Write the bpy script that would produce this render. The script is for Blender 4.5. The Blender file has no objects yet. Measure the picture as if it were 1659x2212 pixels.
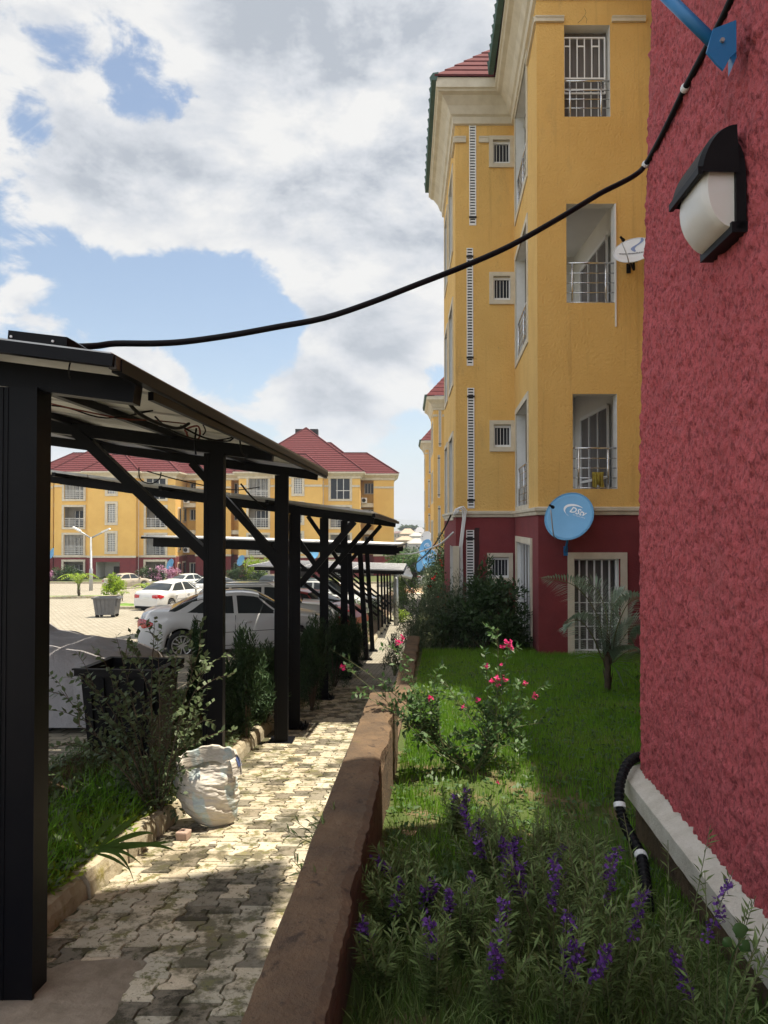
import bpy, math, random
import numpy as np
from mathutils import Vector, Matrix, noise
from math import radians as R, sin, cos, pi, sqrt, atan2
random.seed(7); rng = np.random.default_rng(7)
S = bpy.context.scene; COL = S.collection
# ---------------------------------------------------------------- camera
FPX = 1534.0; PITCH = math.atan(26/1534)
cd = bpy.data.cameras.new('camera'); cam = bpy.data.objects.new('camera', cd); COL.objects.link(cam)
cd.sensor_fit = 'VERTICAL'; cd.sensor_height = 24; cd.lens = 24*FPX/2212; cd.clip_start = .05; cd.clip_end = 20000
cam.location = (0, 0, 0); cam.rotation_euler = (pi/2+PITCH, 0, 0); S.camera = cam
# ---------------------------------------------------------------- light
SUNV = Vector((-.30, -.09, -1)).normalized()          # the way the light travels
sd = bpy.data.lights.new('sun', 'SUN'); sd.energy = 4.9; sd.angle = R(.55); sd.color = (1, .90, .74)
sun = bpy.data.objects.new('sun', sd); COL.objects.link(sun); sun.rotation_euler = SUNV.to_track_quat('-Z', 'Y').to_euler()
S.view_settings.view_transform = 'Standard'; S.view_settings.look = 'None'; S.view_settings.gamma = 1
S.view_settings.exposure = .92
def P(x, y, Y):                                        # a point of the photo (1659 x 2212) at distance Y in front of the camera
    u = (x-829.5)/FPX; v = (1106-y)/FPX
    dy = cos(PITCH)-v*sin(PITCH); dz = sin(PITCH)+v*cos(PITCH)
    return Vector((u/dy*Y, Y, dz/dy*Y))
def PX(x, Y): return P(x, 1106, Y).x
def PZ(y, Y): return P(829, y, Y).z
# ---------------------------------------------------------------- world
W = bpy.data.worlds.new('World'); S.world = W; W.use_nodes = True
nt = W.node_tree; nt.nodes.clear(); N = nt.nodes.new; L = nt.links.new
def wmath(op, a, b=None, c=None):
    n = N('ShaderNodeMath'); n.operation = op
    for i, v in enumerate((a, b, c)):
        if v is None: continue
        if isinstance(v, (int, float)): n.inputs[i].default_value = v
        else: L(v, n.inputs[i])
    return n.outputs[0]
out = N('ShaderNodeOutputWorld'); bg = N('ShaderNodeBackground'); bg.inputs[1].default_value = .1
sky = N('ShaderNodeTexSky'); sky.sky_type = 'NISHITA'; sky.sun_disc = False
sky.sun_elevation = math.asin(-SUNV.z); sky.sun_rotation = atan2(-SUNV.x, -SUNV.y); sky.air_density = 1; sky.dust_density = 1.2; sky.ozone_density = 2
tc = N('ShaderNodeTexCoord')
def wnoise(scale, detail, off=(0, 0, 0), sq=1.7, rough=.58, dist=0.0):
    m = N('ShaderNodeMapping'); m.inputs['Location'].default_value = off; m.inputs['Scale'].default_value = (1, 1, sq); L(tc.outputs['Generated'], m.inputs['Vector'])
    n = N('ShaderNodeTexNoise'); n.inputs['Scale'].default_value = scale; n.inputs['Detail'].default_value = detail; n.inputs['Roughness'].default_value = rough
    n.inputs['Distortion'].default_value = dist
    L(m.outputs[0], n.inputs['Vector']); return n.outputs['Fac']
def blob(x, y, rad, wgt):                              # a patch of sky round a direction
    d = P(x, y, 1).normalized(); v = N('ShaderNodeVectorMath'); v.operation = 'DOT_PRODUCT'; L(tc.outputs['Generated'], v.inputs[0]); v.inputs[1].default_value = d
    m = N('ShaderNodeMapRange'); m.interpolation_type = 'SMOOTHSTEP'; m.inputs[1].default_value = cos(rad); m.inputs[2].default_value = 1; m.inputs[3].default_value = 0; m.inputs[4].default_value = wgt
    L(v.outputs['Value'], m.inputs[0]); return m.outputs[0]
dens = wnoise(4.6, 13, (3.1, .4, 1.3), 1.75, .60, .25)
n2_ = wnoise(11, 12, (1.1, 5.2, .3), 1.5, .62, .5)
blobs = [(150, 230, .09, -.30), (250, 170, .09, -.22), (370, 210, .085, -.34), (420, 250, .05, -.2), (60, 300, .06, -.2), (40, 565, .11, -.20), (230, 590, .12, -.22), (380, 590, .12, -.20), (500, 610, .12, -.24), (400, 700, .11, -.24), (580, 640, .09, -.24), (480, 790, .08, -.34), (590, 750, .08, -.30), (240, 660, .10, -.20), (860, 980, .09, -.25), (560, 900, .06, -.2),
         (300, 330, .14, .24), (120, 420, .17, .32), (380, 440, .13, .22), (30, 100, .12, .14), (560, 120, .30, .34), (760, 330, .30, .34), (600, 420, .17, .2), (60, 720, .09, .30), (330, 780, .07, .30), (480, 870, .09, .24), (720, 760, .15, .30), (760, 880, .14, .16), (900, 560, .2, .3), (880, 200, .3, .2)]
acc = wmath('ADD', wmath('ADD', wmath('MULTIPLY', wmath('SUBTRACT', dens, .5), 1.5), .5), wmath('MULTIPLY', wmath('SUBTRACT', n2_, .5), 1.0))
for b in blobs: acc = wmath('ADD', acc, blob(*b))
mr = N('ShaderNodeMapRange'); mr.interpolation_type = 'SMOOTHSTEP'; mr.inputs[1].default_value = .39; mr.inputs[2].default_value = .60; L(acc, mr.inputs[0]); mask = mr.outputs[0]
# cloud shading: the same noise read a little towards the sun gives lit tops and grey bellies
d2 = wnoise(4.6, 8, (3.1+.02, .4+.0, 1.3-.09), 1.75, .60, .25); lit = wmath('SUBTRACT', dens, d2)
big = wnoise(3.4, 6, (7, 2, 5), 1.8, .55)
sh = wmath('ADD', wmath('ADD', wmath('MULTIPLY', lit, 3.2), wmath('MULTIPLY', wmath('SUBTRACT', n2_, .5), .9)), wmath('MULTIPLY', wmath('SUBTRACT', big, .5), 2.2))
sh = wmath('ADD', sh, .62)
th = N('ShaderNodeMapRange'); th.inputs[1].default_value = .5; th.inputs[2].default_value = 1.15; th.inputs[3].default_value = .25; th.inputs[4].default_value = -.25; L(acc, th.inputs[0])
sh = wmath('ADD', sh, th.outputs[0])
cr = N('ShaderNodeValToRGB'); e = cr.color_ramp.elements; e[0].position = .10; e[0].color = (.40, .44, .50, 1); e[1].position = .95; e[1].color = (.79, .785, .775, 1)
m_ = cr.color_ramp.elements.new(.5); m_.color = (.60, .625, .67, 1); L(sh, cr.inputs[0])
# clouds behind the viewer are brightened as added fill for the shaded facades
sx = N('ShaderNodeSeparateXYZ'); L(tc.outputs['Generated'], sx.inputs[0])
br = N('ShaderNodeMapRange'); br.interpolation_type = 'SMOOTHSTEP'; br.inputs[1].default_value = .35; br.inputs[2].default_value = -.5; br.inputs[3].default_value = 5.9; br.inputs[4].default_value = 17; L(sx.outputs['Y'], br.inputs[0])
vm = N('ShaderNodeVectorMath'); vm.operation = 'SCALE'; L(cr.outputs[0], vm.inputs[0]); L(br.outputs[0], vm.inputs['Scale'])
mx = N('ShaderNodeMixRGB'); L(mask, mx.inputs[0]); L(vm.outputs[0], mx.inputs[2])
bs = N('ShaderNodeMixRGB'); bs.blend_type = 'MULTIPLY'; bs.inputs[0].default_value = 1; bs.inputs[2].default_value = (.98, .95, .88, 1); L(sky.outputs[0], bs.inputs[1]); L(bs.outputs[0], mx.inputs[1])
# pale milky air near the horizon
hz = N('ShaderNodeMapRange'); hz.interpolation_type = 'SMOOTHSTEP'; hz.inputs[1].default_value = .20; hz.inputs[2].default_value = -.02; hz.inputs[3].default_value = 0; hz.inputs[4].default_value = .85; L(sx.outputs['Z'], hz.inputs[0])
m2 = N('ShaderNodeMixRGB'); L(hz.outputs[0], m2.inputs[0]); L(mx.outputs[0], m2.inputs[1]); m2.inputs[2].default_value = (3.5, 4.0, 4.55, 1)
L(m2.outputs[0], bg.inputs[0]); L(bg.outputs[0], out.inputs[0])
# ---------------------------------------------------------------- materials
def mat(name, c1, c2=None, sc=8, rough=.8, metal=0, bump=0, bsc=60, bdist=.01, det=6, stretch=(1, 1, 1), spots=None, trans=0, coat=0, contrast=(.35, .65), attr=False, bvor=False, spec=.5):
    m = bpy.data.materials.new(name); m.use_nodes = True; t = m.node_tree; t.nodes.clear(); n = t.nodes.new; l = t.links.new
    o = n('ShaderNodeOutputMaterial'); b = n('ShaderNodeBsdfPrincipled'); l(b.outputs[0], o.inputs[0])
    b.inputs['Roughness'].default_value = rough; b.inputs['Metallic'].default_value = metal; b.inputs['Coat Weight'].default_value = coat; b.inputs['Specular IOR Level'].default_value = spec
    tcx = n('ShaderNodeTexCoord'); mp = n('ShaderNodeMapping'); mp.inputs['Scale'].default_value = stretch; l(tcx.outputs['Object'], mp.inputs[0])
    col = None
    if c2 is None and not spots: b.inputs['Base Color'].default_value = (*c1, 1)
    else:
        nz = n('ShaderNodeTexNoise'); nz.inputs['Scale'].default_value = sc; nz.inputs['Detail'].default_value = det; nz.inputs['Roughness'].default_value = .62; l(mp.outputs[0], nz.inputs[0])
        rr = n('ShaderNodeMapRange'); rr.inputs[1].default_value = contrast[0]; rr.inputs[2].default_value = contrast[1]; l(nz.outputs['Fac'], rr.inputs[0])
        mi = n('ShaderNodeMixRGB'); mi.inputs[1].default_value = (*c1, 1); mi.inputs[2].default_value = (*(c2 or c1), 1); l(rr.outputs[0], mi.inputs[0]); col = mi.outputs[0]
        for (sc3, thr, wid, c3, st3) in (spots or []):
            mp3 = n('ShaderNodeMapping'); mp3.inputs['Scale'].default_value = st3; mp3.inputs['Location'].default_value = (sc3, 2.3, .7); l(tcx.outputs['Object'], mp3.inputs[0])
            n3 = n('ShaderNodeTexNoise'); n3.inputs['Scale'].default_value = sc3; n3.inputs['Detail'].default_value = 8; n3.inputs['Roughness'].default_value = .7; l(mp3.outputs[0], n3.inputs[0])
            r3 = n('ShaderNodeMapRange'); r3.inputs[1].default_value = thr; r3.inputs[2].default_value = thr+wid; l(n3.outputs['Fac'], r3.inputs[0])
            x3 = n('ShaderNodeMixRGB'); l(r3.outputs[0], x3.inputs[0]); l(col, x3.inputs[1]); x3.inputs[2].default_value = (*c3, 1); col = x3.outputs[0]
        if attr:
            at = n('ShaderNodeAttribute'); at.attribute_name = 'tint'; xm = n('ShaderNodeMixRGB'); xm.blend_type = 'MULTIPLY'; xm.inputs[0].default_value = 1; l(col, xm.inputs[1]); l(at.outputs['Color'], xm.inputs[2]); col = xm.outputs[0]
        l(col, b.inputs['Base Color'])
    if bump:
        if bvor:
            bn = n('ShaderNodeTexVoronoi'); bn.inputs['Scale'].default_value = bsc; bo = bn.outputs['Distance']
        else:
            bn = n('ShaderNodeTexNoise'); bn.inputs['Scale'].default_value = bsc; bn.inputs['Detail'].default_value = 5; bn.inputs['Roughness'].default_value = .65; bo = bn.outputs['Fac']
        l(mp.outputs[0], bn.inputs[0])
        bb = n('ShaderNodeBump'); bb.inputs['Strength'].default_value = bump; bb.inputs['Distance'].default_value = bdist; l(bo, bb.inputs['Height']); l(bb.outputs[0], b.inputs['Normal'])
    if trans:
        tr = n('ShaderNodeBsdfTranslucent'); ms = n('ShaderNodeMixShader'); ms.inputs[0].default_value = trans
        if col: l(col, tr.inputs[0])
        else: tr.inputs[0].default_value = (*c1, 1)
        l(b.outputs[0], ms.inputs[1]); l(tr.outputs[0], ms.inputs[2]); l(ms.outputs[0], o.inputs[0])
    m.diffuse_color = (*c1, 1); return m
def glass(name, c, rough=.06, alpha=1):
    m = mat(name, c, rough=rough, spec=.22); b = [x for x in m.node_tree.nodes if x.type == 'BSDF_PRINCIPLED'][0]
    if alpha < 1: b.inputs['Alpha'].default_value = alpha
    return m
M = {}
M['yellow'] = mat('yellow_stucco', (.75, .475, .15), (.69, .42, .125), 1.3, .95, bump=1.0, bsc=26, bdist=.035, stretch=(1, 1, .7), spots=[(.9, .60, .22, (.47, .30, .12), (1.2, 1.2, .35)), (6, .66, .1, (.40, .26, .10), (1, 1, .4)), (2.0, .70, .03, (.30, .19, .08), (1, 1, .25)), (1.4, .55, .22, (.56, .33, .105), (5, 5, .22))])
M['yellowfar'] = mat('yellow_stucco_far', (.75, .475, .14), (.68, .41, .115), .5, .95, bump=.2, bsc=10, bdist=.02, spots=[(.6, .62, .2, (.5, .28, .07), (1.6, 1.6, .2))])
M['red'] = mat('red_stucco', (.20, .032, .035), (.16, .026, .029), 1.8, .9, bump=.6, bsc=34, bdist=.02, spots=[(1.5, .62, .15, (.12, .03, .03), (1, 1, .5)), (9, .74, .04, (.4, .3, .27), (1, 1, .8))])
M['rednear'] = mat('coarse_red_stucco', (.60, .115, .125), (.53, .098, .108), 2.2, .8, bump=1.0, bsc=70, bdist=.03, stretch=(1, 1, .55), spots=[(46, .50, .10, (.30, .048, .056), (1, 1, .62)), (3.2, .64, .2, (.17, .05, .05), (1, 1, .6)), (1.3, .56, .25, (.50, .15, .15), (1, 1, .7)), (5, .60, .2, (.30, .06, .065), (1, 1, .35))])
M['cream'] = mat('cream_render', (.62, .56, .44), (.52, .46, .35), 3, .85, bump=.25, bsc=40, bdist=.006, spots=[(2.2, .63, .2, (.36, .30, .22), (1, 1, .4))])
M['white'] = mat('white_paint', (.72, .71, .68), (.62, .61, .57), 2.5, .7, bump=.1, bsc=50, bdist=.004, spots=[(3, .66, .2, (.45, .42, .37), (1, 1, .5))])
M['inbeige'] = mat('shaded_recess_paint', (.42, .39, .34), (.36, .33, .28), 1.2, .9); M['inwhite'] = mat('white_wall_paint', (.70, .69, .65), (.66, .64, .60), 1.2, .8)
M['pvc'] = mat('white_plastic', (.74, .74, .73), rough=.4)
M['glass'] = glass('dark_glass', (.03, .034, .04)); M['curtain'] = mat('grey_curtain', (.17, .155, .145), (.10, .09, .085), 9, .9, stretch=(2, 2, .05))
M['greyglass'] = glass('grey_glass', (.10, .115, .12), .15)
M['steel'] = mat('stainless_steel', (.62, .62, .62), rough=.25, metal=1)
M['black'] = mat('black_steel_paint', (.004, .0043, .0065), (.0065, .0065, .008), 3, .42, bump=.08, bsc=30, bdist=.003, spots=[(5, .70, .15, (.016, .013, .011), (1, 1, .4))], spec=.12)
M['blackplas'] = mat('black_plastic', (.006, .006, .0075), (.009, .009, .010), 5, .5, spec=.14)
M['tile'] = mat('maroon_roof_tile', (.115, .030, .032), (.085, .023, .025), 5, .9, bump=.3, bsc=30, spec=.15)
M['green'] = mat('green_tile_edge', (.035, .085, .065), (.05, .10, .08), 6, .6)
M['blue'] = mat('blue_dish_paint', (.13, .36, .60), (.11, .32, .55), 2, .4, spots=[(3, .66, .2, (.24, .40, .52), (1, 1, 1))])
M['bluedeep'] = mat('blue_bracket_paint', (.015, .15, .36), (.02, .17, .40), 5, .4)
M['dishwhite'] = mat('white_dish_paint', (.66, .67, .68), rough=.45)
M['bluemark'] = mat('grey_blue_ink', (.18, .24, .42), rough=.6); M['whitemark'] = mat('white_ink', (.8, .82, .84), rough=.6); M['darkmark'] = mat('dark_ink', (.06, .06, .07), rough=.6)
M['soil'] = mat('soil', (.13, .085, .05), (.07, .048, .03), 9, .95, bump=.6, bsc=25, bdist=.03)
M['turf'] = mat('turf_soil', (.055, .085, .014), (.17, .115, .065), 2.6, .95, bump=.6, bsc=40, bdist=.03, contrast=(.5, .68))
M['asphalt'] = mat('asphalt', (.10, .10, .10), (.075, .075, .075), 4, .9)
M['bark'] = mat('bark', (.10, .07, .045), (.06, .045, .03), 12, .9, bump=.5, bsc=30)
M['stemg'] = mat('green_stem', (.10, .14, .045), (.14, .12, .06), 12, .8)
M['metal'] = mat('galvanised_steel', (.42, .43, .43), (.34, .35, .35), 5, .5, metal=.6)
M['alu'] = mat('aluminium_frame', (.50, .50, .49), (.40, .40, .39), 6, .45, metal=.5)
M['back'] = mat('panel_backsheet', (.62, .62, .60), (.50, .50, .47), 3, .45, spots=[(7, .64, .1, (.36, .34, .28), (.3, 3, 1))])
M['cells'] = mat('solar_cells', (.012, .016, .03), (.018, .022, .04), 4, .7, spec=.04)
M['brick'] = mat('orange_brick', (.50, .17, .08), (.42, .13, .06), 9, .9)
M['sand'] = mat('sandy_earth', (.50, .34, .20), (.40, .27, .16), 3, .95, bump=.4, bsc=12, bdist=.03)
M['tyre'] = mat('tyre_rubber', (.015, .015, .016), rough=.85); M['rim'] = mat('silver_rim', (.55, .55, .55), rough=.35, metal=.5)
M['taillight'] = mat('red_lamp_lens', (.42, .01, .015), rough=.12, coat=1); M['headlight'] = mat('clear_lamp_lens', (.6, .62, .63), rough=.1, coat=1)
M['plate'] = mat('number_plate_white', (.6, .62, .6), rough=.6); M['dark'] = mat('dark_gap', (.008, .008, .009), rough=.7)
M['door'] = mat('dark_wood_door', (.035, .018, .014), rough=.6)
def leafmat(name, c1, c2, tr=.35, sc=3, rough=.5): return mat(name, c1, c2, sc, rough, trans=tr, attr=True, spec=.35)
M['grass'] = leafmat('grass_blade', (.13, .31, .02), (.19, .34, .035), .48, 1.2, .8)
M['weeds'] = leafmat('weed_leaf', (.07, .135, .022), (.11, .17, .035), .35, 1.4, .6)
M['leafdark'] = leafmat('dark_leaf', (.028, .058, .018), (.045, .085, .025), .2, 2)
M['leafrose'] = leafmat('rose_leaf', (.05, .115, .03), (.085, .15, .05), .3, 5)
M['leafgrey'] = leafmat('grey_green_leaf', (.055, .085, .045), (.09, .12, .065), .25, 2, .7)
M['leafang'] = leafmat('narrow_green_leaf', (.13, .20, .055), (.19, .25, .09), .3, 4, .65)
M['leafpriv'] = leafmat('privet_leaf', (.075, .115, .045), (.12, .16, .08), .25, 4, .5)
M['conifer'] = leafmat('conifer_scale_leaf', (.025, .06, .022), (.045, .09, .03), .15, 3, .7)
M['palm'] = leafmat('palm_leaf', (.22, .30, .21), (.27, .34, .25), .25, 3, .5)
M['lime'] = leafmat('lime_leaf', (.22, .34, .02), (.30, .40, .04), .4, 3, .6)
M['treeleaf'] = leafmat('tree_leaf', (.05, .11, .025), (.09, .17, .04), .3, .3, .7)
M['pink'] = leafmat('pink_petal', (.62, .025, .16), (.75, .08, .26), .25, 30, .6); M['redpetal'] = leafmat('red_petal', (.6, .02, .03), (.5, .01, .02), .2, 30, .6)
M['purple'] = leafmat('purple_petal', (.10, .035, .20), (.17, .06, .30), .2, 30, .6); M['whitepetal'] = leafmat('white_petal', (.7, .7, .6), (.75, .72, .5), .2, 30, .6)
M['mauve'] = leafmat('mauve_petal', (.45, .22, .36), (.55, .3, .42), .2, 3, .6)
# ---------------------------------------------------------------- building blocks
def tag(o, label=None, cat=None, group=None, kind=None):
    for k, v in (('label', label), ('category', cat), ('group', group), ('kind', kind)):
        if v: o[k] = v
    return o
def thing(name, label, cat, loc=(0, 0, 0), group=None, rz=0):
    o = bpy.data.objects.new(name, None); o.empty_display_size = .2; COL.objects.link(o); o.location = loc; o.rotation_euler = (0, 0, rz)
    return tag(o, label, cat, group)
class MB:
    def __init__(s): s.v = []; s.f = []; s.m = []; s.t = []
    def add(s, vs, fs, mi=0, tint=None):
        b = len(s.v); s.v.extend([tuple(v) for v in vs]); s.f.extend([tuple(i+b for i in f) for f in fs]); s.m.extend([mi]*len(fs))
        s.t.extend([tint or (1, 1, 1)]*len(vs)); return s
    def hexa(s, c, mi=0):                              # eight corners: bottom four, top four, anticlockwise
        return s.add(c, [(3, 2, 1, 0), (4, 5, 6, 7), (0, 1, 5, 4), (1, 2, 6, 5), (2, 3, 7, 6), (3, 0, 4, 7)], mi)
    def box(s, x0, x1, y0, y1, z0, z1, mi=0):
        return s.hexa([(x0, y0, z0), (x1, y0, z0), (x1, y1, z0), (x0, y1, z0), (x0, y0, z1), (x1, y0, z1), (x1, y1, z1), (x0, y1, z1)], mi)
    def bar(s, a, b, w, h, mi=0, up=(0, 0, 1)):        # a square bar from a to b
        a = Vector(a); b = Vector(b); d = (b-a).normalized(); up = Vector(up)
        if abs(d.dot(up)) > .98: up = Vector((0, 1, 0))
        sx_ = d.cross(up).normalized(); uz = sx_.cross(d).normalized()
        c = []
        for p in (a, b): c.append([p+sx_*w/2*i+uz*h/2*j for i, j in ((-1, -1), (1, -1), (1, 1), (-1, 1))])
        return s.add(c[0]+c[1], [(0, 1, 2, 3), (7, 6, 5, 4), (0, 4, 5, 1), (1, 5, 6, 2), (2, 6, 7, 3), (3, 7, 4, 0)], mi)
    def tube(s, pts, r, n=8, mi=0, cap=True):
        pts = [Vector(p) for p in pts]; k = len(pts); rs = r if isinstance(r, (list, tuple)) else [r]*k
        vs = []; prev = None
        for i, p in enumerate(pts):
            d = (pts[min(i+1, k-1)]-pts[max(i-1, 0)]).normalized()
            if prev is None:
                a = Vector((0, 0, 1)) if abs(d.z) < .9 else Vector((1, 0, 0)); e1 = d.cross(a).normalized()
            else: e1 = (prev-d*prev.dot(d)).normalized()
            prev = e1; e2 = d.cross(e1)
            for j in range(n): t = 2*pi*j/n; vs.append(p+(e1*cos(t)+e2*sin(t))*rs[i])
        fs = [(i*n+j, i*n+(j+1) % n, (i+1)*n+(j+1) % n, (i+1)*n+j) for i in range(k-1) for j in range(n)]
        if cap: fs += [tuple(range(n))[::-1], tuple((k-1)*n+j for j in range(n))]
        return s.add(vs, fs, mi)
    def disc(s, c, nrm, r, th, n=24, mi=0):            # a short cylinder
        c = Vector(c); nrm = Vector(nrm).normalized(); return s.tube([c-nrm*th/2, c+nrm*th/2], r, n, mi)
    def grid(s, pts, mi=0, flip=False, tint=None):     # rows of points
        a = len(pts); b = len(pts[0]); fs = []
        for i in range(a-1):
            for j in range(b-1):
                q = (i*b+j, i*b+j+1, (i+1)*b+j+1, (i+1)*b+j); fs.append(q[::-1] if flip else q)
        return s.add([p for r_ in pts for p in r_], fs, mi, tint)
    def build(s, name, mats, parent=None, smooth=False, label=None):
        me = bpy.data.meshes.new(name); off = Vector(parent_world(parent)) if parent else Vector()
        me.from_pydata([(x-off.x, y-off.y, z-off.z) for x, y, z in s.v] if parent else s.v, [], s.f)
        for m in (mats if isinstance(mats, (list, tuple)) else [mats]): me.materials.append(m)
        me.polygons.foreach_set('material_index', s.m)
        if smooth: me.polygons.foreach_set('use_smooth', [True]*len(me.polygons))
        a = me.color_attributes.new('tint', 'FLOAT_COLOR', 'POINT'); a.data.foreach_set('color', np.array([(*t, 1) for t in s.t], dtype=np.float32).ravel() if s.t else [])
        me.update(); o = bpy.data.objects.new(name, me); COL.objects.link(o); o.parent = parent
        if label: o['label'] = label
        return o
def parent_world(p):
    v = Vector()
    while p is not None: v += p.location; p = p.parent
    return v
def fastmesh(name, V, F, mats, parent=None, tint=None, smooth=False, mi=None):   # numpy arrays, quads or triangles
    me = bpy.data.meshes.new(name); V = np.asarray(V, np.float32).reshape(-1, 3); F = np.asarray(F, np.int32); k = F.shape[1]
    if parent is not None: V = V-np.array(parent_world(parent), np.float32)
    me.vertices.add(len(V)); me.vertices.foreach_set('co', V.ravel()); me.loops.add(F.size); me.loops.foreach_set('vertex_index', F.ravel())
    me.polygons.add(len(F)); me.polygons.foreach_set('loop_start', np.arange(0, F.size, k, dtype=np.int32)); me.polygons.foreach_set('loop_total', np.full(len(F), k, np.int32))
    for m in (mats if isinstance(mats, (list, tuple)) else [mats]): me.materials.append(m)
    if mi is not None: me.polygons.foreach_set('material_index', np.asarray(mi, np.int32))
    if smooth: me.polygons.foreach_set('use_smooth', np.ones(len(F), bool))
    me.update(calc_edges=True)
    a = me.color_attributes.new('tint', 'FLOAT_COLOR', 'POINT')
    T = np.ones((len(V), 4), np.float32)
    if tint is not None: T[:, :3] = tint
    a.data.foreach_set('color', T.ravel())
    o = bpy.data.objects.new(name, me); COL.objects.link(o); o.parent = parent; return o
def copy_tree(o, parent=None, delta=None):
    c = o.copy(); COL.objects.link(c)
    if parent is not None: c.parent = parent
    if delta is not None: c.location = o.location+Vector(delta)
    for ch in list(o.children): copy_tree(ch, c)
    return c
class Fr:                                              # a wall frame: u along it, d into the building, z up
    def __init__(s, A, B, flip=False):
        s.A = Vector((A[0], A[1])); d = Vector((B[0]-A[0], B[1]-A[1])); s.len = d.length; s.t = d/s.len; s.n = Vector((-s.t.y, s.t.x))*(-1 if flip else 1); s.flip = flip
    def p(s, u, d, z): q = s.A+s.t*u+s.n*d; return (q.x, q.y, z)
    def box(s, mb, u0, u1, d0, d1, z0, z1, mi=0):
        c = [s.p(u0, d0, z0), s.p(u1, d0, z0), s.p(u1, d1, z0), s.p(u0, d1, z0), s.p(u0, d0, z1), s.p(u1, d0, z1), s.p(u1, d1, z1), s.p(u0, d1, z1)]
        if s.flip: c = [c[1], c[0], c[3], c[2], c[5], c[4], c[7], c[6]]
        return mb.hexa(c, mi)
    def wall(s, mb, z0, z1, holes=(), t=.22, mi=0, u0=0, u1=None, rmi=None):
        u1 = s.len if u1 is None else u1
        us = sorted({u0, u1, *[h[0] for h in holes], *[h[1] for h in holes]}); zs = sorted({z0, z1, *[min(max(h[2], z0), z1) for h in holes], *[min(max(h[3], z0), z1) for h in holes]})
        us = [u for u in us if u0 <= u <= u1]
        for i in range(len(us)-1):
            for j in range(len(zs)-1):
                um = (us[i]+us[i+1])/2; zm = (zs[j]+zs[j+1])/2
                if any(h[0] < um < h[1] and h[2] < zm < h[3] for h in holes): continue
                q = [s.p(us[i], 0, zs[j]), s.p(us[i+1], 0, zs[j]), s.p(us[i+1], 0, zs[j+1]), s.p(us[i], 0, zs[j+1])]
                mb.add(q, [(3, 2, 1, 0) if s.flip else (0, 1, 2, 3)], mi)
        for h in holes:
            a, b = max(h[2], z0), min(h[3], z1)
            if b <= a: continue
            r_ = mi if rmi is None else rmi
            loops = [((h[0], a), (h[0], b)), ((h[1], b), (h[1], a))]
            if h[3] <= z1: loops.append(((h[0], b), (h[1], b)))
            if h[2] >= z0: loops.append(((h[1], a), (h[0], a)))
            for (ua, za), (ub, zb) in loops:
                mb.add([s.p(ua, 0, za), s.p(ub, 0, zb), s.p(ub, t, zb), s.p(ua, t, za)], [(0, 1, 2, 3)], r_)
    def room(s, mb, u0, u1, d0, d1, z0, z1, mi=0):     # the inside of a box, open towards the wall
        c = [s.p(u, d, z) for z in (z0, z1) for d in (d0, d1) for u in (u0, u1)]
        mb.add(c, [(2, 3, 7, 6), (0, 2, 6, 4), (3, 1, 5, 7), (0, 1, 3, 2), (4, 6, 7, 5)], mi)
    def frame(s, mb, u0, u1, z0, z1, w, d0, d1, mi=0, sides='lrtb'):
        if 'l' in sides: s.box(mb, u0, u0+w, d0, d1, z0, z1, mi)
        if 'r' in sides: s.box(mb, u1-w, u1, d0, d1, z0, z1, mi)
        if 't' in sides: s.box(mb, u0+w, u1-w, d0, d1, z1-w, z1, mi)
        if 'b' in sides: s.box(mb, u0+w, u1-w, d0, d1, z0, z0+w, mi)
def sweep(mb, path, prof, mi=0):                       # path: 2D points, outside on the right; prof: (outward, z)
    k = len(path); rows = []
    for i in range(k):
        p = Vector(path[i]); ds = []
        if i > 0: ds.append((p-Vector(path[i-1])).normalized())
        if i < k-1: ds.append((Vector(path[i+1])-p).normalized())
        ns = [Vector((d.y, -d.x)) for d in ds]; n = sum(ns, Vector((0, 0))).normalized(); sc = 1/max(.3, n.dot(ns[0]))
        rows.append([(p.x+n.x*o*sc, p.y+n.y*o*sc, z) for o, z in prof])
    return mb.grid(rows, mi)
def leaves(pos, dirs, length, width, mat_, name, parent, bend=.25, tintv=.25, ref=None):
    pos = np.asarray(pos); n = len(pos); d = np.asarray(dirs); d = d/(np.linalg.norm(d, axis=1, keepdims=True)+1e-9)
    up = np.tile([0, 0, 1.], (n, 1))+rng.normal(0, .35, (n, 3)); sd_ = np.cross(d, up); sd_ /= (np.linalg.norm(sd_, axis=1, keepdims=True)+1e-9)
    nn = np.cross(sd_, d); l = (np.asarray(length)*np.ones(n)*rng.uniform(.7, 1.25, n))[:, None]; w = (np.asarray(width)*np.ones(n)*rng.uniform(.75, 1.2, n))[:, None]
    a = pos; b = pos+d*l*.45+sd_*w/2-nn*l*.02; c = pos+d*l-nn*l*bend; e_ = pos+d*l*.45-sd_*w/2-nn*l*.02; m_ = pos+d*l*.5+nn*l*.06
    V = np.stack([a, b, c, e_], 1).reshape(-1, 3); F = np.arange(n*4).reshape(-1, 4)
    t = np.repeat(rng.uniform(1-tintv, 1+tintv, n), 4)[:, None]*np.ones((1, 3))
    return fastmesh(name, V, F, mat_, parent, t)
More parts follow.
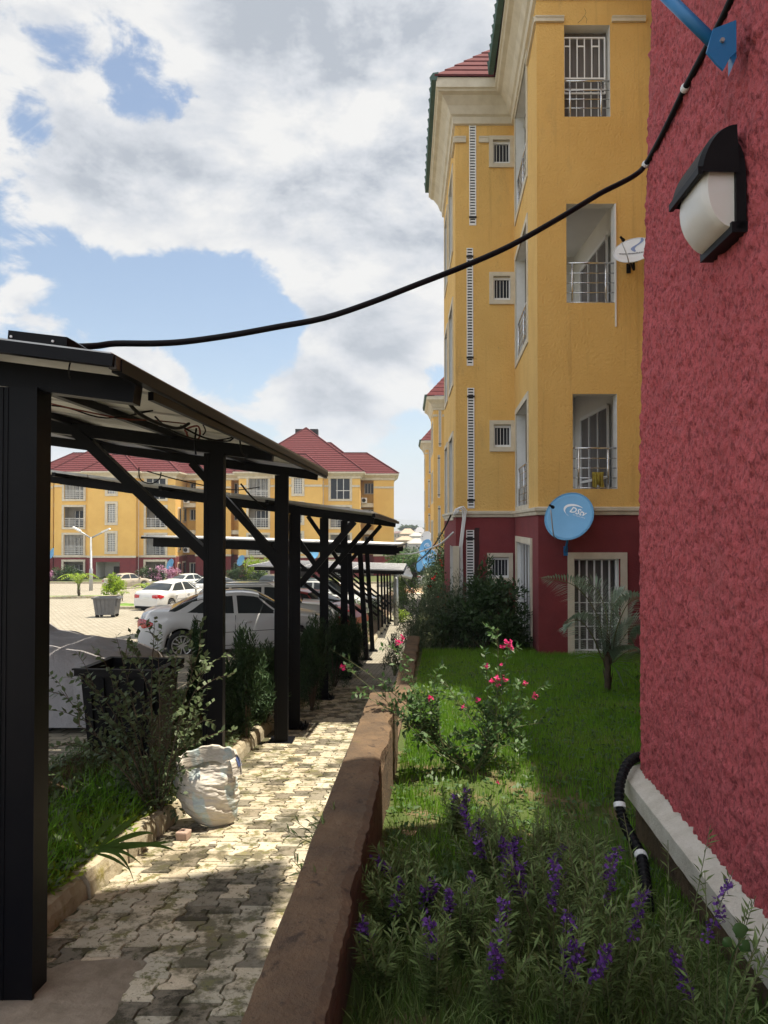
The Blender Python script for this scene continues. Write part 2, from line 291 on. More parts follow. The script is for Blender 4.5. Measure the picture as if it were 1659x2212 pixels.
# ---------------------------------------------------------------- ground heights
def lerp_tab(tab):
    xs = [t[0] for t in tab]; ys = [t[1] for t in tab]
    return lambda v: float(np.interp(v, xs, ys))
Hp = lerp_tab([(-6, 1.5), (0, 2.0), (27, 4.89), (34, 5.25), (40, 5.5), (60, 5.85), (80, 6.5), (100, 7.2)])       # path below the eye
Hk = lerp_tab([(-6, 1.6), (0, 1.86), (8, 2.36), (15, 2.8), (24, 3.62), (31, 4.05), (35, 4.25), (67, 6.1), (91, 7.45), (120, 9)])  # car park
Hl = lerp_tab([(-6, 1.45), (0, 1.52), (14, 2.51), (18, 2.85), (30, 4.2), (50, 5.4), (62, 5.9), (90, 6.9)])     # lawn
def XL(Y): return -2.19+.043*Y if Y < 14 else -1.588+.072*(Y-14)
def XW(Y): return -.31+.075*Y                           # garden face of the low wall
def XR(Y): return XW(Y)-.25 if Y < 14 else max(XL(Y)+1.5, XL(Y)+2.08-.04*(Y-14))
def Gr(X, Y):                                           # ground right of the path
    if Y <= 14.2: return -Hl(Y)-.27*min(1, max(0, (X-.45)/.75))*min(1, max(0, (5.6-Y)/.9))
    a = min(1, max(0, (X-XR(Y))/1.6)); return -(Hp(Y)*(1-a)+Hl(Y)*a)+.02
def Gb(X, Y):                                           # planting bed left of the kerb
    a = min(1, max(0, (XL(Y)-.12-X)/1.0)); return -(Hp(Y)-.10)*(1-a)-Hk(Y)*a
# ================================================================ SETTING
def sheet(name, xs_of_Y, Ys, zf, m, kind='structure', jit=0):
    rows = []
    for Y in Ys:
        rows.append([(x, Y, zf(x, Y)+(noise.noise((x*1.3, Y*1.3, 0))*jit if jit else 0)) for x in xs_of_Y(Y)])
    mb = MB(); mb.grid(rows, flip=False); o = mb.build(name, m, smooth=True); return tag(o, kind=kind)
def lin(a, b, n): return [a+(b-a)*i/(n-1) for i in range(n)]
Yn = lin(-6, 20, 66)+lin(21, 62, 42)
# wide ground reaching the horizon, falling into the valley beyond the estate
Hg = lerp_tab([(-400, 1.9), (-6, 1.9), (0, 2.2), (27, 5.2), (60, 6.3), (92, 7.8), (110, 8.6), (180, 15), (420, 26), (900, 30), (2500, 24), (9000, 10)])
gy = [-300, -60, -6]+lin(0, 120, 41)+[150, 180, 240, 320, 420, 600, 900, 1500, 2500, 4500, 9000]
M['farland'] = mat('far_land', (.10, .13, .06), (.20, .17, .11), .02, .95)
sheet('ground', lambda Y: [-9000, -2500, -600, -150]+lin(-80, 60, 29)+[150, 600, 2500, 9000], gy, lambda x, Y: -Hg(Y)-.35, M['farland'])
# car park in interlocking blocks
def paver_mat(name, c1, c2, cj, s=1.0):
    m = bpy.data.materials.new(name); m.use_nodes = True; t = m.node_tree; t.nodes.clear(); n = t.nodes.new; l = t.links.new
    o = n('ShaderNodeOutputMaterial'); b = n('ShaderNodeBsdfPrincipled'); l(b.outputs[0], o.inputs[0]); b.inputs['Roughness'].default_value = .9
    tcx = n('ShaderNodeTexCoord'); mp = n('ShaderNodeMapping'); mp.inputs['Rotation'].default_value = (0, 0, .08); l(tcx.outputs['Object'], mp.inputs[0])
    wv = n('ShaderNodeTexNoise'); wv.inputs['Scale'].default_value = 3; l(mp.outputs[0], wv.inputs[0])
    ad = n('ShaderNodeMixRGB'); ad.blend_type = 'ADD'; ad.inputs[0].default_value = .05; l(mp.outputs[0], ad.inputs[1]); l(wv.outputs['Color'], ad.inputs[2])
    bt = n('ShaderNodeTexBrick'); bt.inputs['Scale'].default_value = 1; bt.inputs['Brick Width'].default_value = .22*s; bt.inputs['Row Height'].default_value = .17*s; bt.inputs['Mortar Size'].default_value = .012
    bt.inputs['Color1'].default_value = (*c1, 1); bt.inputs['Color2'].default_value = (*c2, 1); bt.inputs['Mortar'].default_value = (*cj, 1); l(ad.outputs[0], bt.inputs[0])
    n1 = n('ShaderNodeTexNoise'); n1.inputs['Scale'].default_value = .7; n1.inputs['Detail'].default_value = 9; n1.inputs['Roughness'].default_value = .7; l(tcx.outputs['Object'], n1.inputs[0])
    r1 = n('ShaderNodeMapRange'); r1.inputs[1].default_value = .45; r1.inputs[2].default_value = .72; r1.inputs[4].default_value = .6; l(n1.outputs['Fac'], r1.inputs[0])
    mm = n('ShaderNodeMixRGB'); l(r1.outputs[0], mm.inputs[0]); l(bt.outputs[0], mm.inputs[1]); mm.inputs[2].default_value = (c1[0]*.55, c1[1]*.56, c1[2]*.52, 1); l(mm.outputs[0], b.inputs[0])
    bb = n('ShaderNodeBump'); bb.inputs['Distance'].default_value = .012; bb.inputs['Strength'].default_value = .8; iv = n('ShaderNodeMath'); iv.operation = 'SUBTRACT'; iv.inputs[0].default_value = 1; l(bt.outputs['Fac'], iv.inputs[1])
    l(iv.outputs[0], bb.inputs['Height']); l(bb.outputs[0], b.inputs['Normal']); return m
M['lot'] = paver_mat('block_paving', (.37, .335, .265), (.28, .25, .19), (.10, .085, .06))
M['lotfar'] = paver_mat('path_block_paving', (.36, .33, .27), (.27, .25, .20), (.10, .09, .06))
sheet('parking_lot', lambda Y: [-150, -110]+lin(-80, XL(Y)-1.1, 24), lin(-6, 20, 40)+lin(21, 60, 30)+lin(62, 91.4, 14), lambda x, Y: -Hk(Y), M['lot'])
sheet('planting_bed_soil', lambda Y: lin(XL(Y)-1.12, XL(Y)-.1, 9), Yn, lambda x, Y: Gb(x, Y)+.04, M['soil'], jit=.05)
# the path: interlocking waisted blocks laid one by one near the viewer
M['paver'] = mat('mossy_paver', (.54, .49, .38), (.44, .39, .29), 14, .92, bump=.8, bsc=45, bdist=.012, attr=True, contrast=(.3, .7),
                 spots=[(2.6, .505, .08, (.15, .135, .085), (1, 1, 1)), (8, .53, .06, (.17, .16, .07), (1, 1, 1)), (24, .57, .06, (.11, .10, .06), (1, 1, 1))])
M['joint'] = mat('joint_dirt', (.09, .075, .045), (.06, .07, .025), 6, .95, bump=.3)
sheet('path_bedding', lambda Y: lin(XL(Y)-.1, XR(Y)+.05, 6), Yn, lambda x, Y: -Hp(Y)-.012, M['joint'])
mb = MB(); Wp, Lp, ap = .176, .225, .036
for ci in range(-14, 16):
    for ri in range(0, 78):
        y0 = 1.0+ri*Lp+(Lp/2 if ci % 2 else 0); yc = y0+Lp/2; xc = -.95+.06*yc+ci*Wp
        if xc-Wp*.45 < XL(yc)-.04 or xc-Wp*.4 > XR(yc) or yc > 17: continue
        g = .0042; w1 = (Wp+ap*1.0)/2-g; w2 = (Wp-ap*1.0)/2-g
        prof = [(g, w1), (.17*Lp, w1), (.33*Lp, w2), (.67*Lp, w2), (.83*Lp, w1), (Lp-g, w1)]
        ou = [(a, b) for a, b in prof]; dz = random.uniform(-.004, .004); tx_, ty_ = random.uniform(-.012, .012), random.uniform(-.012, .012)
        r1 = [(b, a-Lp/2) for a, b in ou]+[(-b, a-Lp/2) for a, b in reversed(ou)]
        shr = .94; ang = .0
        def pt(dx, dy, top): 
            k_ = 1 if not top else .958
            X_ = xc+dx*k_; Y_ = yc+dy*k_; return (X_+.06*dy, Y_, -Hp(Y_)+dz+dx*tx_+dy*ty_+(0 if top else -.009))
        n_ = len(r1); vs = [pt(a, b, 1) for a, b in r1]+[pt(a, b, 0) for a, b in r1]+[(v[0], v[1], v[2]-.03) for v in [pt(a, b, 0) for a, b in r1]]
        fs = [tuple(range(n_))]+[(i+n_, (i+1) % n_+n_, (i+1) % n_, i) for i in range(n_)]+[(i+2*n_, (i+1) % n_+2*n_, (i+1) % n_+n_, i+n_) for i in range(n_)]
        fs[0] = fs[0]
        tt = random.choice([1, 1, 1.08, .92, .8, .5, 1.15, .34, .9, .42]); tr_ = random.uniform(-.03, .05)
        mb.add(vs, [f[::-1] if False else f for f in fs], 0, (tt*(1+tr_), tt, tt*(1-tr_*.8)))
pv = mb.build('path', M['paver']); tag(pv, kind='structure')
me = pv.data
sheet('far_path', lambda Y: lin(XL(Y), XR(Y), 5), lin(16.9, 60, 40), lambda x, Y: -Hp(Y)+.002, M['lotfar'])
sheet('sand_patch', lambda Y: lin(XL(Y)-.3, XR(Y)+.5, 6), lin(60, 74, 8), lambda x, Y: -Hp(Y)+.02, M['sand'])
sheet('lawn_ground', lambda Y: [XR(Y)+(.2 if Y < 14.2 else 0)]+lin(XW(Y)+.3, XW(Y)+6, 24)+[12, 25, 60], Yn+lin(63, 80, 8), Gr, M['turf'], jit=.04)
sheet('far_road', lambda Y: lin(-6, 90, 24), lin(84, 94, 4), lambda x, Y: -Hg(Y)+.32, M['asphalt'])
M['verge'] = mat('verge_grass', (.14, .20, .04), (.22, .24, .08), 1, .95)
sheet('far_verge', lambda Y: lin(-6, 60, 24), lin(74, 84, 5), lambda x, Y: -Hg(Y)+.34, M['verge'])
# kerb along the bed
M['kerb'] = mat('weathered_concrete', (.43, .39, .30), (.30, .25, .17), 7, .92, bump=.7, bsc=26, bdist=.02, attr=True, spots=[(3.5, .56, .12, (.20, .17, .045), (1, 1, 1)), (9, .62, .1, (.10, .08, .05), (1, 1, 1))])
mb = MB(); y = .5
while y < 60:
    ln = .62 if y < 20 else .98; y1 = y+ln-.02; tl = random.uniform(-.02, .02); t_ = random.uniform(.8, 1.15)
    def kz(Y): return -Hp(Y)
    h = .165+random.uniform(-.015, .015); n_ = 9; rows = []
    for i in range(n_+1):
        Y = y+(y1-y)*i/n_; x0 = XL(Y)+tl+random.uniform(-.006, .006); sh_ = .02 if i in (0, n_) else 0
        b_ = random.uniform(-.009, .009)
        rows.append([(x0+.008, Y, kz(Y)-.05), (x0-.004, Y, kz(Y)+h*.55+b_), (x0-.03-sh_*.4, Y, kz(Y)+h-.01-sh_*.5+b_), (x0-.075, Y, kz(Y)+h+.006-sh_*.3), (x0-.13, Y, kz(Y)+h-sh_*.3), (x0-.145, Y, kz(Y)-.05)])
    mb.grid(rows, tint=(t_, t_, t_*.97), flip=True)
    for rr_, fl in ((rows[0], 1), (rows[-1], 0)): mb.add(rr_, [tuple(range(6))[::-1] if fl else tuple(range(6))], 0, (t_, t_, t_))
    y += ln
tag(mb.build('kerb', M['kerb']), kind='structure')
ft = MB(); rows = []
for i in range(49):
    a_ = 2*pi*i/48; rr_ = .5+.28*noise.noise((cos(a_)*2, sin(a_)*2, 1)); X_ = -1.72+rr_*cos(a_)*.95; Y_ = 3.45+rr_*sin(a_)*1.2; rows.append([(-1.78, 3.62, -Hp(3.62)+.022), (-1.78+(X_+1.78)*.8, 3.62+(Y_-3.62)*.8, -Hp(Y_)+.016), (X_, Y_, -Hp(Y_)-.012)])
ft.grid(rows); tag(ft.build('concrete_footing', mat('sandy_concrete', (.31, .26, .20), (.20, .165, .12), 7, .95, bump=.6, bsc=40, bdist=.012), smooth=True), kind='structure')
# low retaining wall between the path and the lawn, in two stepped runs
M['oldwall'] = mat('mossy_render', (.155, .10, .055), (.095, .062, .035), 5, .95, bump=.9, bsc=22, bdist=.02, spots=[(2.3, .46, .25, (.072, .05, .033), (1, 1, 1)), (11, .57, .08, (.05, .032, .02), (1, 1, 1)), (34, .69, .04, (.38, .32, .22), (1, 1, 1)), (3, .64, .12, (.19, .19, .035), (1, 1, .35))])
wt = thing('garden_wall', 'low stepped mossy brown rendered wall between the block path and the lawn', 'wall', (0, 6, -2.8))
def wall_run(y0, y1, zt, zdrop, name, nxt=0):
    mb = MB(); n_ = int((y1-y0)/.02); rows = []
    for i in range(n_+1):
        Y = y0+(y1-y0)*i/n_; xr = XW(Y)+nxt; xl = xr-.25; j = lambda s_, a: noise.noise((Y*s_, a, 3.3))
        er = max(0, noise.noise((Y*3.1, 7.7, 1)))*.06+abs(j(14, 2))*.014+0+abs(j(31, 6))*.012; z = zt+j(1.3, 5)*.012
        x_l = [(xl-.012, -Hp(Y)-.1), (xl-.008+j(2, 1)*.01, z-.06), (xl+.012+abs(j(7, 9))*.014, z-.004)]
        x_t = [(xl+.06, z+j(6, 3)*.004), (xl+.125, z+.004+j(5, 4)*.005), (xr-.03-er, z+j(9, 6)*.006)]
        x_r = [(xr-er*.8, z-.012-er*.2), (xr-er*.9+.004, z-.055-er*.6), (xr-.016+j(3, 8)*.014, z-.10-er*.3), (xr-.01+j(4, 1)*.016, -Hl(Y)-.1)]
        rows.append([(x, Y, zz) for x, zz in x_l+x_t+x_r])
    mb.grid(rows); k = len(rows[0]); mb.add(rows[0], [tuple(range(k))]); mb.add(rows[-1], [tuple(range(k))[::-1]])
    return mb.build(name, M['oldwall'], wt, smooth=False)
ZW1 = PZ(1495, 5.82)
wall_run(-1.5, 5.82, ZW1, 0, 'wall_section'); wall_run(5.84, 13.9, PZ(1372, 14), 0, 'wall_section', nxt=-.03)
# ================================================================ BUILDING ON THE RIGHT
YF = 13.5; Y2 = 17.8; STO = 3.54
ZS = PZ(1103, YF)                                         # string course
FA = Fr((2.93, YF), (12, YF)); SW = Fr((2.93, YF), (3.28, Y2), True); W2 = Fr((1.80, Y2), (3.28, Y2)); LW = Fr((1.80, Y2), (1.97, 23.2), True)
ZB = -3.9; ZT = 10.45
def apartment():
    root = thing('apartment_block', 'nearest tall yellow apartment block, red ground floor, slotted vents, facing the lawn', 'building', (4.5, 18, -2.9), 'yellow apartment blocks along the right of the path')
    fu = lambda x: PX(x, YF)-2.93
    holesF = [(fu(1223), fu(1323), PZ(252, YF), PZ(54, YF)), (fu(1226), fu(1331), PZ(654, YF), PZ(440, YF)), (fu(1238), fu(1334), PZ(1056, YF), PZ(851, YF))]
    gF = (fu(1238), fu(1336), PZ(1411, YF), PZ(1207, YF))
    zb3 = 7.5; holesS = [(1.55, 3.85, zb3-STO*k, zb3-STO*k+(2.5 if k < 2 else 2.25)) for k in range(3)]; gS = (1.0, 3.75, -3.0, -.42)
    wu = lambda x: PX(x, Y2)-1.80
    wy = [(295, 362), (589, 657), (909, 975)]; holesW = [(wu(1064), wu(1108), PZ(b-8, Y2), PZ(a+8, Y2)) for a, b in wy]; gW = (wu(1058), wu(1103), PZ(1250, Y2), PZ(1203, Y2))
    sl = [(218, 487, 1016, 1029), (536, 790, 1010, 1022), (838, 1098, 1011, 1024)]; slh = [(wu(c), wu(d), PZ(b, Y2), PZ(a, Y2)) for a, b, c, d in sl]; gs = (wu(1008), wu(1023), PZ(1313, Y2), PZ(1145, Y2))
    up = MB(); FA.wall(up, ZS, ZT, holesF, rmi=1); SW.wall(up, ZS, ZT, holesS, rmi=1); W2.wall(up, ZS, ZT, holesW+slh, .1, rmi=1)
    lh = [(.9, 2.4, 7.3-STO*k, 9.4-STO*k) for k in range(3)]+[(3.3, 4.6, 7.3-STO*k, 9.4-STO*k) for k in range(3)]
    LW.wall(up, ZS, ZT, lh, rmi=1)
    for F, H in ((Fr((1.97, 23.2), (12, 23.2), True), ()), (Fr((12, YF), (12, 23.2)), ())): F.wall(up, ZS, ZT, H)
    up.build('upper_wall', [M['yellow'], M['white']], root)
    lo = MB(); FA.wall(lo, ZB, ZS, [gF], rmi=1); SW.wall(lo, ZB, ZS, [gS], rmi=1); W2.wall(lo, ZB, ZS, [gW, gs], .1, rmi=1); LW.wall(lo, ZB, ZS, [(.9, 2.4, -2.6, -.6)], rmi=1)
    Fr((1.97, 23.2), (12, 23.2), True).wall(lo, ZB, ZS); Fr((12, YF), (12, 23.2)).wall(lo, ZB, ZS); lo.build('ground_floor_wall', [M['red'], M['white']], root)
    # corner balconies: one room behind both openings of each storey
    zf = [7.35, 7.35-STO, 7.35-2*STO, -2.95]
    for k, z in enumerate(zf):
        x1 = 4.72; zc = z+(2.65 if k else 2.35); zc = [9.75, 6.62, 3.12, -.2][k]
        rm = MB(); q = [(3.16, 13.72), (x1, 13.72), (x1, 17.5), (3.43, 17.5)]
        rm.add([(x, y_, z) for x, y_ in q]+[(x, y_, zc) for x, y_ in q], [(0, 1, 2, 3), (7, 6, 5, 4), (1, 5, 6, 2), (2, 6, 7, 3)])
        rm.build('balcony_interior', M['inwhite'], root)
    rb = MB()
    for k, z in enumerate(zf): rb.box(3.3, 12, 23.0, 23.1, z-.2, z-.1)
    # door leaves inside the balconies
    for k, z in enumerate(zf[1:]):
        dm = MB(); X = 4.70
        dm.box(X-.03, X+.0, 14.75, 16.75, z, z+2.2, 1)
        for yy in (14.75, 15.42, 16.08, 16.75): dm.box(X-.06, X-.02, yy-.03, yy+.03, z, z+2.2)
        dm.box(X-.062, X-.022, 14.75, 16.75, z+2.16, z+2.24); dm.box(X-.064, X-.024, 14.75, 16.75, z+.68, z+.74)
        dm.build('balcony_door', [M['pvc'], M['curtain']], root)
    # grilled window behind the top railing
    a, b, c, d = holesF[0]; g = MB(); FA.box(g, a, b, .25, .28, c, d, 1)
    w_ = b-a; h_ = d-c; zc = c+h_*.46
    FA.frame(g, a+.015, b-.05, zc-.3, d-.15, .025, .12, .15)
    for i in range(1, 6): FA.box(g, a+w_*i/6.2-.010, a+w_*i/6.2+.010, .122, .142, zc-.0, d-.17)
    for i in range(1, 6): FA.box(g, a+w_*i/6.2-.008, a+w_*i/6.2+.008, .182, .20, c, zc-.02)
    for zz in (zc, zc-.22): FA.box(g, a+.02, b-.06, .118, .138, zz-.015, zz+.015)
    for i in (1, 3, 5): FA.box(g, a+w_*(i-1)/6.2+.01, a+w_*i/6.2-.01, .124, .14, zc+.62, zc+.645)
    g.build('window_grille', [M['pvc'], M['curtain']], root)
    # railings
    for (a, b, c, d), hh in zip(holesF, (.72, .78, .78)):
        r = MB()
        for i in range(5):
            z = c+hh*(i+ .12)/4.15 if i < 4 else c+hh
            r.tube([FA.p(a, .05, z), FA.p(b, .05, z)], .020 if i == 4 else .010, 6)
        for uu in (a+.12, b-.16): r.tube([FA.p(uu, .05, c), FA.p(uu, .05, c+hh)], .02, 6)
        r.build('railing', M['steel'], root, smooth=True)
    for (a, b, c, d) in holesS:
        r = MB()
        for i in range(6):
            z = c+.12+.8*i/5; r.tube([SW.p(a, .05, z), SW.p(b, .05, z)], .02 if i == 5 else .010, 6)
        for uu in (a+.1, (a+b)/2, b-.1): r.tube([SW.p(uu, .05, c), SW.p(uu, .05, c+.92)], .02, 6)
        r.build('railing', M['steel'], root, smooth=True)
        f = MB(); SW.frame(f, a-.13, b+.13, c-.13, d+.13, .13, -.025, .01); f.build('window_surround', M['cream'], root)
    for (a, b, c, d) in lh:
        f = MB(); LW.frame(f, a-.12, b+.12, c-.12, d+.12, .12, -.03, .01); LW.box(f, a, b, .2, .23, c, d, 1); f.build('window_surround', [M['cream'], M['glass']], root)
    # ground floor french window with bars, and the side one
    a, b, c, d = gF; f = MB(); FA.frame(f, a-.11, b+.15, c-.10, d+.12, .12, -.04, .02, sides='lrt'); FA.box(f, a-.13, b+.17, -.05, .0, c-.14, c-.02); f.build('window_surround', M['cream'], root)
    g = MB(); FA.frame(g, a, b, c+.02, d, .035, .10, .14)
    for i in range(1, 6): FA.box(g, a+(b-a)*i/6-.014, a+(b-a)*i/6+.014, .104, .134, c+.05, d-.03)
    for z in (c+.25, c+.5, c+.75, c+.95): FA.box(g, a+.03, b-.03, .06, .075, z-.007, z+.007, 0)
    FA.box(g, a, b, .30, .33, c, d, 1); g.build('barred_window', [M['pvc'], M['curtain']], root)
    a, b, c, d = gS; f = MB(); SW.frame(f, a-.12, b+.14, c-.1, d+.13, .13, -.04, .02, sides='lrt'); f.build('window_surround', M['cream'], root)
    g = MB(); SW.frame(g, a, b, c, d, .045, .06, .10); SW.box(g, a, b, .14, .16, c, d, 1)
    for i in range(1, 5): SW.box(g, a+(b-a)*i/5-.015, a+(b-a)*i/5+.015, .055, .085, c, d)
    g.build('barred_window', [M['pvc'], M['curtain']], root)
    # small square windows with bars
    for (a, b, c, d) in holesW+[gW]:
        f = MB(); W2.frame(f, a-.07, b+.05, c-.10, d+.10, .10, -.04, .01); W2.frame(f, a+.0, b, c, d, .02, .01, .05); f.build('window_surround', M['cream'], root)
        g = MB(); W2.frame(g, a+.02, b-.02, c+.02, d-.02, .055, .045, .09); W2.box(g, a, b, .098, .11, c, d, 1)
        for i in range(1, 5): W2.box(g, a+.05+(b-a-.1)*i/5-.006, a+.05+(b-a-.1)*i/5+.006, .07, .08, c+.05, d-.05)
        g.build('window', [M['pvc'], M['glass']], root)
    # louvred slots
    for (a, b, c, d) in slh+[gs]:
        g = MB(); W2.frame(g, a-.012, b+.012, c, d, .022, -.012, .05); n_ = int((d-c)/.072)
        for i in range(n_): W2.box(g, a+.01, b-.01, 0, .03, c+.03+(d-c-.05)*i/n_, c+.03+(d-c-.05)*i/n_+.036)
        W2.box(g, a, b, .07, .09, c, d, 1)
        for zz in (c+.18, d-.24): W2.box(g, a-.02, b+.02, -.03, -.012, zz, zz+.045, 2)
        g.build('vent_louvre', [M['pvc'], M['glass'], M['dark']], root)
    # string course, bands, eaves
    path = [(1.97, 23.2), (1.80, Y2), (3.28, Y2), (2.93, YF), (12, YF)]
    s = MB(); sweep(s, path, [(0, ZS-.085), (.035, ZS-.08), (.045, ZS-.02), (.075, ZS+.0), (.075, ZS+.055), (.0, ZS+.075)]); s.build('string_course', M['cream'], root)
    def band(F, u0, u1, z0, z1): s = MB(); F.box(s, u0, u1, -.05, 0, z0, z1); F.box(s, u0, u1, -.062, -.05, z1-.03, z1); s.build('wall_band', M['cream'], root)
    zb = PZ(43, YF); band(FA, -.03, fu(1222), zb-.055, zb+.05); band(FA, fu(1327), fu(1400), zb-.055, zb+.05); band(SW, -.03, 1.3, zb-.055, zb+.05)
    zb = PZ(303, Y2); band(W2, -.02, wu(1008), zb-.07, zb+.08); band(W2, wu(1036), wu(1057), zb-.07, zb+.08); band(LW, -.03, .75, zb-.07, zb+.08)
    s = MB(); ze = ZT-.05
    sweep(s, path, [(0, ze-.32), (.06, ze-.30), (.08, ze-.14), (.13, ze-.10), (.20, ze+.08), (.34, ze+.26), (.44, ze+.30), (.46, ze+.34), (.50, ze+.36), (.50, ze+.60)]); s.build('eaves', M['cream'], root, smooth=False)
    # tiled roof with hips, green tile edge
    def off(o):
        r = []
        for i, p in enumerate(path):
            p = Vector(p); ds = []
            if i > 0: ds.append((p-Vector(path[i-1])).normalized())
            if i < len(path)-1: ds.append((Vector(path[i+1])-p).normalized())
            ns = [Vector((d.y, -d.x)) for d in ds]; n = sum(ns, Vector((0, 0))).normalized(); r.append(p+n*o/max(.3, n.dot(ns[0])))
        return r
    o0 = off(.54); z0 = ze+.62; rt = MB(); tn = 1.0
    def slope(pa, pb, qa, qb, steps):                     # rows of stepped tiles from the eave edge up to the ridge
        for i in range(steps):
            f0 = i/steps; f1 = (i+1)/steps
            A0 = Vector(pa).lerp(qa, f0); B0 = Vector(pb).lerp(qb, f0); A1 = Vector(pa).lerp(qa, f1); B1 = Vector(pb).lerp(qb, f1)
            m_ = 24; lo_ = []; hi_ = []
            for j in range(m_+1):
                a_ = A0.lerp(B0, j/m_); b_ = A1.lerp(B1, j/m_); w = .02*abs(sin(j*pi*m_/m_*.5*1.0+j*1.57))
                lo_.append((a_.x, a_.y, a_.z+.035+w)); hi_.append((b_.x, b_.y, b_.z+.0+w))
            bt = [(x, y_, z-.05) for x, y_, z in lo_]; rt.grid([bt, lo_, hi_])
    V3 = lambda p, z: Vector((p.x, p.y, z))
    k_ = 2.3; ap_ = Vector((o0[1].x+k_*.84, o0[1].y+k_, z0+k_*tn)); apb = Vector((o0[0].x+k_*.84, o0[0].y-k_, z0+k_*tn))
    slope(V3(o0[1], z0), V3(Vector((o0[1].x+4.6, o0[1].y)), z0), ap_, ap_+Vector((2.7, 0, 0)), 7)
    slope(V3(o0[0], z0), V3(o0[1], z0), apb, ap_, 7)
    k_ = 4.2; mp_ = Vector((o0[3].x+k_, o0[3].y+k_, z0+k_*tn*.8)); slope(V3(o0[3], z0), V3(Vector((13, o0[3].y)), z0), mp_, Vector((13, mp_.y, mp_.z)), 12)
    sideB = Vector((o0[3].x+.9, 24, z0)); slope(sideB, V3(o0[3], z0), Vector((mp_.x+.6, 23, mp_.z)), mp_, 12)
    slope(Vector((13, 24, z0)), sideB, Vector((13, 18, mp_.z)), Vector((mp_.x+.6, 19, mp_.z)), 4)
    rt.build('roof', M['tile'], root)
    for a_, b_ in ((o0[0], o0[1]), (Vector((o0[3].x+.26, o0[3].y+4.1)), o0[3])):
        ge = MB(); n_ = 26; d_ = (b_-a_)
        for i in range(n_):
            p = a_+d_*i/n_; q = a_+d_*(i+.97)/n_; hh = .16+.03*(i % 2)
            ge.hexa([(p.x-.07, p.y, z0-.11), (q.x-.07, q.y, z0-.11), (q.x+.05, q.y, z0-.11), (p.x+.05, p.y, z0-.11), (p.x-.09-.03*(i % 2), p.y, z0+.09), (q.x-.04, q.y, z0+.07), (q.x+.1, q.y, z0+.09), (p.x+.1, p.y, z0+.10)][::1])
        ge.build('roof_edge', M['green'], root)
    st = MB(); q_ = []
    for i in range(15): f = i/14; q_.append([W2.p(wu(1025)+.0, -.0015, PZ(1140, Y2)-f*1.95), W2.p(wu(1036)+.05*noise.noise((f*5, 1, 1))-.04*f, -.0015, PZ(1140, Y2)-f*1.95)])
    st.grid(q_); st.build('damp_stain', mat('damp_stain', (.035, .014, .014), (.06, .018, .018), 7, .9), root)
    for pts_ in ([(1262, 18), (1266, 26), (1263, 34), (1268, 42), (1266, 51)], [(1262, 34), (1256, 43), (1248, 50)]):
        ck = MB(); ck.tube([P(x, y, YF-.001) for x, y in pts_], .0035, 3); ck.build('plaster_crack', M['soil'], root)
    pp = MB(); pp.box(PX(1332, YF)-.012, PX(1332, YF)+.012, YF-.03, YF-.002, PZ(706, YF), PZ(441, YF)); pp.build('conduit', M['pvc'], root)
    # pipes down the left corner
    def pipe(pts, r=.018): return [P(x, y, Y) for x, y, Y in pts]
    mp = MB()
    for k in range(3):
        o_ = k*4.2
        mp.tube([P(980+o_, 1113-k*2, 17.55), P(984+o_, 1100-k*2, 17.6), P(992+o_, 1098-k*2, 17.55), P(999+o_, 1102, 17.6), P(1000+o_*.6, 1120, 17.6), P(993+o_*.6, 1180, 17.72), P(994+o_*.6, 1250, 17.72), P(990+o_*.6, 1330, 17.72)], .018, 6)
    mp.build('conduit', M['pvc'], root, smooth=True)
    pl = MB(); pl.box(1.72, 1.86, 17.60, 17.74, -3.9, -.55); pl.build('corner_pillar', M['cream'], root)
    return root
blockA = apartment()
b2 = copy_tree(blockA, None, (1.66, 31.6, -2.15)); b2['label'] = 'second yellow apartment block down the slope, its slotted vents showing past the first block'
b3 = copy_tree(blockA, None, (2.55, 56.5, -2.3)); b3['label'] = 'farthest yellow apartment block on the right, only its left edge and eave corner in view'
# ================================================================ NEAR RED BUILDING
near = thing('red_building', 'coarse red stucco corner of the building beside the viewer with white plinth band', 'building', (2.2, 1, -1.8))
def NX(Y): return 1.415+.0625*Y
YC = 4.8
def wallpt(Y, z):
    lean = max(0, z-.4)*.033
    n1 = noise.fractal((Y*13, z*8, 0), .9, 2.1, 5); n2 = noise.noise((Y*34, z*17, 4)); n3 = noise.noise((Y*2.2, z*1.4, 9)); v = abs(noise.noise((Y*21, z*9, 2)))
    n5 = noise.noise((Y*48, z*26, 7)); n6 = noise.noise((Y*85, z*50, 3)); d = n1*.013+n2*.011+n3*.004-max(0, .2-v)*.04+n5*.008+n6*.005
    return d, lean
rows = []; zs = lin(-1.72, 4.6, 640)
ys = [-3, -1, 0, .6]+list(np.linspace(1.0, YC, 420))
for z in zs:
    row = []
    for Y in ys:
        d, le = wallpt(Y, z) if Y > .9 else (0, max(0, z-.4)*.033)
        cz = 1 if Y < YC-.03 else .0
        row.append((NX(Y)-d*1.0+le+(0 if cz else .012+d), Y+(0 if cz else d*1.2+.0), z))
    for k in range(1, 5):                               # turn the corner
        d, le = wallpt(YC+k*.02, z); row.append((NX(YC)+le+.01+k*.03, YC+.002-d*.8-k*.002, z))
    rows.append(row)
a = np.array(rows); n0, n1 = a.shape[:2]; idx = np.arange(n0*n1).reshape(n0, n1)
F = np.stack([idx[:-1, :-1], idx[:-1, 1:], idx[1:, 1:], idx[1:, :-1]], -1).reshape(-1, 4)
fastmesh('wall', a.reshape(-1, 3), F, M['rednear'], near, smooth=True)
mb = MB(); cx = NX(YC)+.14
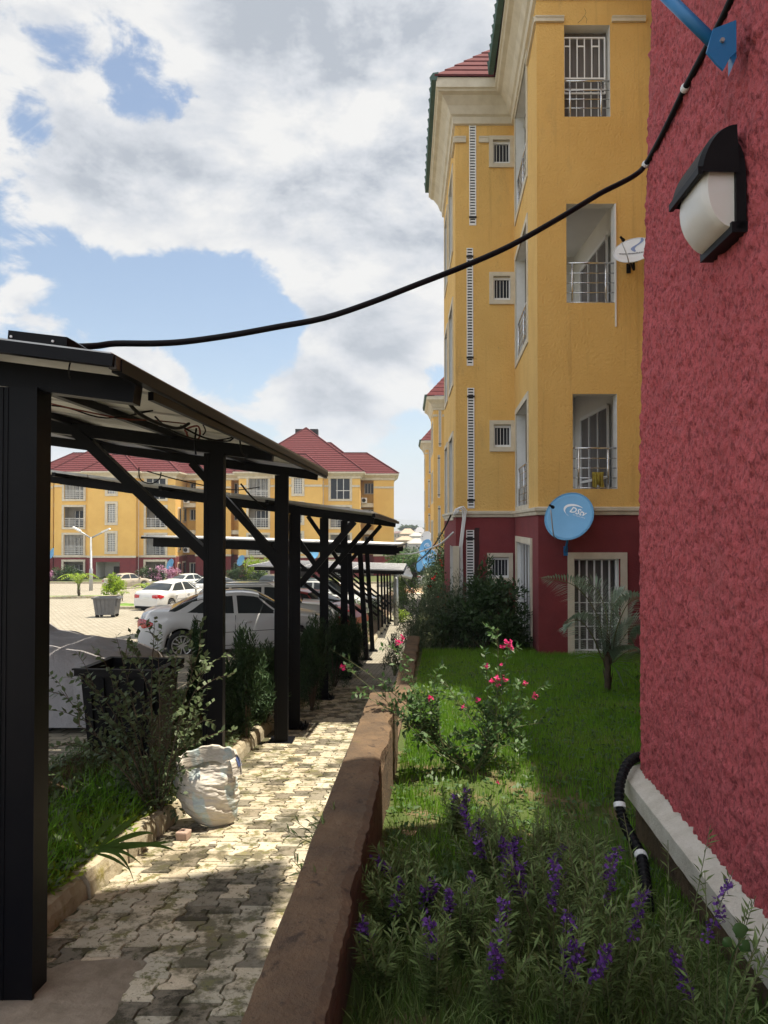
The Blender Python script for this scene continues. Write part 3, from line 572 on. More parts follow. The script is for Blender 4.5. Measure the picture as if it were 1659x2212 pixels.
mb.add([(cx, YC-.01, -2.2), (8, YC-.01, -2.2), (8, YC-.01, 11.2), (cx+.35, YC-.01, 11.2), (cx+.13, YC-.01, 4.6)], [(0, 1, 2, 3, 4)])
mb.add([(NX(-3)+.138, -3, 4.6), (cx+.0, YC-.01, 4.6), (cx+.2, YC-.01, 11.2), (NX(-3)+.338, -3, 11.2)], [(0, 1, 2, 3)])
mb.add([(NX(-3), -3, -2), (8, -3, -2), (8, -3, 11.2), (NX(-3)+.3, -3, 11.2)], [(0, 1, 2, 3)]); mb.build('upper_wall', M['rednear'], near)
# unseen wing and roof slab, added and outlined to shade lawn, low wall and path
mb = MB(); mb.box(5.15, 9, YC, 13.4, ZS, 10.9); mb.build('unseen_shade_wing', M['yellow'], near); mb = MB(); mb.box(5.15, 9, YC, 13.4, -2.6, ZS-.14); mb.build('unseen_shade_wing_base', M['red'], near); mb = MB(); mb.box(5.09, 9, YC, 13.4, ZS-.14, ZS); mb.build('string_course', M['cream'], near)
mb = MB(); pl_ = [(.75, -3), (.75, 5.4), (2.23, 6.21), (3.3, 6.75), (3.34, 5.0), (3.65, 5.15), (4.17, 5.42), (5.1, 5.9), (5.08, 10.6), (4.22, 10.9), (4.22, 13.0), (9.2, 13.0), (9.2, -3)]
k = len(pl_); mb.add([(x, y, 10.9) for x, y in pl_]+[(x, y, 11.25) for x, y in pl_], [tuple(range(k))[::-1], tuple(range(k, 2*k))]+[(i, (i+1) % k, (i+1) % k+k, i+k) for i in range(k)]); mb.build('shadow_caster_roof', M['cream'], near)
# plinth band
mb = MB(); rows = []
for i in range(260):
    Y = -3+(YC+.08+3)*i/259; n_ = noise.noise((Y*9, 1, 1))*.006; n2 = noise.noise((Y*16, 3, 1))*.004; zt = -1.665
    rows.append([(NX(Y)+.03, Y, zt+.03+n2), (NX(Y)-.02+n2, Y, zt+.01+n2), (NX(Y)-.086+n_*.5, Y, zt-.03), (NX(Y)-.094+n_*.5, Y, zt-.036), (NX(Y)-.092, Y, zt-.15+n_), (NX(Y)-.03, Y, zt-.155), (NX(Y)-.0, Y, zt-.2)])
mb.grid(rows, flip=True); e_ = rows[-1]; mb.add(e_, [tuple(range(7))]); mb.add([e_[1], e_[2], e_[3], e_[4], e_[5], e_[6], (2.4, YC+.08, -2.46), (2.4, YC+.08, -1.66)], [tuple(range(8))])
mb.build('foundation', M['soil'], near) if 0 else None
fm_ = MB(); fm_.add([(NX(-3)-.025, -3, -1.75), (NX(YC)-.025, YC, -1.75), (NX(YC)-.025, YC, -2.6), (NX(-3)-.025, -3, -2.6)], [(0, 1, 2, 3)]); fm_.add([(NX(YC)-.025, YC+.005, -1.75), (3, YC+.005, -1.75), (3, YC+.005, -2.6), (NX(YC)-.025, YC+.005, -2.6)], [(0, 1, 2, 3)]); fm_.build('foundation', M['oldwall'], near)
mb.build('plinth_band', mat('rough_cream_band', (.62, .58, .50), (.50, .46, .38), 9, .92, bump=.8, bsc=60, bdist=.01, spots=[(4, .62, .12, (.30, .25, .18), (1, 1, 1))]), near)
# wall lamp
lamp = thing('wall_lamp', 'half-dome wall lamp with black hood and frosted shade on the red wall', 'lamp', (NX(3.4), 3.42, 1.3))
Wd = Vector((.0625, 1, 0)).normalized(); Wo = Vector((-1, .0625, 0)).normalized()
def WL(u, o, z): return Vector((NX(3.20), 3.20, 0))+Wd*u+Wo*(o-.05)+Vector((0, 0, z))
w_ = .38; zc = 1.565; hh = .225
mb = MB()                                               # back plate with an arched top
def outline(k, sh): return [(w_/2-(w_/2)*sh*cos(t), zc+hh*1.15*sh*sin(t)) for t in [pi*i/k for i in range(k+1)]]
ol = [(0, zc-hh+.0)]+outline(20, 1)[0:]+[(w_, zc-hh)]
vs = [WL(u, .02, z) for u, z in ol]+[WL(u, .065, z) for u, z in ol]; k = len(ol)
mb.add(vs, [tuple(range(k)), tuple(range(k, 2*k))[::-1]]+[(i, (i+1) % k, (i+1) % k+k, i+k) for i in range(k)]); mb.build('back_plate', M['blackplas'], lamp)
mb = MB(); rows = []                                    # frosted shade: a barrel vault bulging outward
for i in range(17):
    f = i/16; u = .022+(w_-.044)*f; row = []
    for j in range(17):
        t = -pi/2+pi*j/16; row.append(WL(u, .06+.148*cos(t)*(.82+.18*max(0, 1-abs(2*f-1)**5)**.5), zc-.015+(hh-.03)*sin(t)))
    rows.append(row)
mb.grid(rows); mb.add(rows[0]+[WL(.022, .05, zc-.015)], [tuple(range(18))]); mb.add(rows[-1]+[WL(w_-.022, .05, zc-.015)], [tuple(range(18))]); mb.build('shade', mat('frosted_shade', (.78, .77, .74), (.72, .69, .62), 2, .3, trans=.15), lamp, smooth=True)
mb = MB(); rows = []                                    # hood: the same vault a little larger, cut on a slant, with a rim
for i in range(15):
    f = i/14; u = -.004+(w_+.008)*f; row = []
    for j in range(13):
        t = .16+(pi/2-.16)*j/12; row.append(WL(u, .06+.175*cos(t)*(1.0 if 0 < i < 14 else .9), zc+.0+(hh+.035)*sin(t)*(1 if 0 < i < 14 else .97)))
    rows.append(row)
mb.grid(rows)
for rr_ in (rows[0], rows[-1]): q = [WL(-.004 if rr_ is rows[0] else w_+.004, .05, zc+.03)]; mb.add(rr_+q, [tuple(range(len(rr_)+1))])
mb.bar(WL(-.008, .225, zc+.045), WL(w_+.008, .225, zc+.045), .022, .035); 
mb.build('hood', M['blackplas'], lamp, smooth=False)
mb = MB(); mb.bar(WL(-.0, .05, zc-hh+.01), WL(w_, .05, zc-hh+.01), .07, .05); mb.build('lower_rim', M['blackplas'], lamp)
# blue dish bracket above
br = thing('dish_bracket', 'deep blue steel tube with folded wall plate bolted to the red wall, top right', 'bracket', (NX(3.29)-.02, 3.29, 2.2))
mb = MB(); a_ = P(1541, 92, 3.22); b_ = P(1425, -22, 3.30); mb.tube([a_, b_], .027, 18); mb.build('arm', M['bluedeep'], br, smooth=True)
mb = MB()
def plate(Yp, dx):
    pts = [P(1541+dx, 62, Yp), P(1590, 43, Yp), P(1591, 112, Yp), P(1577, 124, Yp), P(1563, 151, Yp), P(1549, 138, Yp), P(1527, 112, Yp)]
    q = [p+Vector((0, .012, 0)) for p in pts]; k = len(pts); mb.add(pts+q, [tuple(range(k)), tuple(range(k, 2*k))[::-1]]+[(i, (i+1) % k, (i+1) % k+k, i+k) for i in range(k)])
plate(3.17, 0); plate(3.27, 4); pA = P(1591, 44, 3.17); pB = P(1591, 124, 3.17)
mb.add([pA, pB, pB+Vector((.03, .14, 0)), pA+Vector((.03, .14, 0))], [(0, 1, 2, 3)]); mb.build('wall_plate', M['bluedeep'], br)
mb = MB(); c_ = P(1560, 87, 3.165); mb.disc(c_, (0, 1, 0), .010, .014, 8); mb.build('bolt', M['metal'], br)
# big black cable from the wall to the carport, with white clips
cab = thing('black_cable', 'thick black cable clipped to the red wall and slung across to the carport', 'cable', P(1395, 360, 4.75))
wp = [(1590, -25), (1560, 40), (1525, 105), (1480, 190), (1437, 278), (1395, 355)]
def onwall(x, y, o=.03):
    u = (x-829.5)/FPX; Y = 1.415/(u-.0625); lean = 0
    for _ in range(6):
        z = P(x, y, Y).z; lean = max(0, z-.4)*.033; Y = (1.415+lean-o)/(u-.0625)
    return P(x, y, Y)
pts = [onwall(x, y) for x, y in wp]
free = [(1372, 378), (1340, 396), (1300, 416), (1250, 446), (1200, 476), (1100, 532), (1000, 576), (900, 615), (800, 654), (700, 687), (600, 706), (500, 724), (400, 738), (330, 742), (250, 742), (210, 747), (170, 749)]
Y0 = pts[-1].y; pts += [P(x, y, Y0-.02+(3.75-Y0)*((i+1)/len(free))) for i, (x, y) in enumerate(free)]
def smoothpath(p, k=4):
    o = []
    for i in range(len(p)-1):
        p0 = p[max(i-1, 0)]; p1 = p[i]; p2 = p[i+1]; p3 = p[min(i+2, len(p)-1)]
        for j in range(k):
            t = j/k; o.append(.5*((2*p1)+(p2-p0)*t+(2*p0-5*p1+4*p2-p3)*t*t+(3*p1-p0-3*p2+p3)*t**3))
    return o+[p[-1]]
mb = MB(); mb.tube(smoothpath(pts), .0175, 12); mb.build('cable', M['blackplas'], cab, smooth=True)
for i in (3, 5):
    mb = MB(); d = (pts[i]-pts[i-1]).normalized(); mb.tube([pts[i]-d*.018, pts[i]-d*.006, pts[i]+d*.012, pts[i]+d*.018], [.021, .026, .025, .021], 12); mb.bar(pts[i], pts[i]+Vector((.035, .0, .02)), .022, .022)
    mb.build('clip', M['pvc'], cab, smooth=False)
# corrugated conduit at the wall foot
cc = thing('corrugated_conduit', 'black corrugated conduit curving round the foot of the red wall corner', 'conduit', P(1345, 1750, 4.5))
pc = smoothpath([P(1393, 1634, 4.95), P(1372, 1637, 4.86), P(1353, 1655, 4.76), P(1340, 1690, 4.66), P(1338, 1735, 4.56), P(1347, 1775, 4.48), P(1366, 1812, 4.34), P(1385, 1850, 4.2), P(1392, 1890, 4.05), P(1396, 1925, 3.9), P(1400, 1965, 3.75)], 16)
mb = MB(); mb.tube(pc, [.030+.0035*(1 if (i//2) % 2 else -1) for i in range(len(pc))], 12); mb.build('tube', M['blackplas'], cc)
for i in (66, 112):
    mb = MB(); mb.tube([pc[i-2], pc[i+2]], .037, 14); mb.build('tie', M['pvc'], cc, smooth=False)
# ================================================================ OPPOSITE APARTMENT BLOCKS
YO = 92.0; pxm = YO/FPX
def opposite():
    root = thing('apartment_building', '', 'building', (-11, 96, -7.4), 'yellow and red apartment buildings across the car park')
    cX = PX(646.5, YO); z = lambda y: PZ(y, YO); zs = z(1202); zb = -8.6; zt = z(1030)
    dx = lambda px: (px-646.5)*pxm
    up = MB(); lo = MB(); tr = MB(); rooms = MB(); eav = MB(); bnd = MB()
    fl = [(1018, 1078), (1095, 1139), (1155, 1199), (1213, 1252)]
    bits = []
    def seg(x0, x1, Y0, Y1, holes, flip=False, band=True, room=True):
        F = Fr((cX+x0, Y0), (cX+x1, Y1), flip); hu = [h for h in holes if h[2] > zs]; hl = [h for h in holes if h[3] < zs]
        F.wall(up, zs, zt+.35, hu, .25, 0); F.wall(lo, zb, zs, hl, .25, 0)
        F.box(bnd, -.06, F.len+.06, -.09, 0, zs-.12, zs+.14); 
        if band:
            zz = z(1050); us = sorted([0, F.len]+[u for h in hu if h[3] > zz for u in (h[0]-.24, h[1]+.24)])
            for i in range(0, len(us)-1, 2): F.box(bnd, us[i], us[i+1], -.08, 0, zz-.13, zz+.13)
        return F
    def surr(F, a, b, c, d, w, sides='lrtb'): s = MB(); F.frame(s, a, b, c, d, w, -.08, .02, sides=sides); s.build('window_surround', M['cream'], root)
    tw = dx(698)                                        # stair tower
    gx = [(-13, 8)]
    tower_holes = []
    gb0, gb1 = dx(637), dx(654)
    hs = [(gb0+tw, gb1+tw, z(b), z(a)) for a, b in ((1024, 1067), (1089, 1129), (1152, 1191))]
    ent = (dx(612)+tw, dx(664)+tw, z(1256), z(1213))
    F = seg(-tw, tw, YO-1, YO-1, hs+[ent])
    rooms = MB(); F.room(rooms, ent[0]+.02, ent[1]-.02, .25, 3.2, ent[2], ent[3]-.02); rooms.build('entrance_porch', M['inwhite'], root)
    m = MB(); F.box(m, ent[0]+1.25, ent[1]-.03, 2.9, 3.05, ent[2], ent[3]-.75); m.build('entrance_door', M['door'], root)
    for h in hs:
        surr(F, h[0]-.32, h[1]+.32, h[2]-.32, h[3]+.32, .32)
        m = MB(); F.box(m, h[0], h[1], .16, .2, h[2], h[3], 1)
        for i in range(6): u = h[0]+(h[1]-h[0])*i/5; F.box(m, u-.035, u+.035, .1, .15, h[2], h[3])
        n_ = int((h[3]-h[2])/.22)
        for i in range(n_+1): q = h[2]+(h[3]-h[2])*i/n_; F.box(m, h[0], h[1], .105, .152, q-.03, q+.03)
        m.build('glass_block_window', [M['white'], M['greyglass']], root)
    for s_ in (-1, 1):
        F = Fr((cX+s_*tw, YO-1), (cX+s_*tw, YO), s_ < 0 or False)
        # short return walls
        for (x0, y0, x1, y1) in ((s_*tw, YO-1, s_*tw, YO+.01),):
            q = [(cX+x0, y0), (cX+x1, y1)]
            up.add([(q[0][0], q[0][1], zs), (q[1][0], q[1][1], zs), (q[1][0], q[1][1], zt+.3), (q[0][0], q[0][1], zt+.3)], [(0, 1, 2, 3)]); lo.add([(q[0][0], q[0][1], zb), (q[1][0], q[1][1], zb), (q[1][0], q[1][1], zs), (q[0][0], q[0][1], zs)], [(0, 1, 2, 3)])
        a, b = (tw, dx(777.5)) if s_ > 0 else (-dx(777.5), -tw); Wl = b-a
        o0, o1 = (dx(714)-a, dx(756)-a) if s_ > 0 else (.95, .95+dx(756)-dx(714))
        if s_ < 0: o0 = Wl-(dx(756)-tw); o1 = Wl-(dx(714)-tw)
        H = [(o0, o1, z(bb), z(aa)) for aa, bb in fl]
        F = seg(a, b, YO, YO, H)
        for k, h in enumerate(H):
            surr(F, h[0]-.28, h[1]+.28, h[2]-.26, h[3]+.26, .27, 'lrtb' if k < 3 else 'lrt')
            rooms = MB(); F.room(rooms, h[0]-.3, h[1]+.3, .25, 1.9, h[2]-.05, h[3]+.05); rooms.build('balcony_interior', M['inbeige'], root)
            closed = (k == 0 and s_ > 0)
            m = MB(); F.box(m, h[0]+(.0 if closed else .6), h[1]-.0, 1.6 if not closed else .1, 1.75 if not closed else .2, h[2], h[3]-(0 if closed else .5), 1)
            d0 = 1.5 if not closed else .04
            for i in range(4): u = h[0]+(.0 if closed else .75)+(h[1]-h[0]-(.0 if closed else .75))*i/3; F.box(m, u-.04, u+.04, d0, d0+.06, h[2], h[3]-(0 if closed else .5))
            F.box(m, h[0]+.7, h[1], d0, d0+.05, h[2]+1.05, h[2]+1.13); m.build('balcony_door', [M['white'], M['glass'] if not closed else M['glass']], root)
            if not closed:
                r = MB()
                bars = (k == 2 or (k == 0 and s_ < 0))
                for i in range(5): zz = h[2]+.2+.95*i/4; F.box(r, h[0], h[1], .06, .10, zz-.025, zz+.025)
                for i in range(2 if not bars else 14): u = h[0]+(h[1]-h[0])*(i+.5)/(2 if not bars else 14); F.box(r, u-.018, u+.018, .055, .095, h[2], h[2]+1.2 if not bars else h[3])
                r.build('railing', M['white'] if k != 2 or s_ < 0 else M['metal'], root)
        # side wall running back to the recess, then recess wall, then plain end block
        e0 = dx(777.5)*s_; F = Fr((cX+e0, YO), (cX+e0, 97.4), s_ > 0)
        sh_ = [(1.2, 2.1, z(bb), z(aa)+.0) for aa, bb in ((1098, 1130), (1160, 1190), (1219, 1252))]+[(3.3, 4.6, z(bb), z(aa)) for aa, bb in ((1098, 1126), (1160, 1188), (1219, 1246))]
        if s_ < 0: sh_ = []
        F.wall(up, zs, zt+.35, [h for h in sh_ if h[2] > zs], .2); F.wall(lo, zb, zs, [h for h in sh_ if h[3] < zs], .2); F.box(bnd, 0, F.len, -.09, 0, zs-.12, zs+.14)
        for h in sh_:
            surr(F, h[0]-.2, h[1]+.2, h[2]-.2, h[3]+.2, .2); m = MB(); F.box(m, h[0], h[1], .12, .16, h[2], h[3], 1); F.frame(m, h[0], h[1], h[2], h[3], .09, .06, .1); m.build('window', [M['white'], M['glass']], root)
        r0 = PX(807, 95.4)-cX; x0, x1 = (e0, r0*s_) if s_ > 0 else (r0*s_, e0)
        H = [(.5, 1.7, z(b_)+0, z(a_)) for a_, b_ in ((1040, 1062), (1100, 1122), (1162, 1184), (1222, 1245))]
        if s_ < 0: H = [(x1-x0-h[1], x1-x0-h[0], h[2], h[3]) for h in H]
        F = Fr((cX+x0, 97.4), (cX+x1, 97.4)); F.wall(up, zs, zt+.35, [h for h in H if h[2] > zs], .2); F.wall(lo, zb, zs, [h for h in H if h[3] < zs], .2)
        for h in H:
            surr(F, h[0]-.12, h[1]+.12, h[2]-.12, h[3]+.12, .12); m = MB(); F.box(m, h[0], h[1], .12, .16, h[2], h[3], 1); [F.box(m, h[0]+(h[1]-h[0])*i/3-.04, h[0]+(h[1]-h[0])*i/3+.04, .05, .1, h[2], h[3]) for i in range(4)]; m.build('window', [M['white'], M['glass']], root)
        for zz in (z(1085), z(1146)): bnd.box(cX+x0, cX+x1, 95.6, 97.4, zz-.55, zz-.0)
        if s_ > 0:
            for yy in (1079, 1190):
                m = MB(); xx = cX+e0+.08; m.box(xx, xx+.75, 95.3, 95.75, z(yy)-.35, z(yy)+.35, 0); m.disc((xx+.33, 95.28, z(yy)), (0, 1, 0), .27, .04, 14, 1); m.build('air_conditioner', [M['pvc'], M['dark']], root)
        p0, p1 = (r0*s_, (PX(851, 95.4)-cX)*s_) if s_ > 0 else ((PX(851, 95.4)-cX)*s_, r0*s_)
        seg(p0, p1, 95.4, 95.4, [])
        for xe in (p0, p1):
            F = Fr((cX+xe, 95.4), (cX+xe, 104 if xe in ((PX(851, 95.4)-cX)*s_,) else 97.4), xe > 0 if xe in ((PX(851, 95.4)-cX)*s_,) else xe < 0); F.wall(up, zs, zt+.35); F.wall(lo, zb, zs); F.box(bnd, 0, F.len, -.09, 0, zs-.12, zs+.14)
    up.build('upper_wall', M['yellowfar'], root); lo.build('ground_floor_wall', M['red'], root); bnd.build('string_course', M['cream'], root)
    # eaves follow the outline
    r0 = PX(807, 95.4)-cX; r1 = PX(851, 95.4)-cX; e0 = dx(777.5)
    half = [(tw, YO-1), (tw, YO), (e0, YO), (e0, 95.4), (r1, 95.4), (r1, 104)]
    path = [(cX-x, y_) for x, y_ in reversed(half)]+[(cX+x, y_) for x, y_ in half]
    sweep(eav, path, [(0, zt-.25), (.12, zt-.2), (.15, zt+.05), (.3, zt+.18), (.6, zt+.42), (.66, zt+.45), (.66, zt+.62)])
    eav.build('eaves', M['cream'], root)
    rf = MB()
    def hip(x0, x1, y0, y1, zb_, sl, stp=.36):
        hw = min((x1-x0), (y1-y0))/2; n_ = max(3, int(hw/stp))
        for i in range(n_):
            a = hw*i/n_; b = hw*(i+1)/n_; za = zb_+a*sl+.07; zc_ = zb_+b*sl
            o = [(x0+a, y0+a), (x1-a, y0+a), (x1-a, y1-a), (x0+a, y1-a)]; q = [(x0+b, y0+b), (x1-b, y0+b), (x1-b, y1-b), (x0+b, y1-b)]
            vs = [(cX+x, y_, za) for x, y_ in o]+[(cX+x, y_, zc_) for x, y_ in q]+[(cX+x, y_, za-.09) for x, y_ in o]
            rf.add(vs, [(j, (j+1) % 4, (j+1) % 4+4, j+4) for j in range(4)]+[(j+8, (j+1) % 4+8, (j+1) % 4, j) for j in range(4)])
        zt_ = zb_+hw*sl
        for (ax, ay, bx, by) in ((x0, y0, x0+hw, y0+hw), (x1, y0, x1-hw, y0+hw), (x0, y1, x0+hw, y1-hw), (x1, y1, x1-hw, y1-hw)): rf.bar((cX+ax, ay, zb_+.08), (cX+bx, by, zt_+.06), .2, .12)
        rf.bar((cX+x0+hw, y0+hw, zt_+.05), (cX+x1-hw, y1-hw, zt_+.05), .2, .12)
    ze = zt+.6
    hip(-e0-.65, e0+.65, YO-.65, YO-.65+2*(e0+.65), ze, .80); hip(-tw-.65, tw+.65, YO-1.65, YO+4.4, ze+.02, .80)
    hip(-r1-.65, r1+.65, 94.75, 103.6, ze+.01, .72); hip(-9.2, 9.2, 96.2, 108, ze, .84)
    rf.build('roof', M['tile'], root)
    [MB().box(cX+a, cX+b, 100.4, 101.6, ze+5.2, ze+6.75).build('roof_vent_box', M['dark'], root) for a, b in ((-1.6, -.4), (.5, 1.6))]
    dl = MB()
    for x in (-tw+.5-1.0, ): dl.box(cX+x+2*tw+.35, cX+x+2*tw+.55, YO-.06, YO, zb, zt-.5)
    dl.build('downpipe', M['pvc'], root)
    return root
opA = opposite(); opA['label'] = 'yellow apartment building with the peaked maroon roof, across the car park beside the distant gap'
opB = copy_tree(opA, None, (-23.9, 0, 0)); opB['label'] = 'left yellow and red apartment building behind the street lamp and tan car'
# ================================================================ SATELLITE DISHES
def text_mesh(body, size, m, parent, origin, ex, ey, name='lettering', shear=.0, bold=0):
    c = bpy.data.curves.new('txt', 'FONT'); c.body = body; c.size = size; c.align_x = 'CENTER'; c.align_y = 'CENTER'; c.shear = shear; c.offset = bold; c.resolution_u = 2
    t = bpy.data.objects.new('txt', c); COL.objects.link(t); bpy.context.view_layer.update(); me = bpy.data.meshes.new_from_object(t.evaluated_get(bpy.context.evaluated_depsgraph_get())); bpy.data.objects.remove(t)
    ex = Vector(ex).normalized(); ey = Vector(ey).normalized(); pw = parent_world(parent)
    for v in me.vertices: v.co = Vector(origin(v.co.x, v.co.y))-pw if callable(origin) else Vector(origin)+ex*v.co.x+ey*v.co.y-pw
    me.materials.clear(); me.materials.append(m); o = bpy.data.objects.new(name, me); COL.objects.link(o); o.parent = parent; return o
def dish(c, nrm, rx, ry, label, wallpt=None, arm=.62, m='blue', text=None, grp=None, roll=0, detail=True, lnbside=0):
    c = Vector(c); n = Vector(nrm).normalized(); e1 = Vector((0, 0, 1)).cross(n).normalized(); e1 = -e1; e2 = e1.cross(n) if e1.cross(n).z > 0 else n.cross(e1)
    if e1.x < 0: e1 = -e1
    e1, e2 = e1*cos(roll)+e2*sin(roll), e2*cos(roll)-e1*sin(roll)
    t = thing('satellite_dish', label, 'satellite dish', c-n*.1-Vector((0, 0, ry)), grp)
    dp = .14
    def S_(x, y, o=0): r2 = (x/rx)**2+(y/ry)**2; return c+e1*x+e2*y+n*(dp*rx*(r2-1)+o)
    mb = MB(); k = 36; rg = 8; vs = [S_(0, 0)]; 
    for i in range(1, rg+1):
        for j in range(k): a = 2*pi*j/k; vs.append(S_(rx*i/rg*cos(a), ry*i/rg*sin(a)))
    fs = [(0, 1+j, 1+(j+1) % k) for j in range(k)]+[(1+(i-1)*k+j, 1+i*k+j, 1+i*k+(j+1) % k, 1+(i-1)*k+(j+1) % k) for i in range(1, rg) for j in range(k)]
    b = len(vs); vs += [v-n*.012 for v in vs]; fs += [tuple(i+b for i in f)[::-1] for f in fs]
    fs += [(1+(rg-1)*k+j, b+1+(rg-1)*k+j, b+1+(rg-1)*k+(j+1) % k, 1+(rg-1)*k+(j+1) % k) for j in range(k)]
    mb.add(vs, fs); rim = [S_(rx*cos(2*pi*j/k), ry*sin(2*pi*j/k)) for j in range(k+1)]; mb.tube(rim, .009*rx/.45, 6, cap=False); mb.build('reflector', M[m], t, smooth=True)
    foot = S_(rx*.12*lnbside, -ry*.97); lnb = c+n*rx*arm*1.55-e2*ry*.12+e1*rx*lnbside*.5
    mb = MB(); mb.tube(smoothpath([foot-n*.03, foot+n*rx*.35-e2*.03*rx, lnb-n*.04-e2*.05], 4), .012*rx/.45, 8); mb.build('feed_arm', M['metal'] if m != 'blue' else M['metal'], t, smooth=True)
    d = (S_(0, 0)-lnb).normalized(); mb = MB(); mb.tube([lnb-d*.05, lnb+d*.01, lnb+d*.02, lnb+d*.06], [.02, .022, .03, .03], 12); mb.build('receiver', M['blackplas'], t, smooth=False)
    if wallpt is not None:
        wv = Vector(wallpt); mb = MB(); k2 = c-n*(.11*rx/.45+.04)-e2*ry*.35; mb.tube(smoothpath([k2, k2-Vector((0, 0, .32*ry/.45))*.6-n*.05, Vector((k2.x*.5+wv.x*.5, k2.y*.4+wv.y*.6, wv.z+.05)), wv], 4), .022, 8); mb.bar(wv-Vector((0, 0, .09)), wv+Vector((0, 0, .09)), .08, .02, up=(0, 1, 0))
        mb.bar(k2-e1*.07, k2+e1*.07, .06, .08); mb.build('mount', M['bluedeep'] if m == 'blue' else M['blackplas'], t)
    if text: text(t, S_, e1, e2, rx, ry)
    return t
def dstv(t, S_, e1, e2, rx, ry, small=True):
    s = rx/.45
    text_mesh('DStv', .16*s, M['whitemark'], t, lambda x, y: S_(x+.10*s, y+.15*s, .006), e1, e2, shear=.25, bold=.0035*s)
    if s > .95 and small: text_mesh('so much more', .042*s, M['whitemark'], t, lambda x, y: S_(x+.16*s, y+.075*s, .006), e1, e2, shear=.2)
    mb = MB(); rows = []
    for i in range(25):
        a = R(62)+R(185)*i/24; w = .002+.020*sin(pi*min(1, i/24*1.15+.0))**1.0 if i < 24 else .002; cx_, cy_ = .06*s, .135*s
        rows.append([S_(cx_+(.19*s+w*s)*cos(a)*1.15, cy_+(.125*s+w*s)*sin(a), .006), S_(cx_+(.19*s-w*s)*cos(a)*1.15, cy_+(.125*s-w*s)*sin(a), .006)])
    mb.grid(rows); mb.build('swoosh_mark', M['whitemark'], t)
dish(P(1229, 1115, 13.05), (-.42, -.80, .36), .44, .47, 'large light blue satellite dish with white lettering on the red ground floor wall', P(1222, 1190, 13.48), text=dstv, lnbside=-1.0, roll=-.35)
def strong(t, S_, e1, e2, rx, ry):
    text_mesh('www.stronghd.tv', .062, M['darkmark'], t, lambda x, y: S_(x-.04, y-.04, .008), e1, e2, bold=.002)
    mb = MB(); rows = []
    for i in range(21):
        f = i/20; y_ = .30-.30*f; cx_ = .06+.055*sin(f*2*pi+.4)-.06*f; w = .012+.045*sin(pi*f)**.8
        rows.append([S_(cx_-w*.75, y_, .006), S_(cx_+w*.75, y_+.02, .006)])
    mb.grid(rows); mb.build('emblem', M['bluemark'], t)
dish(P(1369, 540, 13.0), (-.38, -.74, .52), .36, .33, 'white satellite dish with grey-blue emblem beside the middle balcony', P(1358, 580, 13.48), m='dishwhite', text=strong, lnbside=-.9, roll=-.1, arm=.55)
G_ = 'blue dishes on the farther right-hand blocks'
dish(P(919, 1183, 40), (-.75, -.6, .35), .47, .50, 'upper blue dish on the second block, above another blue dish', P(935, 1200, 40.6), text=dstv, grp=G_, lnbside=-1)
dish(P(927, 1207, 37), (-.65, -.7, .35), .45, .48, 'middle blue dish on the second block, partly covering a smaller one', P(940, 1222, 37.6), text=dstv, grp=G_, lnbside=-1)
dish(P(908, 1217, 44), (-.85, -.5, .2), .40, .52, 'half-hidden blue dish lowest of the cluster on the second block', P(930, 1225, 44.6), grp=G_, lnbside=-1)
dish(P(920, 1161, 60), (-.6, -.75, .3), .55, .55, 'pale small round dish high above the blue cluster', P(932, 1172, 60.6), m='dishwhite', grp=G_)
G_ = 'blue dishes on the opposite buildings'
for x, y, Y, l in ((101, 1212, 91, 'blue dish at the left end of the opposite building, beside the thick post'), (367, 1219, 91.4, 'blue dish right of the ground floor balcony near the pinkish bush'), (112, 1195, 93, 'blue dish highest at the far left edge of the opposite building'), (520, 1211, 91.5, 'blue dish near the dark recess seen between second and third posts'), (677, 1196, 90, 'blue dish just above the low carport roof in the middle')):
    dish(P(x, y, Y), (-.6 if x != 677 else .1, -.75, .25), .62, .75, l, P(x+6, y+4, Y+.5), grp=G_, lnbside=-.6, roll=-.5)
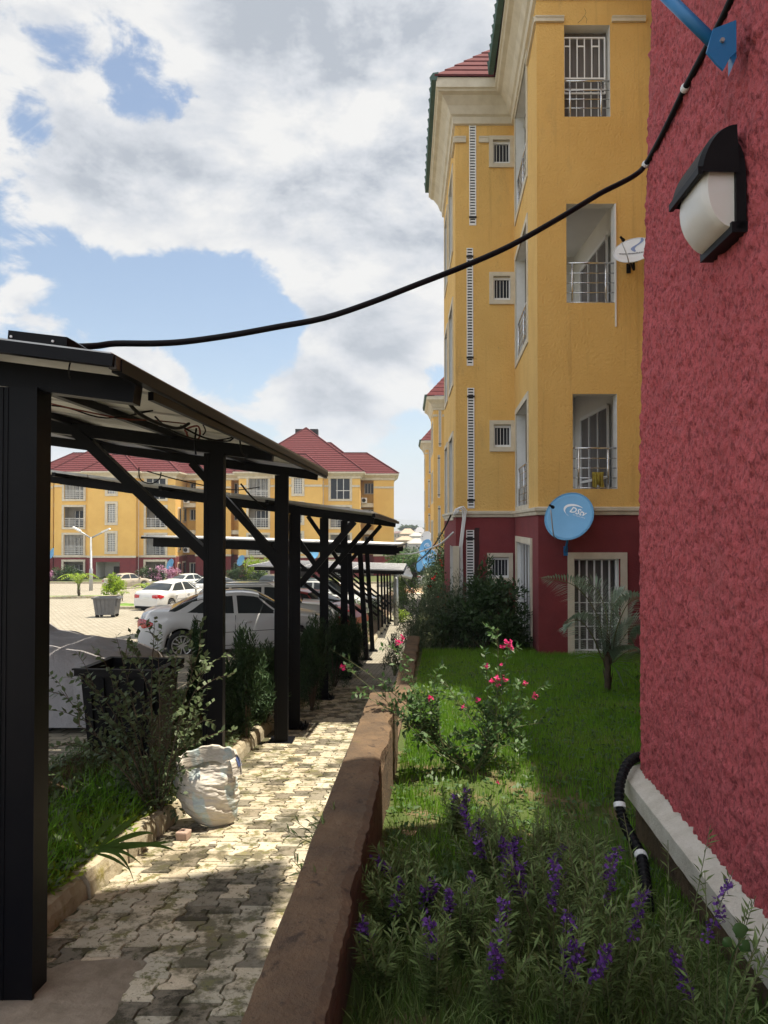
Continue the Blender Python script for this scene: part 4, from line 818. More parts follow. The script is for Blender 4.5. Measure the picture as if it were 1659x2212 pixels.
# ================================================================ CARPORTS
def carport(label, posts, zr, x_edge, x_left, tilt, ys, beam_h=.125, psz=.19, braces=('l',), brace_z=.9, reach=1.25, flange=True, baseplate=True, panel_gap=True, thick=.036, lean=0.0, rail=True, group='black steel carports with solar panel roofs'):
    """posts: (X, Y); zr(Y): top of the beam at its right end; x_edge(Y): right end of the beam; the roof rises by tilt to the left"""
    Ym = sum(p[1] for p in posts)/len(posts); t = thing('carport', label, 'carport', (posts[0][0], posts[0][1], -Hp(posts[0][1])), group)
    top = lambda X, Y: zr(Y)+(x_edge(Y)-X)*tilt
    for (X, Y) in posts:
        zb = -Hp(Y)-.02; zt_ = top(X, Y)-beam_h; xt = X-lean
        mb = MB()
        if flange:                                       # H section: web and two flanges seen from the front
            for (x0, x1, y0, y1) in ((-psz/2, psz/2, -psz/2, -psz/2+.022), (-psz/2, psz/2, psz/2-.022, psz/2), (-.02, .02, -psz/2+.022, psz/2-.022)): pass
            mb.box(X-psz/2, X+psz/2-.012, Y-psz/2, Y+psz/2, zb, zt_); mb.box(X+psz/2-.012, X+psz/2+.004, Y-psz/2-.003, Y-psz/2+.02, zb, zt_+.0); mb.box(X-psz/2-.004, X-psz/2+.02, Y-psz/2-.005, Y-psz/2+.004, zb, zt_)
            mb.box(X-psz*.28, X-psz*.26, Y-psz/2-.004, Y-psz/2, zb, zt_-.001)
        else: mb.hexa([(X-psz/2, Y-psz/2, zb), (X+psz/2, Y-psz/2, zb), (X+psz/2, Y+psz/2, zb), (X-psz/2, Y+psz/2, zb), (xt-psz/2, Y-psz/2, zt_), (xt+psz/2, Y-psz/2, zt_), (xt+psz/2, Y+psz/2, zt_), (xt-psz/2, Y+psz/2, zt_)])
        p_ = mb.build('post', M['black'], t)
        if baseplate:
            mb = MB(); mb.box(X-.2, X+.2, Y-.2, Y+.2, zb+.012, zb+.04)
            for a in (-1, 1):
                for b in (-1, 1): mb.tube([(X+a*.15, Y+b*.15, zb+.03), (X+a*.15, Y+b*.15, zb+.095)], .012, 6)
                mb.add([(X+a*psz/2, Y, zb+.04), (X+a*.18, Y, zb+.04), (X+a*psz/2, Y, zb+.14)], [(0, 1, 2)])
            mb.build('base_plate', M['black'], p_)
        mb = MB(); xa, xb = x_edge(Y), x_left; c0 = (xa, Y, top(xa, Y)-beam_h/2); c1 = (xb, Y, top(xb, Y)-beam_h/2)
        mb.bar(c0, c1, .11, beam_h); mb.build('beam', M['black'], t)
        for s in braces:
            sg = -1 if s == 'l' else 1; z0 = zt_-brace_z; x1 = X+sg*reach; f = (z0-zt_)/(zb-zt_)
            xs_ = xt+(X-xt)*f
            mb = MB(); mb.bar((xs_+sg*psz*.4, Y, z0), (x1, Y, top(x1, Y)-beam_h-.0), .10, .115, up=(0, 1, 0)); mb.build('brace', M['black'], t)
    y0, y1 = ys
    npur = 5 if panel_gap else 4
    for i in range(npur):
        f = i/(npur-1); ya, yb = y0, y1; pts = []
        for Y in (ya, yb): X = x_edge(Y)+.03+(x_left-x_edge(Y)-.06)*f; pts.append((X, Y, top(X, Y)+.006))
        mb = MB(); mb.bar(pts[0], pts[1], .05, .06); mb.build('purlin', M['black'], t)
    ny = max(1, round((y1-y0)/1.12)); nx = max(1, round((x_edge(y0)-x_left)/2.05))
    for i in range(ny):
        for j in range(nx):
            ya = y0+(y1-y0)*i/ny+.012; yb = y0+(y1-y0)*(i+1)/ny-.012
            c = []
            for (Y, f) in ((ya, j/nx), (ya, (j+1)/nx), (yb, (j+1)/nx), (yb, j/nx)):
                xe = x_edge(Y)+.01; X = xe+(x_left-.05-xe)*f; X += .012 if f == (j+1)/nx else -.012; c.append((X, Y, top(X, Y)+.034))
            c = [c[1], c[0], c[3], c[2]]; up_ = lambda h: [(x, y, z+h) for x, y, z in c]
            mb = MB(); b_, t_ = up_(0), up_(thick); 
            k_ = .03
            cen = Vector(np.mean(np.array(c), 0)); ins = [tuple(Vector(q).lerp(cen, .03)+Vector((0, 0, .012))) for q in c]; inst = [tuple(Vector(q)+Vector((0, 0, thick-.012+.001))) for q in [Vector(q).lerp(cen, .02) for q in c]]
            mb.add(b_+t_, [(0, 1, 5, 4), (1, 2, 6, 5), (2, 3, 7, 6), (3, 0, 4, 7)], 0)
            mb.add(b_+ins, [(j_, (j_+1) % 4, (j_+1) % 4+4, j_+4) for j_ in range(4)], 0); mb.add(ins, [(3, 2, 1, 0)], 1)
            mb.add(t_+inst, [(j_, (j_+1) % 4, (j_+1) % 4+4, j_+4) for j_ in range(4)], 0); mb.add(inst, [(0, 1, 2, 3)], 2)
            mb.build('solar_panel', [M['alu'], M['back'], M['cells']], t)
    return t, top
# first carport
zr1 = lambda Y: PZ(818, 3.6)+(Y-3.6)*.002
xe1 = lambda Y: -1.27+.0495*(Y-3.6)
c1, top1 = carport('nearest black steel carport with posts along the path kerb and pale panel undersides', [(PX(57, 3.65), 3.65), (PX(466, 7.05), 7.05), (PX(610, 10.15), 10.15)], zr1, xe1, -5.1, .13, (3.32, 10.85), beam_h=.125, psz=.185, braces=(), panel_gap=True, baseplate=False)
for (x0, y0, x1, y1, Y) in ((452, 1205, 168, 935, 7.05), (600, 1205, 415, 1000, 10.15)):
    mb = MB(); mb.bar(P(x0, y0, Y), P(x1, y1, Y), .10, .13, up=(0, 1, 0)); mb.build('brace', M['black'], c1)
for X, Y in ((PX(466, 7.05), 7.05), (PX(610, 10.15), 10.15)):
    mb = MB(); mb.box(X-.17, X+.17, Y-.17, Y+.17, -Hp(Y)+.0, -Hp(Y)+.022); mb.build('base_plate', M['black'], c1)
mb = MB(); a_ = (xe1(3.3)+.04, 3.27, top1(xe1(3.3), 3.3)+.014); b_ = (-5.1, 3.27, top1(-5.1, 3.3)+.006); mb.bar(a_, b_, .05, .056); mb.build('front_rail', M['black'], c1)
mb = MB(); mb.bar((xe1(3.3)+.03, 3.27, a_[2]-.005), (xe1(10.9)+.03, 10.9, zr1(10.9)+.04), .035, .06); mb.build('edge_rail', mat('weathered_brown_steel', (.045, .038, .032), (.08, .07, .06), 5, .5, stretch=(3, .3, 3)), c1)
mb = MB(); mb.bar((xe1(3.9)+.02, 3.75, a_[2]-.075), (xe1(10.9)+.02, 10.9, zr1(10.9)-.03), .03, .045); mb.build('edge_rail', M['black'], c1)
# cable tray on top of the roof edge where the big cable ends
ct = thing('cable_tray', 'black folded metal cable trunking lying on the near roof edge', 'cable tray', P(80, 745, 3.5))
mb = MB(); A = P(18, 713, 3.45); B = P(145, 728, 3.45); C_ = P(178, 746, 3.62)
A2, B2, C2 = P(15, 746, 3.45), P(143, 760, 3.45), P(203, 764, 3.62)
mb.add([A, B, B2, A2], [(0, 1, 2, 3)]); mb.add([B, C_, C2, B2], [(0, 1, 2, 3)]); D = Vector((0, .25, .0)); mb.add([A, B, B+D, A+D], [(0, 1, 2, 3)]); mb.add([B, C_, C_+D, B+D], [(0, 1, 2, 3)]); mb.add([A2, B2, B2+D, A2+D], [(0, 1, 2, 3)]); mb.build('tray', M['black'], ct)
mb = MB()
for x, y in ((24, 727), (114, 737)): mb.disc(P(x, y, 3.447), (0, 1, 0), .0065, .006, 8)
mb.build('screw', M['pvc'], ct)
# second carport, a little lower
zr2 = lambda Y: PZ(1115, 11.2)-(Y-11.2)*.012
xe2 = lambda Y: PX(808, 11.2)+(Y-11.2)*.066
c2, top2 = carport('second black steel carport, lower down the slope, its Y-braces leaning over the path', [(PX(638, 11.2), 11.2), (PX(701, 14.5), 14.5), (PX(744, 18.1), 18.1)], zr2, xe2, -6.6, .128, (10.75, 18.9), braces=('l', 'r'), brace_z=1.12, reach=.93, psz=.17)
# third carport, nearly level, posts leaning
zr3 = lambda Y: PZ(1180, 22)-(Y-22)*.02
xe3 = lambda Y: PX(858, 22)+(Y-22)*.06
def xq(x, Y): return PX(x, Y)
c3, top3 = carport('third carport, nearly flat, on thin leaning black posts', [(xq(769, 21.6), 21.6), (xq(792, 23.8), 23.8), (xq(805, 27.5), 27.5)], zr3, xe3, -7.0, .035, (20.6, 29), braces=('l',), brace_z=2.0, reach=2.9, psz=.17, flange=False, lean=.22, beam_h=.26)
zr4 = lambda Y: PZ(1232, 34)-(Y-34)*.02
xe4 = lambda Y: PX(872, 34)+(Y-34)*.05
c4, top4 = carport('fourth carport with a pale grey roof edge, far down the path', [(xq(818, 34), 34), (xq(826, 35.7), 35.7), (xq(832, 37.3), 37.3), (xq(838, 38.8), 38.8), (xq(844, 40.3), 40.3)], zr4, xe4, -6.2, .03, (32.5, 41), braces=('l',), brace_z=2.0, reach=2.6, psz=.10, flange=False, lean=.05, beam_h=.2)
# loose wiring under the first carport roof
wr = thing('loose_wiring', 'tangle of black and red wires hanging under the nearest panel roof', 'wires', P(420, 950, 6.5))
def wire(pts, r, m, name='wire'): mb = MB(); mb.tube(smoothpath([P(*p) for p in pts], 5), r, 6); mb.build(name, M[m], wr, smooth=True)
M['redwire'] = mat('red_wire', (.16, .03, .02), rough=.6)
wire([(110, 872, 5), (190, 890, 5), (270, 905, 5.2), (330, 908, 5.4), (400, 915, 5.8)], .006, 'redwire'); wire([(112, 876, 5), (150, 882, 5), (230, 903, 5.1), (330, 887, 5.3), (290, 892, 5.3)], .006, 'blackplas')
wire([(275, 866, 4.6), (300, 893, 4.8), (345, 916, 5.2), (385, 925, 5.6), (408, 915, 5.8)], .013, 'blackplas')
wire([(335, 900, 5.3), (370, 930, 5.6), (430, 950, 6), (490, 948, 6.2), (515, 935, 6.3), (518, 926, 6.3)], .007, 'blackplas'); wire([(390, 920, 5.8), (440, 945, 6), (490, 953, 6.2), (505, 945, 6.3)], .008, 'blackplas')
wire([(405, 935, 6), (400, 928, 6), (425, 920, 6), (432, 932, 6), (428, 948, 6), (408, 945, 6), (403, 935, 6)], .008, 'redwire'); wire([(424, 925, 6), (421, 955, 6), (423, 982, 6)], .008, 'blackplas'); wire([(437, 915, 6), (444, 930, 6), (438, 940, 6)], .006, 'blackplas')
wire([(518, 950, 6.5), (522, 975, 6.6), (530, 985, 6.7), (534, 982, 6.7)], .008, 'blackplas')
wire([(300, 1010, 8), (303, 1035, 8), (325, 1045, 8), (344, 1035, 8), (348, 1020, 8)], .007, 'blackplas'); wire([(318, 1018, 8), (400, 1040, 8.6), (500, 1058, 9.4), (560, 1052, 9.8)], .007, 'blackplas'); wire([(520, 1045, 9.7), (545, 1075, 9.8), (575, 1098, 10)], .012, 'blackplas')
wire([(158, 765, 3.35), (150, 790, 3.3), (149, 808, 3.35), (152, 818, 3.4)], .004, 'blackplas')
# lines strung from the first apartment block to the far carports
ln = thing('overhead_line', 'white cable sagging from the red ground floor wall towards the third carport', 'cable', P(930, 1190, 22))
mb = MB(); mb.tube(smoothpath([P(979, 1150, 17.6), P(955, 1172, 18.5), P(925, 1186, 20), P(890, 1196, 21.5), P(858, 1197, 23), P(835, 1202, 24)], 5), .022, 6); mb.build('line', M['pvc'], ln, smooth=True)
ln = thing('overhead_line', 'black cable from the corner of the first apartment block down to the fourth carport', 'cable', P(930, 1190, 25))
mb = MB(); mb.tube(smoothpath([P(974, 1113, 17.5), P(958, 1145, 19), P(938, 1177, 22), P(915, 1203, 26), P(893, 1220, 30), P(880, 1227, 33)], 5), .022, 6); mb.build('line', M['blackplas'], ln, smooth=True)
ln = thing('overhead_line', 'thin dark cable drooping from the fourth carport to the bushes on the right', 'cable', P(905, 1270, 28))
mb = MB(); mb.tube(smoothpath([P(864, 1240, 33), P(880, 1263, 31), P(900, 1284, 29), P(918, 1298, 27), P(930, 1303, 26), P(950, 1308, 25)], 5), .018, 6); mb.build('line', M['blackplas'], ln, smooth=True)
# small beige curved-edge shelter with a grey post, beyond
sh5 = thing('small_shelter', 'pale curved-edge shelter roof on a grey pole beyond the fourth carport', 'shelter', (PX(855, 38), 38, -5.4))
mb = MB(); mb.tube([(PX(856, 38), 38, -5.4), (PX(855, 38), 38, PZ(1238, 38))], .13, 12); mb.build('post', M['metal'], sh5, smooth=True)
mb = MB(); a_ = P(862, 1240, 44); b_ = P(890, 1247, 44); mb.tube([a_, b_], .16, 10); mb.hexa([a_+Vector((0, 0, .05)), b_+Vector((0, 0, .05)), b_+Vector((0, 5, .25)), a_+Vector((0, 5, .25)), a_+Vector((0, 0, .14)), b_+Vector((0, 0, .14)), b_+Vector((0, 5, .34)), a_+Vector((0, 5, .34))]); mb.build('roof', M['alu'], sh5)
# ================================================================ VEHICLES
def carpaint(name, c, rough=.3): return mat(name, c, rough=rough, coat=.6, metal=.0)
def car(label, loc, heading, paint, L_=4.5, Wd_=1.72, H_=1.46, kind='sedan', group='parked cars in the estate', scale=1, zoff=0, detail=2):
    t = thing({'sedan': 'parked_sedan', 'suv': 'parked_suv', 'hatch': 'parked_hatchback'}[kind], label, 'car', loc, group, heading)
    t2 = t.location.copy(); t.location = (0, 0, 0); rz = t.rotation_euler.z; t.rotation_euler.z = 0
    hw = Wd_/2; k = L_/4.5; xr, xf = -1.30*k, 1.28*k; wr_ = .32 if kind != 'suv' else .38; arch = wr_+.055
    belt = .93 if kind == 'sedan' else (1.0 if kind == 'hatch' else 1.12)
    if kind == 'sedan': deck = [(-2.25, .62), (-2.23, .86), (-2.17, .99), (-2.0, 1.045), (-1.55, 1.06), (-1.2, 1.03), (.75, .97), (1.0, .95), (1.7, .86), (2.05, .76), (2.2, .62), (2.25, .45)]
    elif kind == 'hatch': deck = [(-2.25, .60), (-2.22, .95), (-2.15, 1.05), (.8, 1.0), (1.1, .98), (1.8, .88), (2.1, .74), (2.25, .5)]
    else: deck = [(-2.25, .65), (-2.22, 1.1), (-2.15, 1.18), (.8, 1.13), (1.05, 1.12), (1.9, 1.05), (2.15, .9), (2.25, .6)]
    deck = [(x*k, z) for x, z in deck]; dz = lambda x: float(np.interp(x, [d[0] for d in deck], [d[1] for d in deck]))
    xs = sorted(set(list(np.linspace(-2.25*k, 2.25*k, 58))+[d[0] for d in deck]))
    rows = []
    for x in xs:
        e = abs(x)/(2.25*k); w = hw*(1-.20*max(0, (e-.72)/.28)**2.2); zt_ = dz(x); zbm = .20+.10*max(0, (e-.88)/.12)
        zb_ = zbm
        for xc in (xr, xf):
            if abs(x-xc) < arch: zb_ = max(zb_, wr_+sqrt(arch**2-(x-xc)**2)*.98)
        zm = zb_+(zt_-zb_)*.45; sh_ = .90
        rows.append([(x, -w*.93, zb_), (x, -w*.985, zb_+(zt_-zb_)*.12), (x, -w, zm), (x, -w*.985, zb_+(zt_-zb_)*.72), (x, -w*.94, zt_-.05*(zt_-zb_)), (x, -w*sh_*.93, zt_+.004), (x, -w*.5, zt_+.022), (x, 0, zt_+.028),
                     (x, w*.5, zt_+.022), (x, w*sh_*.93, zt_+.004), (x, w*.94, zt_-.05*(zt_-zb_)), (x, w*.985, zb_+(zt_-zb_)*.72), (x, w, zm), (x, w*.985, zb_+(zt_-zb_)*.12), (x, w*.93, zb_)])
    mb = MB(); mb.grid(rows, flip=True); n_ = len(rows[0]); mb.add(rows[0], [tuple(range(n_))]); mb.add(rows[-1], [tuple(range(n_))[::-1]])
    mb.add([(-2.1*k, -hw*.8, .26), (2.1*k, -hw*.8, .26), (2.1*k, hw*.8, .26), (-2.1*k, hw*.8, .26)], [(0, 1, 2, 3)], 1)
    body = mb.build('body', [paint, M['dark']], t, smooth=True)
    # greenhouse: glass shell, then roof and pillars over it
    if kind == 'sedan': gh = [(-1.62, 1.05, .0), (-1.35, 1.20, .4), (-.95, H_-.09, .9), (-.55, H_-.02, 1), (0, H_, 1), (.35, H_-.04, 1), (.68, H_-.20, .75), (1.12, .98, .1)]
    elif kind == 'hatch': gh = [(-2.1, 1.05, .1), (-1.95, H_-.22, .7), (-1.7, H_-.05, .95), (-.6, H_, 1), (0, H_, 1), (.4, H_-.05, 1), (.75, H_-.22, .7), (1.2, 1.0, .1)]
    else: gh = [(-2.16, 1.18, .1), (-1.98, H_-.2, .8), (-1.78, H_-.03, 1), (-.6, H_, 1), (.2, H_, 1), (.5, H_-.06, 1), (.8, H_-.26, .75), (1.15, 1.14, .1)]
    gxs = list(np.linspace(gh[0][0], gh[-1][0], 34)); gz = lambda x: float(np.interp(x, [g[0] for g in gh], [g[1] for g in gh]))
    base = lambda x: dz(x*k)-.03
    rows = []; tpo = []
    for x in gxs:
        z1 = max(gz(x), base(x)+.01); z0 = base(x); f = (z1-z0)/(H_-.95); wb = hw*.885*(1-.06*max(0, abs(x+.2)-1.0)); wt_ = wb-(.19+.02)*min(1, f)*(1 if kind != 'suv' else .7)
        rows.append([(x*k, -wb, z0), (x*k, -(wb*.4+wt_*.6), z0+(z1-z0)*.6), (x*k, -wt_, z1-.03*f), (x*k, -wt_*.85, z1), (x*k, 0, z1+.02*f), (x*k, wt_*.85, z1), (x*k, wt_, z1-.03*f), (x*k, (wb*.4+wt_*.6), z0+(z1-z0)*.6), (x*k, wb, z0)])
    gi = MB(); gi.grid(rows, flip=True); gi.build('windows', M['carglass'], t, smooth=True)
    def surf(x, s, f):                                   # point on the side glass, f from belt to roof
        i = min(len(gxs)-2, max(0, int((x-gxs[0])/(gxs[1]-gxs[0])))); q = (x-gxs[i])/(gxs[1]-gxs[0]); r_ = [Vector(a).lerp(Vector(b), q) for a, b in zip(rows[i], rows[i+1])]
        a = r_[0 if s < 0 else 8]; b = r_[1 if s < 0 else 7]; c = r_[2 if s < 0 else 6]; p = a.lerp(b, f/.6) if f < .6 else b.lerp(c, (f-.6)/.4); p.y += .008*s; p.z += .002; return p
    rm = MB(); xa, xb = (-.98, .40) if kind == 'sedan' else ((-1.75, .42) if kind == 'hatch' else (-1.8, .52))
    rr = []
    for x in np.linspace(xa, xb, 12):
        i = min(len(gxs)-2, int((x-gxs[0])/(gxs[1]-gxs[0]))); q = (x-gxs[i])/(gxs[1]-gxs[0]); r_ = [Vector(a).lerp(Vector(b), q) for a, b in zip(rows[i], rows[i+1])]
        o = Vector((0, 0, .008)); lo_l = r_[1].lerp(r_[2], .80)+Vector((0, -.012, 0)); lo_r = r_[7].lerp(r_[6], .80)+Vector((0, .012, 0))
        rr.append([lo_l, r_[2]+o+Vector((0, -.006, 0)), r_[3]+o, r_[4]+o, r_[5]+o, r_[6]+o+Vector((0, .006, 0)), lo_r])
    rm.grid(rr, flip=True); rm.build('roof', paint, t, smooth=True)
    for s in (-1, 1):
        def strip(xa_, xb_, w, za=0, zb_=1, m=10):
            a = []; 
            for i in range(m+1): f = i/m; x = xa_+(xb_-xa_)*f; ff = za+(zb_-za)*f; a.append([surf(x-w/2, s, ff), surf(x+w/2, s, ff)])
            pm = MB(); pm.grid(a, flip=s > 0); pm.build('pillar', paint, t, smooth=True)
        if kind == 'sedan': strip(-1.42, -.92, .34, 0, .9); strip(-.12, -.16, .09); strip(.98, .42, .10, 0, .9)
        elif kind == 'hatch': strip(-1.85, -1.62, .34); strip(-.95, -.95, .08); strip(-.05, -.05, .09); strip(1.05, .45, .10, 0, .9)
        else: strip(-1.98, -1.8, .26); strip(-1.05, -1.05, .08); strip(-.05, -.05, .09); strip(1.02, .55, .10, 0, .9)
    dm = MB()                                            # door seams and handles
    for s in (-1, 1):
        yy = s*hw*1.0
        def side(x, z): # on the body side
            zt_ = dz(x); w = hw*(1-.20*max(0, (abs(x)/(2.25*k)-.72)/.28)**2.2); zb_ = .2; f = (z-zb_)/(zt_-zb_); ww = float(np.interp(f, [0, .12, .45, .72, .95, 1], [.93, .985, 1, .985, .94, .86])); return Vector((x, s*(w*ww+.004), z))
        for line in ([(.86, .93), (.90, .6), (.86, .3)], [(-.13, .95), (-.14, .6), (-.13, .3)], [(-.98, .98), (-1.02, .75), (-.88, .55), (-.72, .34)], [(.86, .29), (-.72, .29)], [(1.0, .62), (.4, .60), (-.5, .58), (-.85, .60)]):
            pts = smoothpath([side(x*k, z if kind != 'suv' or z < .9 else z+.1) for x, z in line], 4); dm.tube(pts, .006, 4)
    dm.build('door_seam', M['dark'], t)
    for s in (-1, 1):
        for x in (.12, -.92):
            mb = MB(); p = Vector((x*k, s*(hw*.985+.012), .80 if kind != 'suv' else .93)); mb.tube([p-Vector((.11, 0, 0)), p-Vector((.06, -s*.016, -.004)), p+Vector((.06, s*.016, .004)), p+Vector((.11, 0, 0))], [.01, .018, .018, .01], 8); mb.build('door_handle', paint, t, smooth=True)
        mb = MB(); p = Vector((.80*k, s*(hw+.05), 1.0 if kind != 'suv' else 1.17)); q = []
        for i in range(9):
            a_ = pi*i/8; q.append([(p.x-.08*cos(a_)*1.0, p.y+.10*sin(b_)*0+dy, p.z+.085*sin(a_)) for dy, b_ in ((-.10*s, 0), (.09*s, 0))])
        mb.tube([p-Vector((0, s*.13, .02)), p-Vector((0, s*.08, 0)), p+Vector((0, s*.03, .01)), p+Vector((0, s*.10, .0))], [.03, .085, .09, .05], 10); mb.build('wing_mirror', paint, t, smooth=True)
        for nm, xx, zz, mm in (('tail_light', -2.12, .80, 'taillight'), ('headlight', 2.02, .66, 'headlight')):
            mb = MB(); z_ = zz+(.12 if kind == 'suv' else 0); rw = []
            for i in range(7):
                f = i/6; x_ = xx*k+(.20*(f) if nm == 'tail_light' else -.22*f); w = hw*(1-.20*max(0, (abs(x_)/(2.25*k)-.72)/.28)**2.2)
                if i == 0: x0 = (-2.262 if nm == 'tail_light' else 2.262)*k; rw.append([Vector((x0, s*w*.50, z_-.05)), Vector((x0, s*w*.50, z_+.06)), Vector((x0, s*w*.5, z_+.09))]); rw.append([Vector((x0, s*w*.86, z_-.07)), Vector((x0, s*w*.86, z_+.06)), Vector((x0+(.02 if nm == 'tail_light' else -.02), s*w*.84, z_+.115))])
                hgt = .10*(1-f*.75); rw.append([Vector((x_, s*(w+.008), z_-hgt*.9)), Vector((x_, s*(w+.012), z_+hgt*.4)), Vector((x_, s*(w*.965+.014), z_+hgt*1.15))])
            mb.grid(rw, flip=(s > 0)); mb.build(nm, M[mm], t, smooth=True)
    mb = MB(); mb.box(-2.268*k, -2.262*k, -.17, .17, .70+(.1 if kind == 'suv' else 0), .80+(.1 if kind == 'suv' else 0)); mb.build('number_plate', M['plate'], t)
    mb = MB(); mb.box(-2.27*k, -2.2*k, -hw*.7, hw*.7, .22, .34); mb.build('lower_bumper', M['blackplas'], t)
    for x in (xr, xf):
        for s in (-1, 1):
            mb = MB(); y0 = s*(hw-.20); y1 = s*(hw-.005); n_ = 28
            prof = [(y0, wr_*.6), (y0, wr_*.93), (y0+s*.02, wr_), (y1-s*.02, wr_), (y1, wr_*.95), (y1+s*.003, wr_*.72), (y1-s*.012, wr_*.68)]
            mb.grid([[(x+r_*cos(2*pi*i/n_), y_, wr_+r_*sin(2*pi*i/n_)) for y_, r_ in prof] for i in range(n_+1)], 0, flip=s > 0)
            mb.disc((x, y0+s*.02, wr_), (0, 1, 0), wr_*.62, .02, 20); w_o = mb.build('wheel', M['tyre'], t, smooth=True)
            mb = MB(); mb.grid([[(x+r_*cos(2*pi*i/n_), y_, wr_+r_*sin(2*pi*i/n_)) for y_, r_ in ((y1-s*.012, wr_*.70), (y1-s*.006, wr_*.66), (y1-s*.05, wr_*.60), (y1-s*.06, 0.001))] for i in range(n_+1)], 1, flip=s > 0)
            for i in range(11): a_ = 2*pi*i/11; mb.bar((x+.03*cos(a_), y1-s*.02, wr_+.03*sin(a_)), (x+wr_*.66*cos(a_), y1-s*.014, wr_+wr_*.66*sin(a_)), .030, .016, 0, up=(0, 1, 0))
            mb.grid([[(x+r_*cos(2*pi*i/n_), y_, wr_+r_*sin(2*pi*i/n_)) for y_, r_ in ((y1-s*.01, wr_*.71), (y1-s*.002, wr_*.67), (y1-s*.012, wr_*.62))] for i in range(n_+1)], 0, flip=s > 0)
            mb.disc((x, y1-s*.016, wr_), (0, 1, 0), .05, .03, 14, 0); mb.build('rim', [M['rim'], M['dark']], w_o, smooth=False)
    if kind == 'suv':
        for s in (-1, 1): mb = MB(); mb.tube([(-1.7, s*hw*.66, H_-.0), (-1.6, s*hw*.66, H_+.05), (.1, s*hw*.66, H_+.05), (.2, s*hw*.66, H_+.0)], .02, 6); mb.build('roof_rail', M['alu'], t)
    t.location = t2; t.rotation_euler.z = rz; t.scale = (scale,)*3
    return t
M['carglass'] = glass('car_glass', (.03, .036, .04), .04)
Mw = carpaint('white_car_paint', (.60, .60, .585)); Msil = carpaint('silver_white_car_paint', (.66, .67, .69), .28); Mtan = carpaint('beige_car_paint', (.40, .35, .27)); Mred = carpaint('red_car_paint', (.45, .03, .04)); Mgr = carpaint('dark_grey_car_paint', (.06, .07, .08)); Mg2 = carpaint('pale_silver_car_paint', (.50, .52, .50))
def gk(X, Y): return (X, Y, -Hk(Y))
hd = R(13); X0, Y0_ = PX(373, 15.6), 15.6; cx_ = X0+1.30*cos(hd); cy_ = Y0_+.86+1.30*sin(hd)
car('silver-white sedan seen side-on behind the second post, rear wheel and red tail light showing', (cx_, cy_, -Hk(cy_)-.03), hd, Msil, L_=4.45, H_=1.43)
car('bright white sedan seen from behind, dark rear glass, parked on the paved court', gk(PX(372, 36.6), 36.9), R(71), Mw)
car('beige sedan parked by the entrance of the opposite building', gk(PX(276, 68.5), 68.5), R(52), Mtan)
car('pale silver sedan parked near the pinkish bush across the court', gk(PX(412, 66), 66), R(52), Mg2)
car('white sedan mostly hidden behind the second post, beyond the bright white sedan', gk(PX(458, 50), 50), R(155), Mw)
t_ = car('long white estate car with tinted side windows behind the silver-white sedan', (PX(575, 24.5), 24.6, -Hk(24.5)-.12), R(4), Mw, L_=4.9, H_=1.72, kind='suv')
car('dark grey hatchback parked far back between the third and fourth posts', gk(PX(598, 62), 62), R(75), Mgr, kind='hatch')
car('red hatchback under the third carport between the posts', (PX(662, 26.5), 26.5, -3.85), R(-25), Mred, kind='hatch', H_=1.4)
car('grey-blue estate car just behind the red hatchback', (PX(690, 33), 33, -4.3), R(-15), Mg2, kind='suv', H_=1.7)
car('white sedan behind the thin leaning posts', (PX(728, 38), 38, -4.7), R(-20), Mw)
car('white sedan parked half behind the fourth post, farther back', (PX(725, 43), 43, -5.0), R(20), Mw)
car('white sedan at the far road beyond the estate, under the trees', (PX(912, 96), 96, -Hg(96)+.2), R(60), Mw)
car('dark car cut by the left edge of the picture', gk(PX(2, 38.5), 38.5), R(60), Mgr)
# car under a grey cover
cv = thing('covered_car', 'car under a loose grey fabric cover, at the left behind the first post', 'car', (-5.1, 8.9, -2.42))
rows = []; x0c, x1c = -7.6, -2.85
def covh(x):
    return float(np.interp(x, [-7.6, -7.4, -7.0, -6.4, -5.9, -5.2, -4.75, -4.55, -4.35, -3.9, -3.25, -3.0, -2.85], [.5, .85, 1.0, 1.32, 1.41, 1.38, 1.28, 1.19, 1.05, .99, .88, .76, .45]))
for i in range(111):
    x = x0c+(x1c-x0c)*i/110; row = []; h = covh(x); e = min(1, (x-x0c)/.35, (x1c-x)/.35); e = max(.0, e); wdt = .86*(.86+.14*sqrt(max(0, e)))
    for j in range(61):
        s = -1+2*j/60; a = abs(s)
        if a < .5: yy = s*2*wdt*.82; zz = h-.05*(s*2)**4-.012*abs(noise.noise((x*2, s*4, 1)))
        else: f = (a-.5)*2; yy = (wdt*.82+.22*wdt*min(1, f*2.2)**.7+.07*f)*(1 if s > 0 else -1); zz = (h-.05)*(1-f)+.16*f
        fold = noise.noise((x*3.2+zz*1.1, s*2, 5))*.035+noise.noise((x*9+zz*2, s*3, 2))*.018*(1 if a > .5 else .5)
        rid = abs(noise.noise((x*2.1-s*1.5, s*3.4+x, 8)))*.05*(a < .55)
        yy += fold*(1 if s > 0 else -1)*(1 if a > .45 else .2); row.append((x, 8.95+yy, -2.44+max(.1, zz+fold*.35-rid)))
    rows.append(row)
mb = MB(); mb.grid(rows, flip=True)
for rr_ in (rows[0], rows[-1]): 
    b_ = [(p[0]+(.03 if rr_ is rows[-1] else -.03), p[1], -2.3) for p in rr_]; mb.grid([rr_, b_])
mb.build('fabric_cover', mat('grey_cover_cloth', (.30, .29, .30), (.25, .245, .255), 2, .9, bump=.35, bsc=5, bdist=.08), cv, smooth=True)
for x in (-6.6, -4.0):
    mb = MB(); mb.tube([(x, 8.15, -2.12), (x, 8.35, -2.12)], .3, 20); mb.build('wheel', M['tyre'], cv)
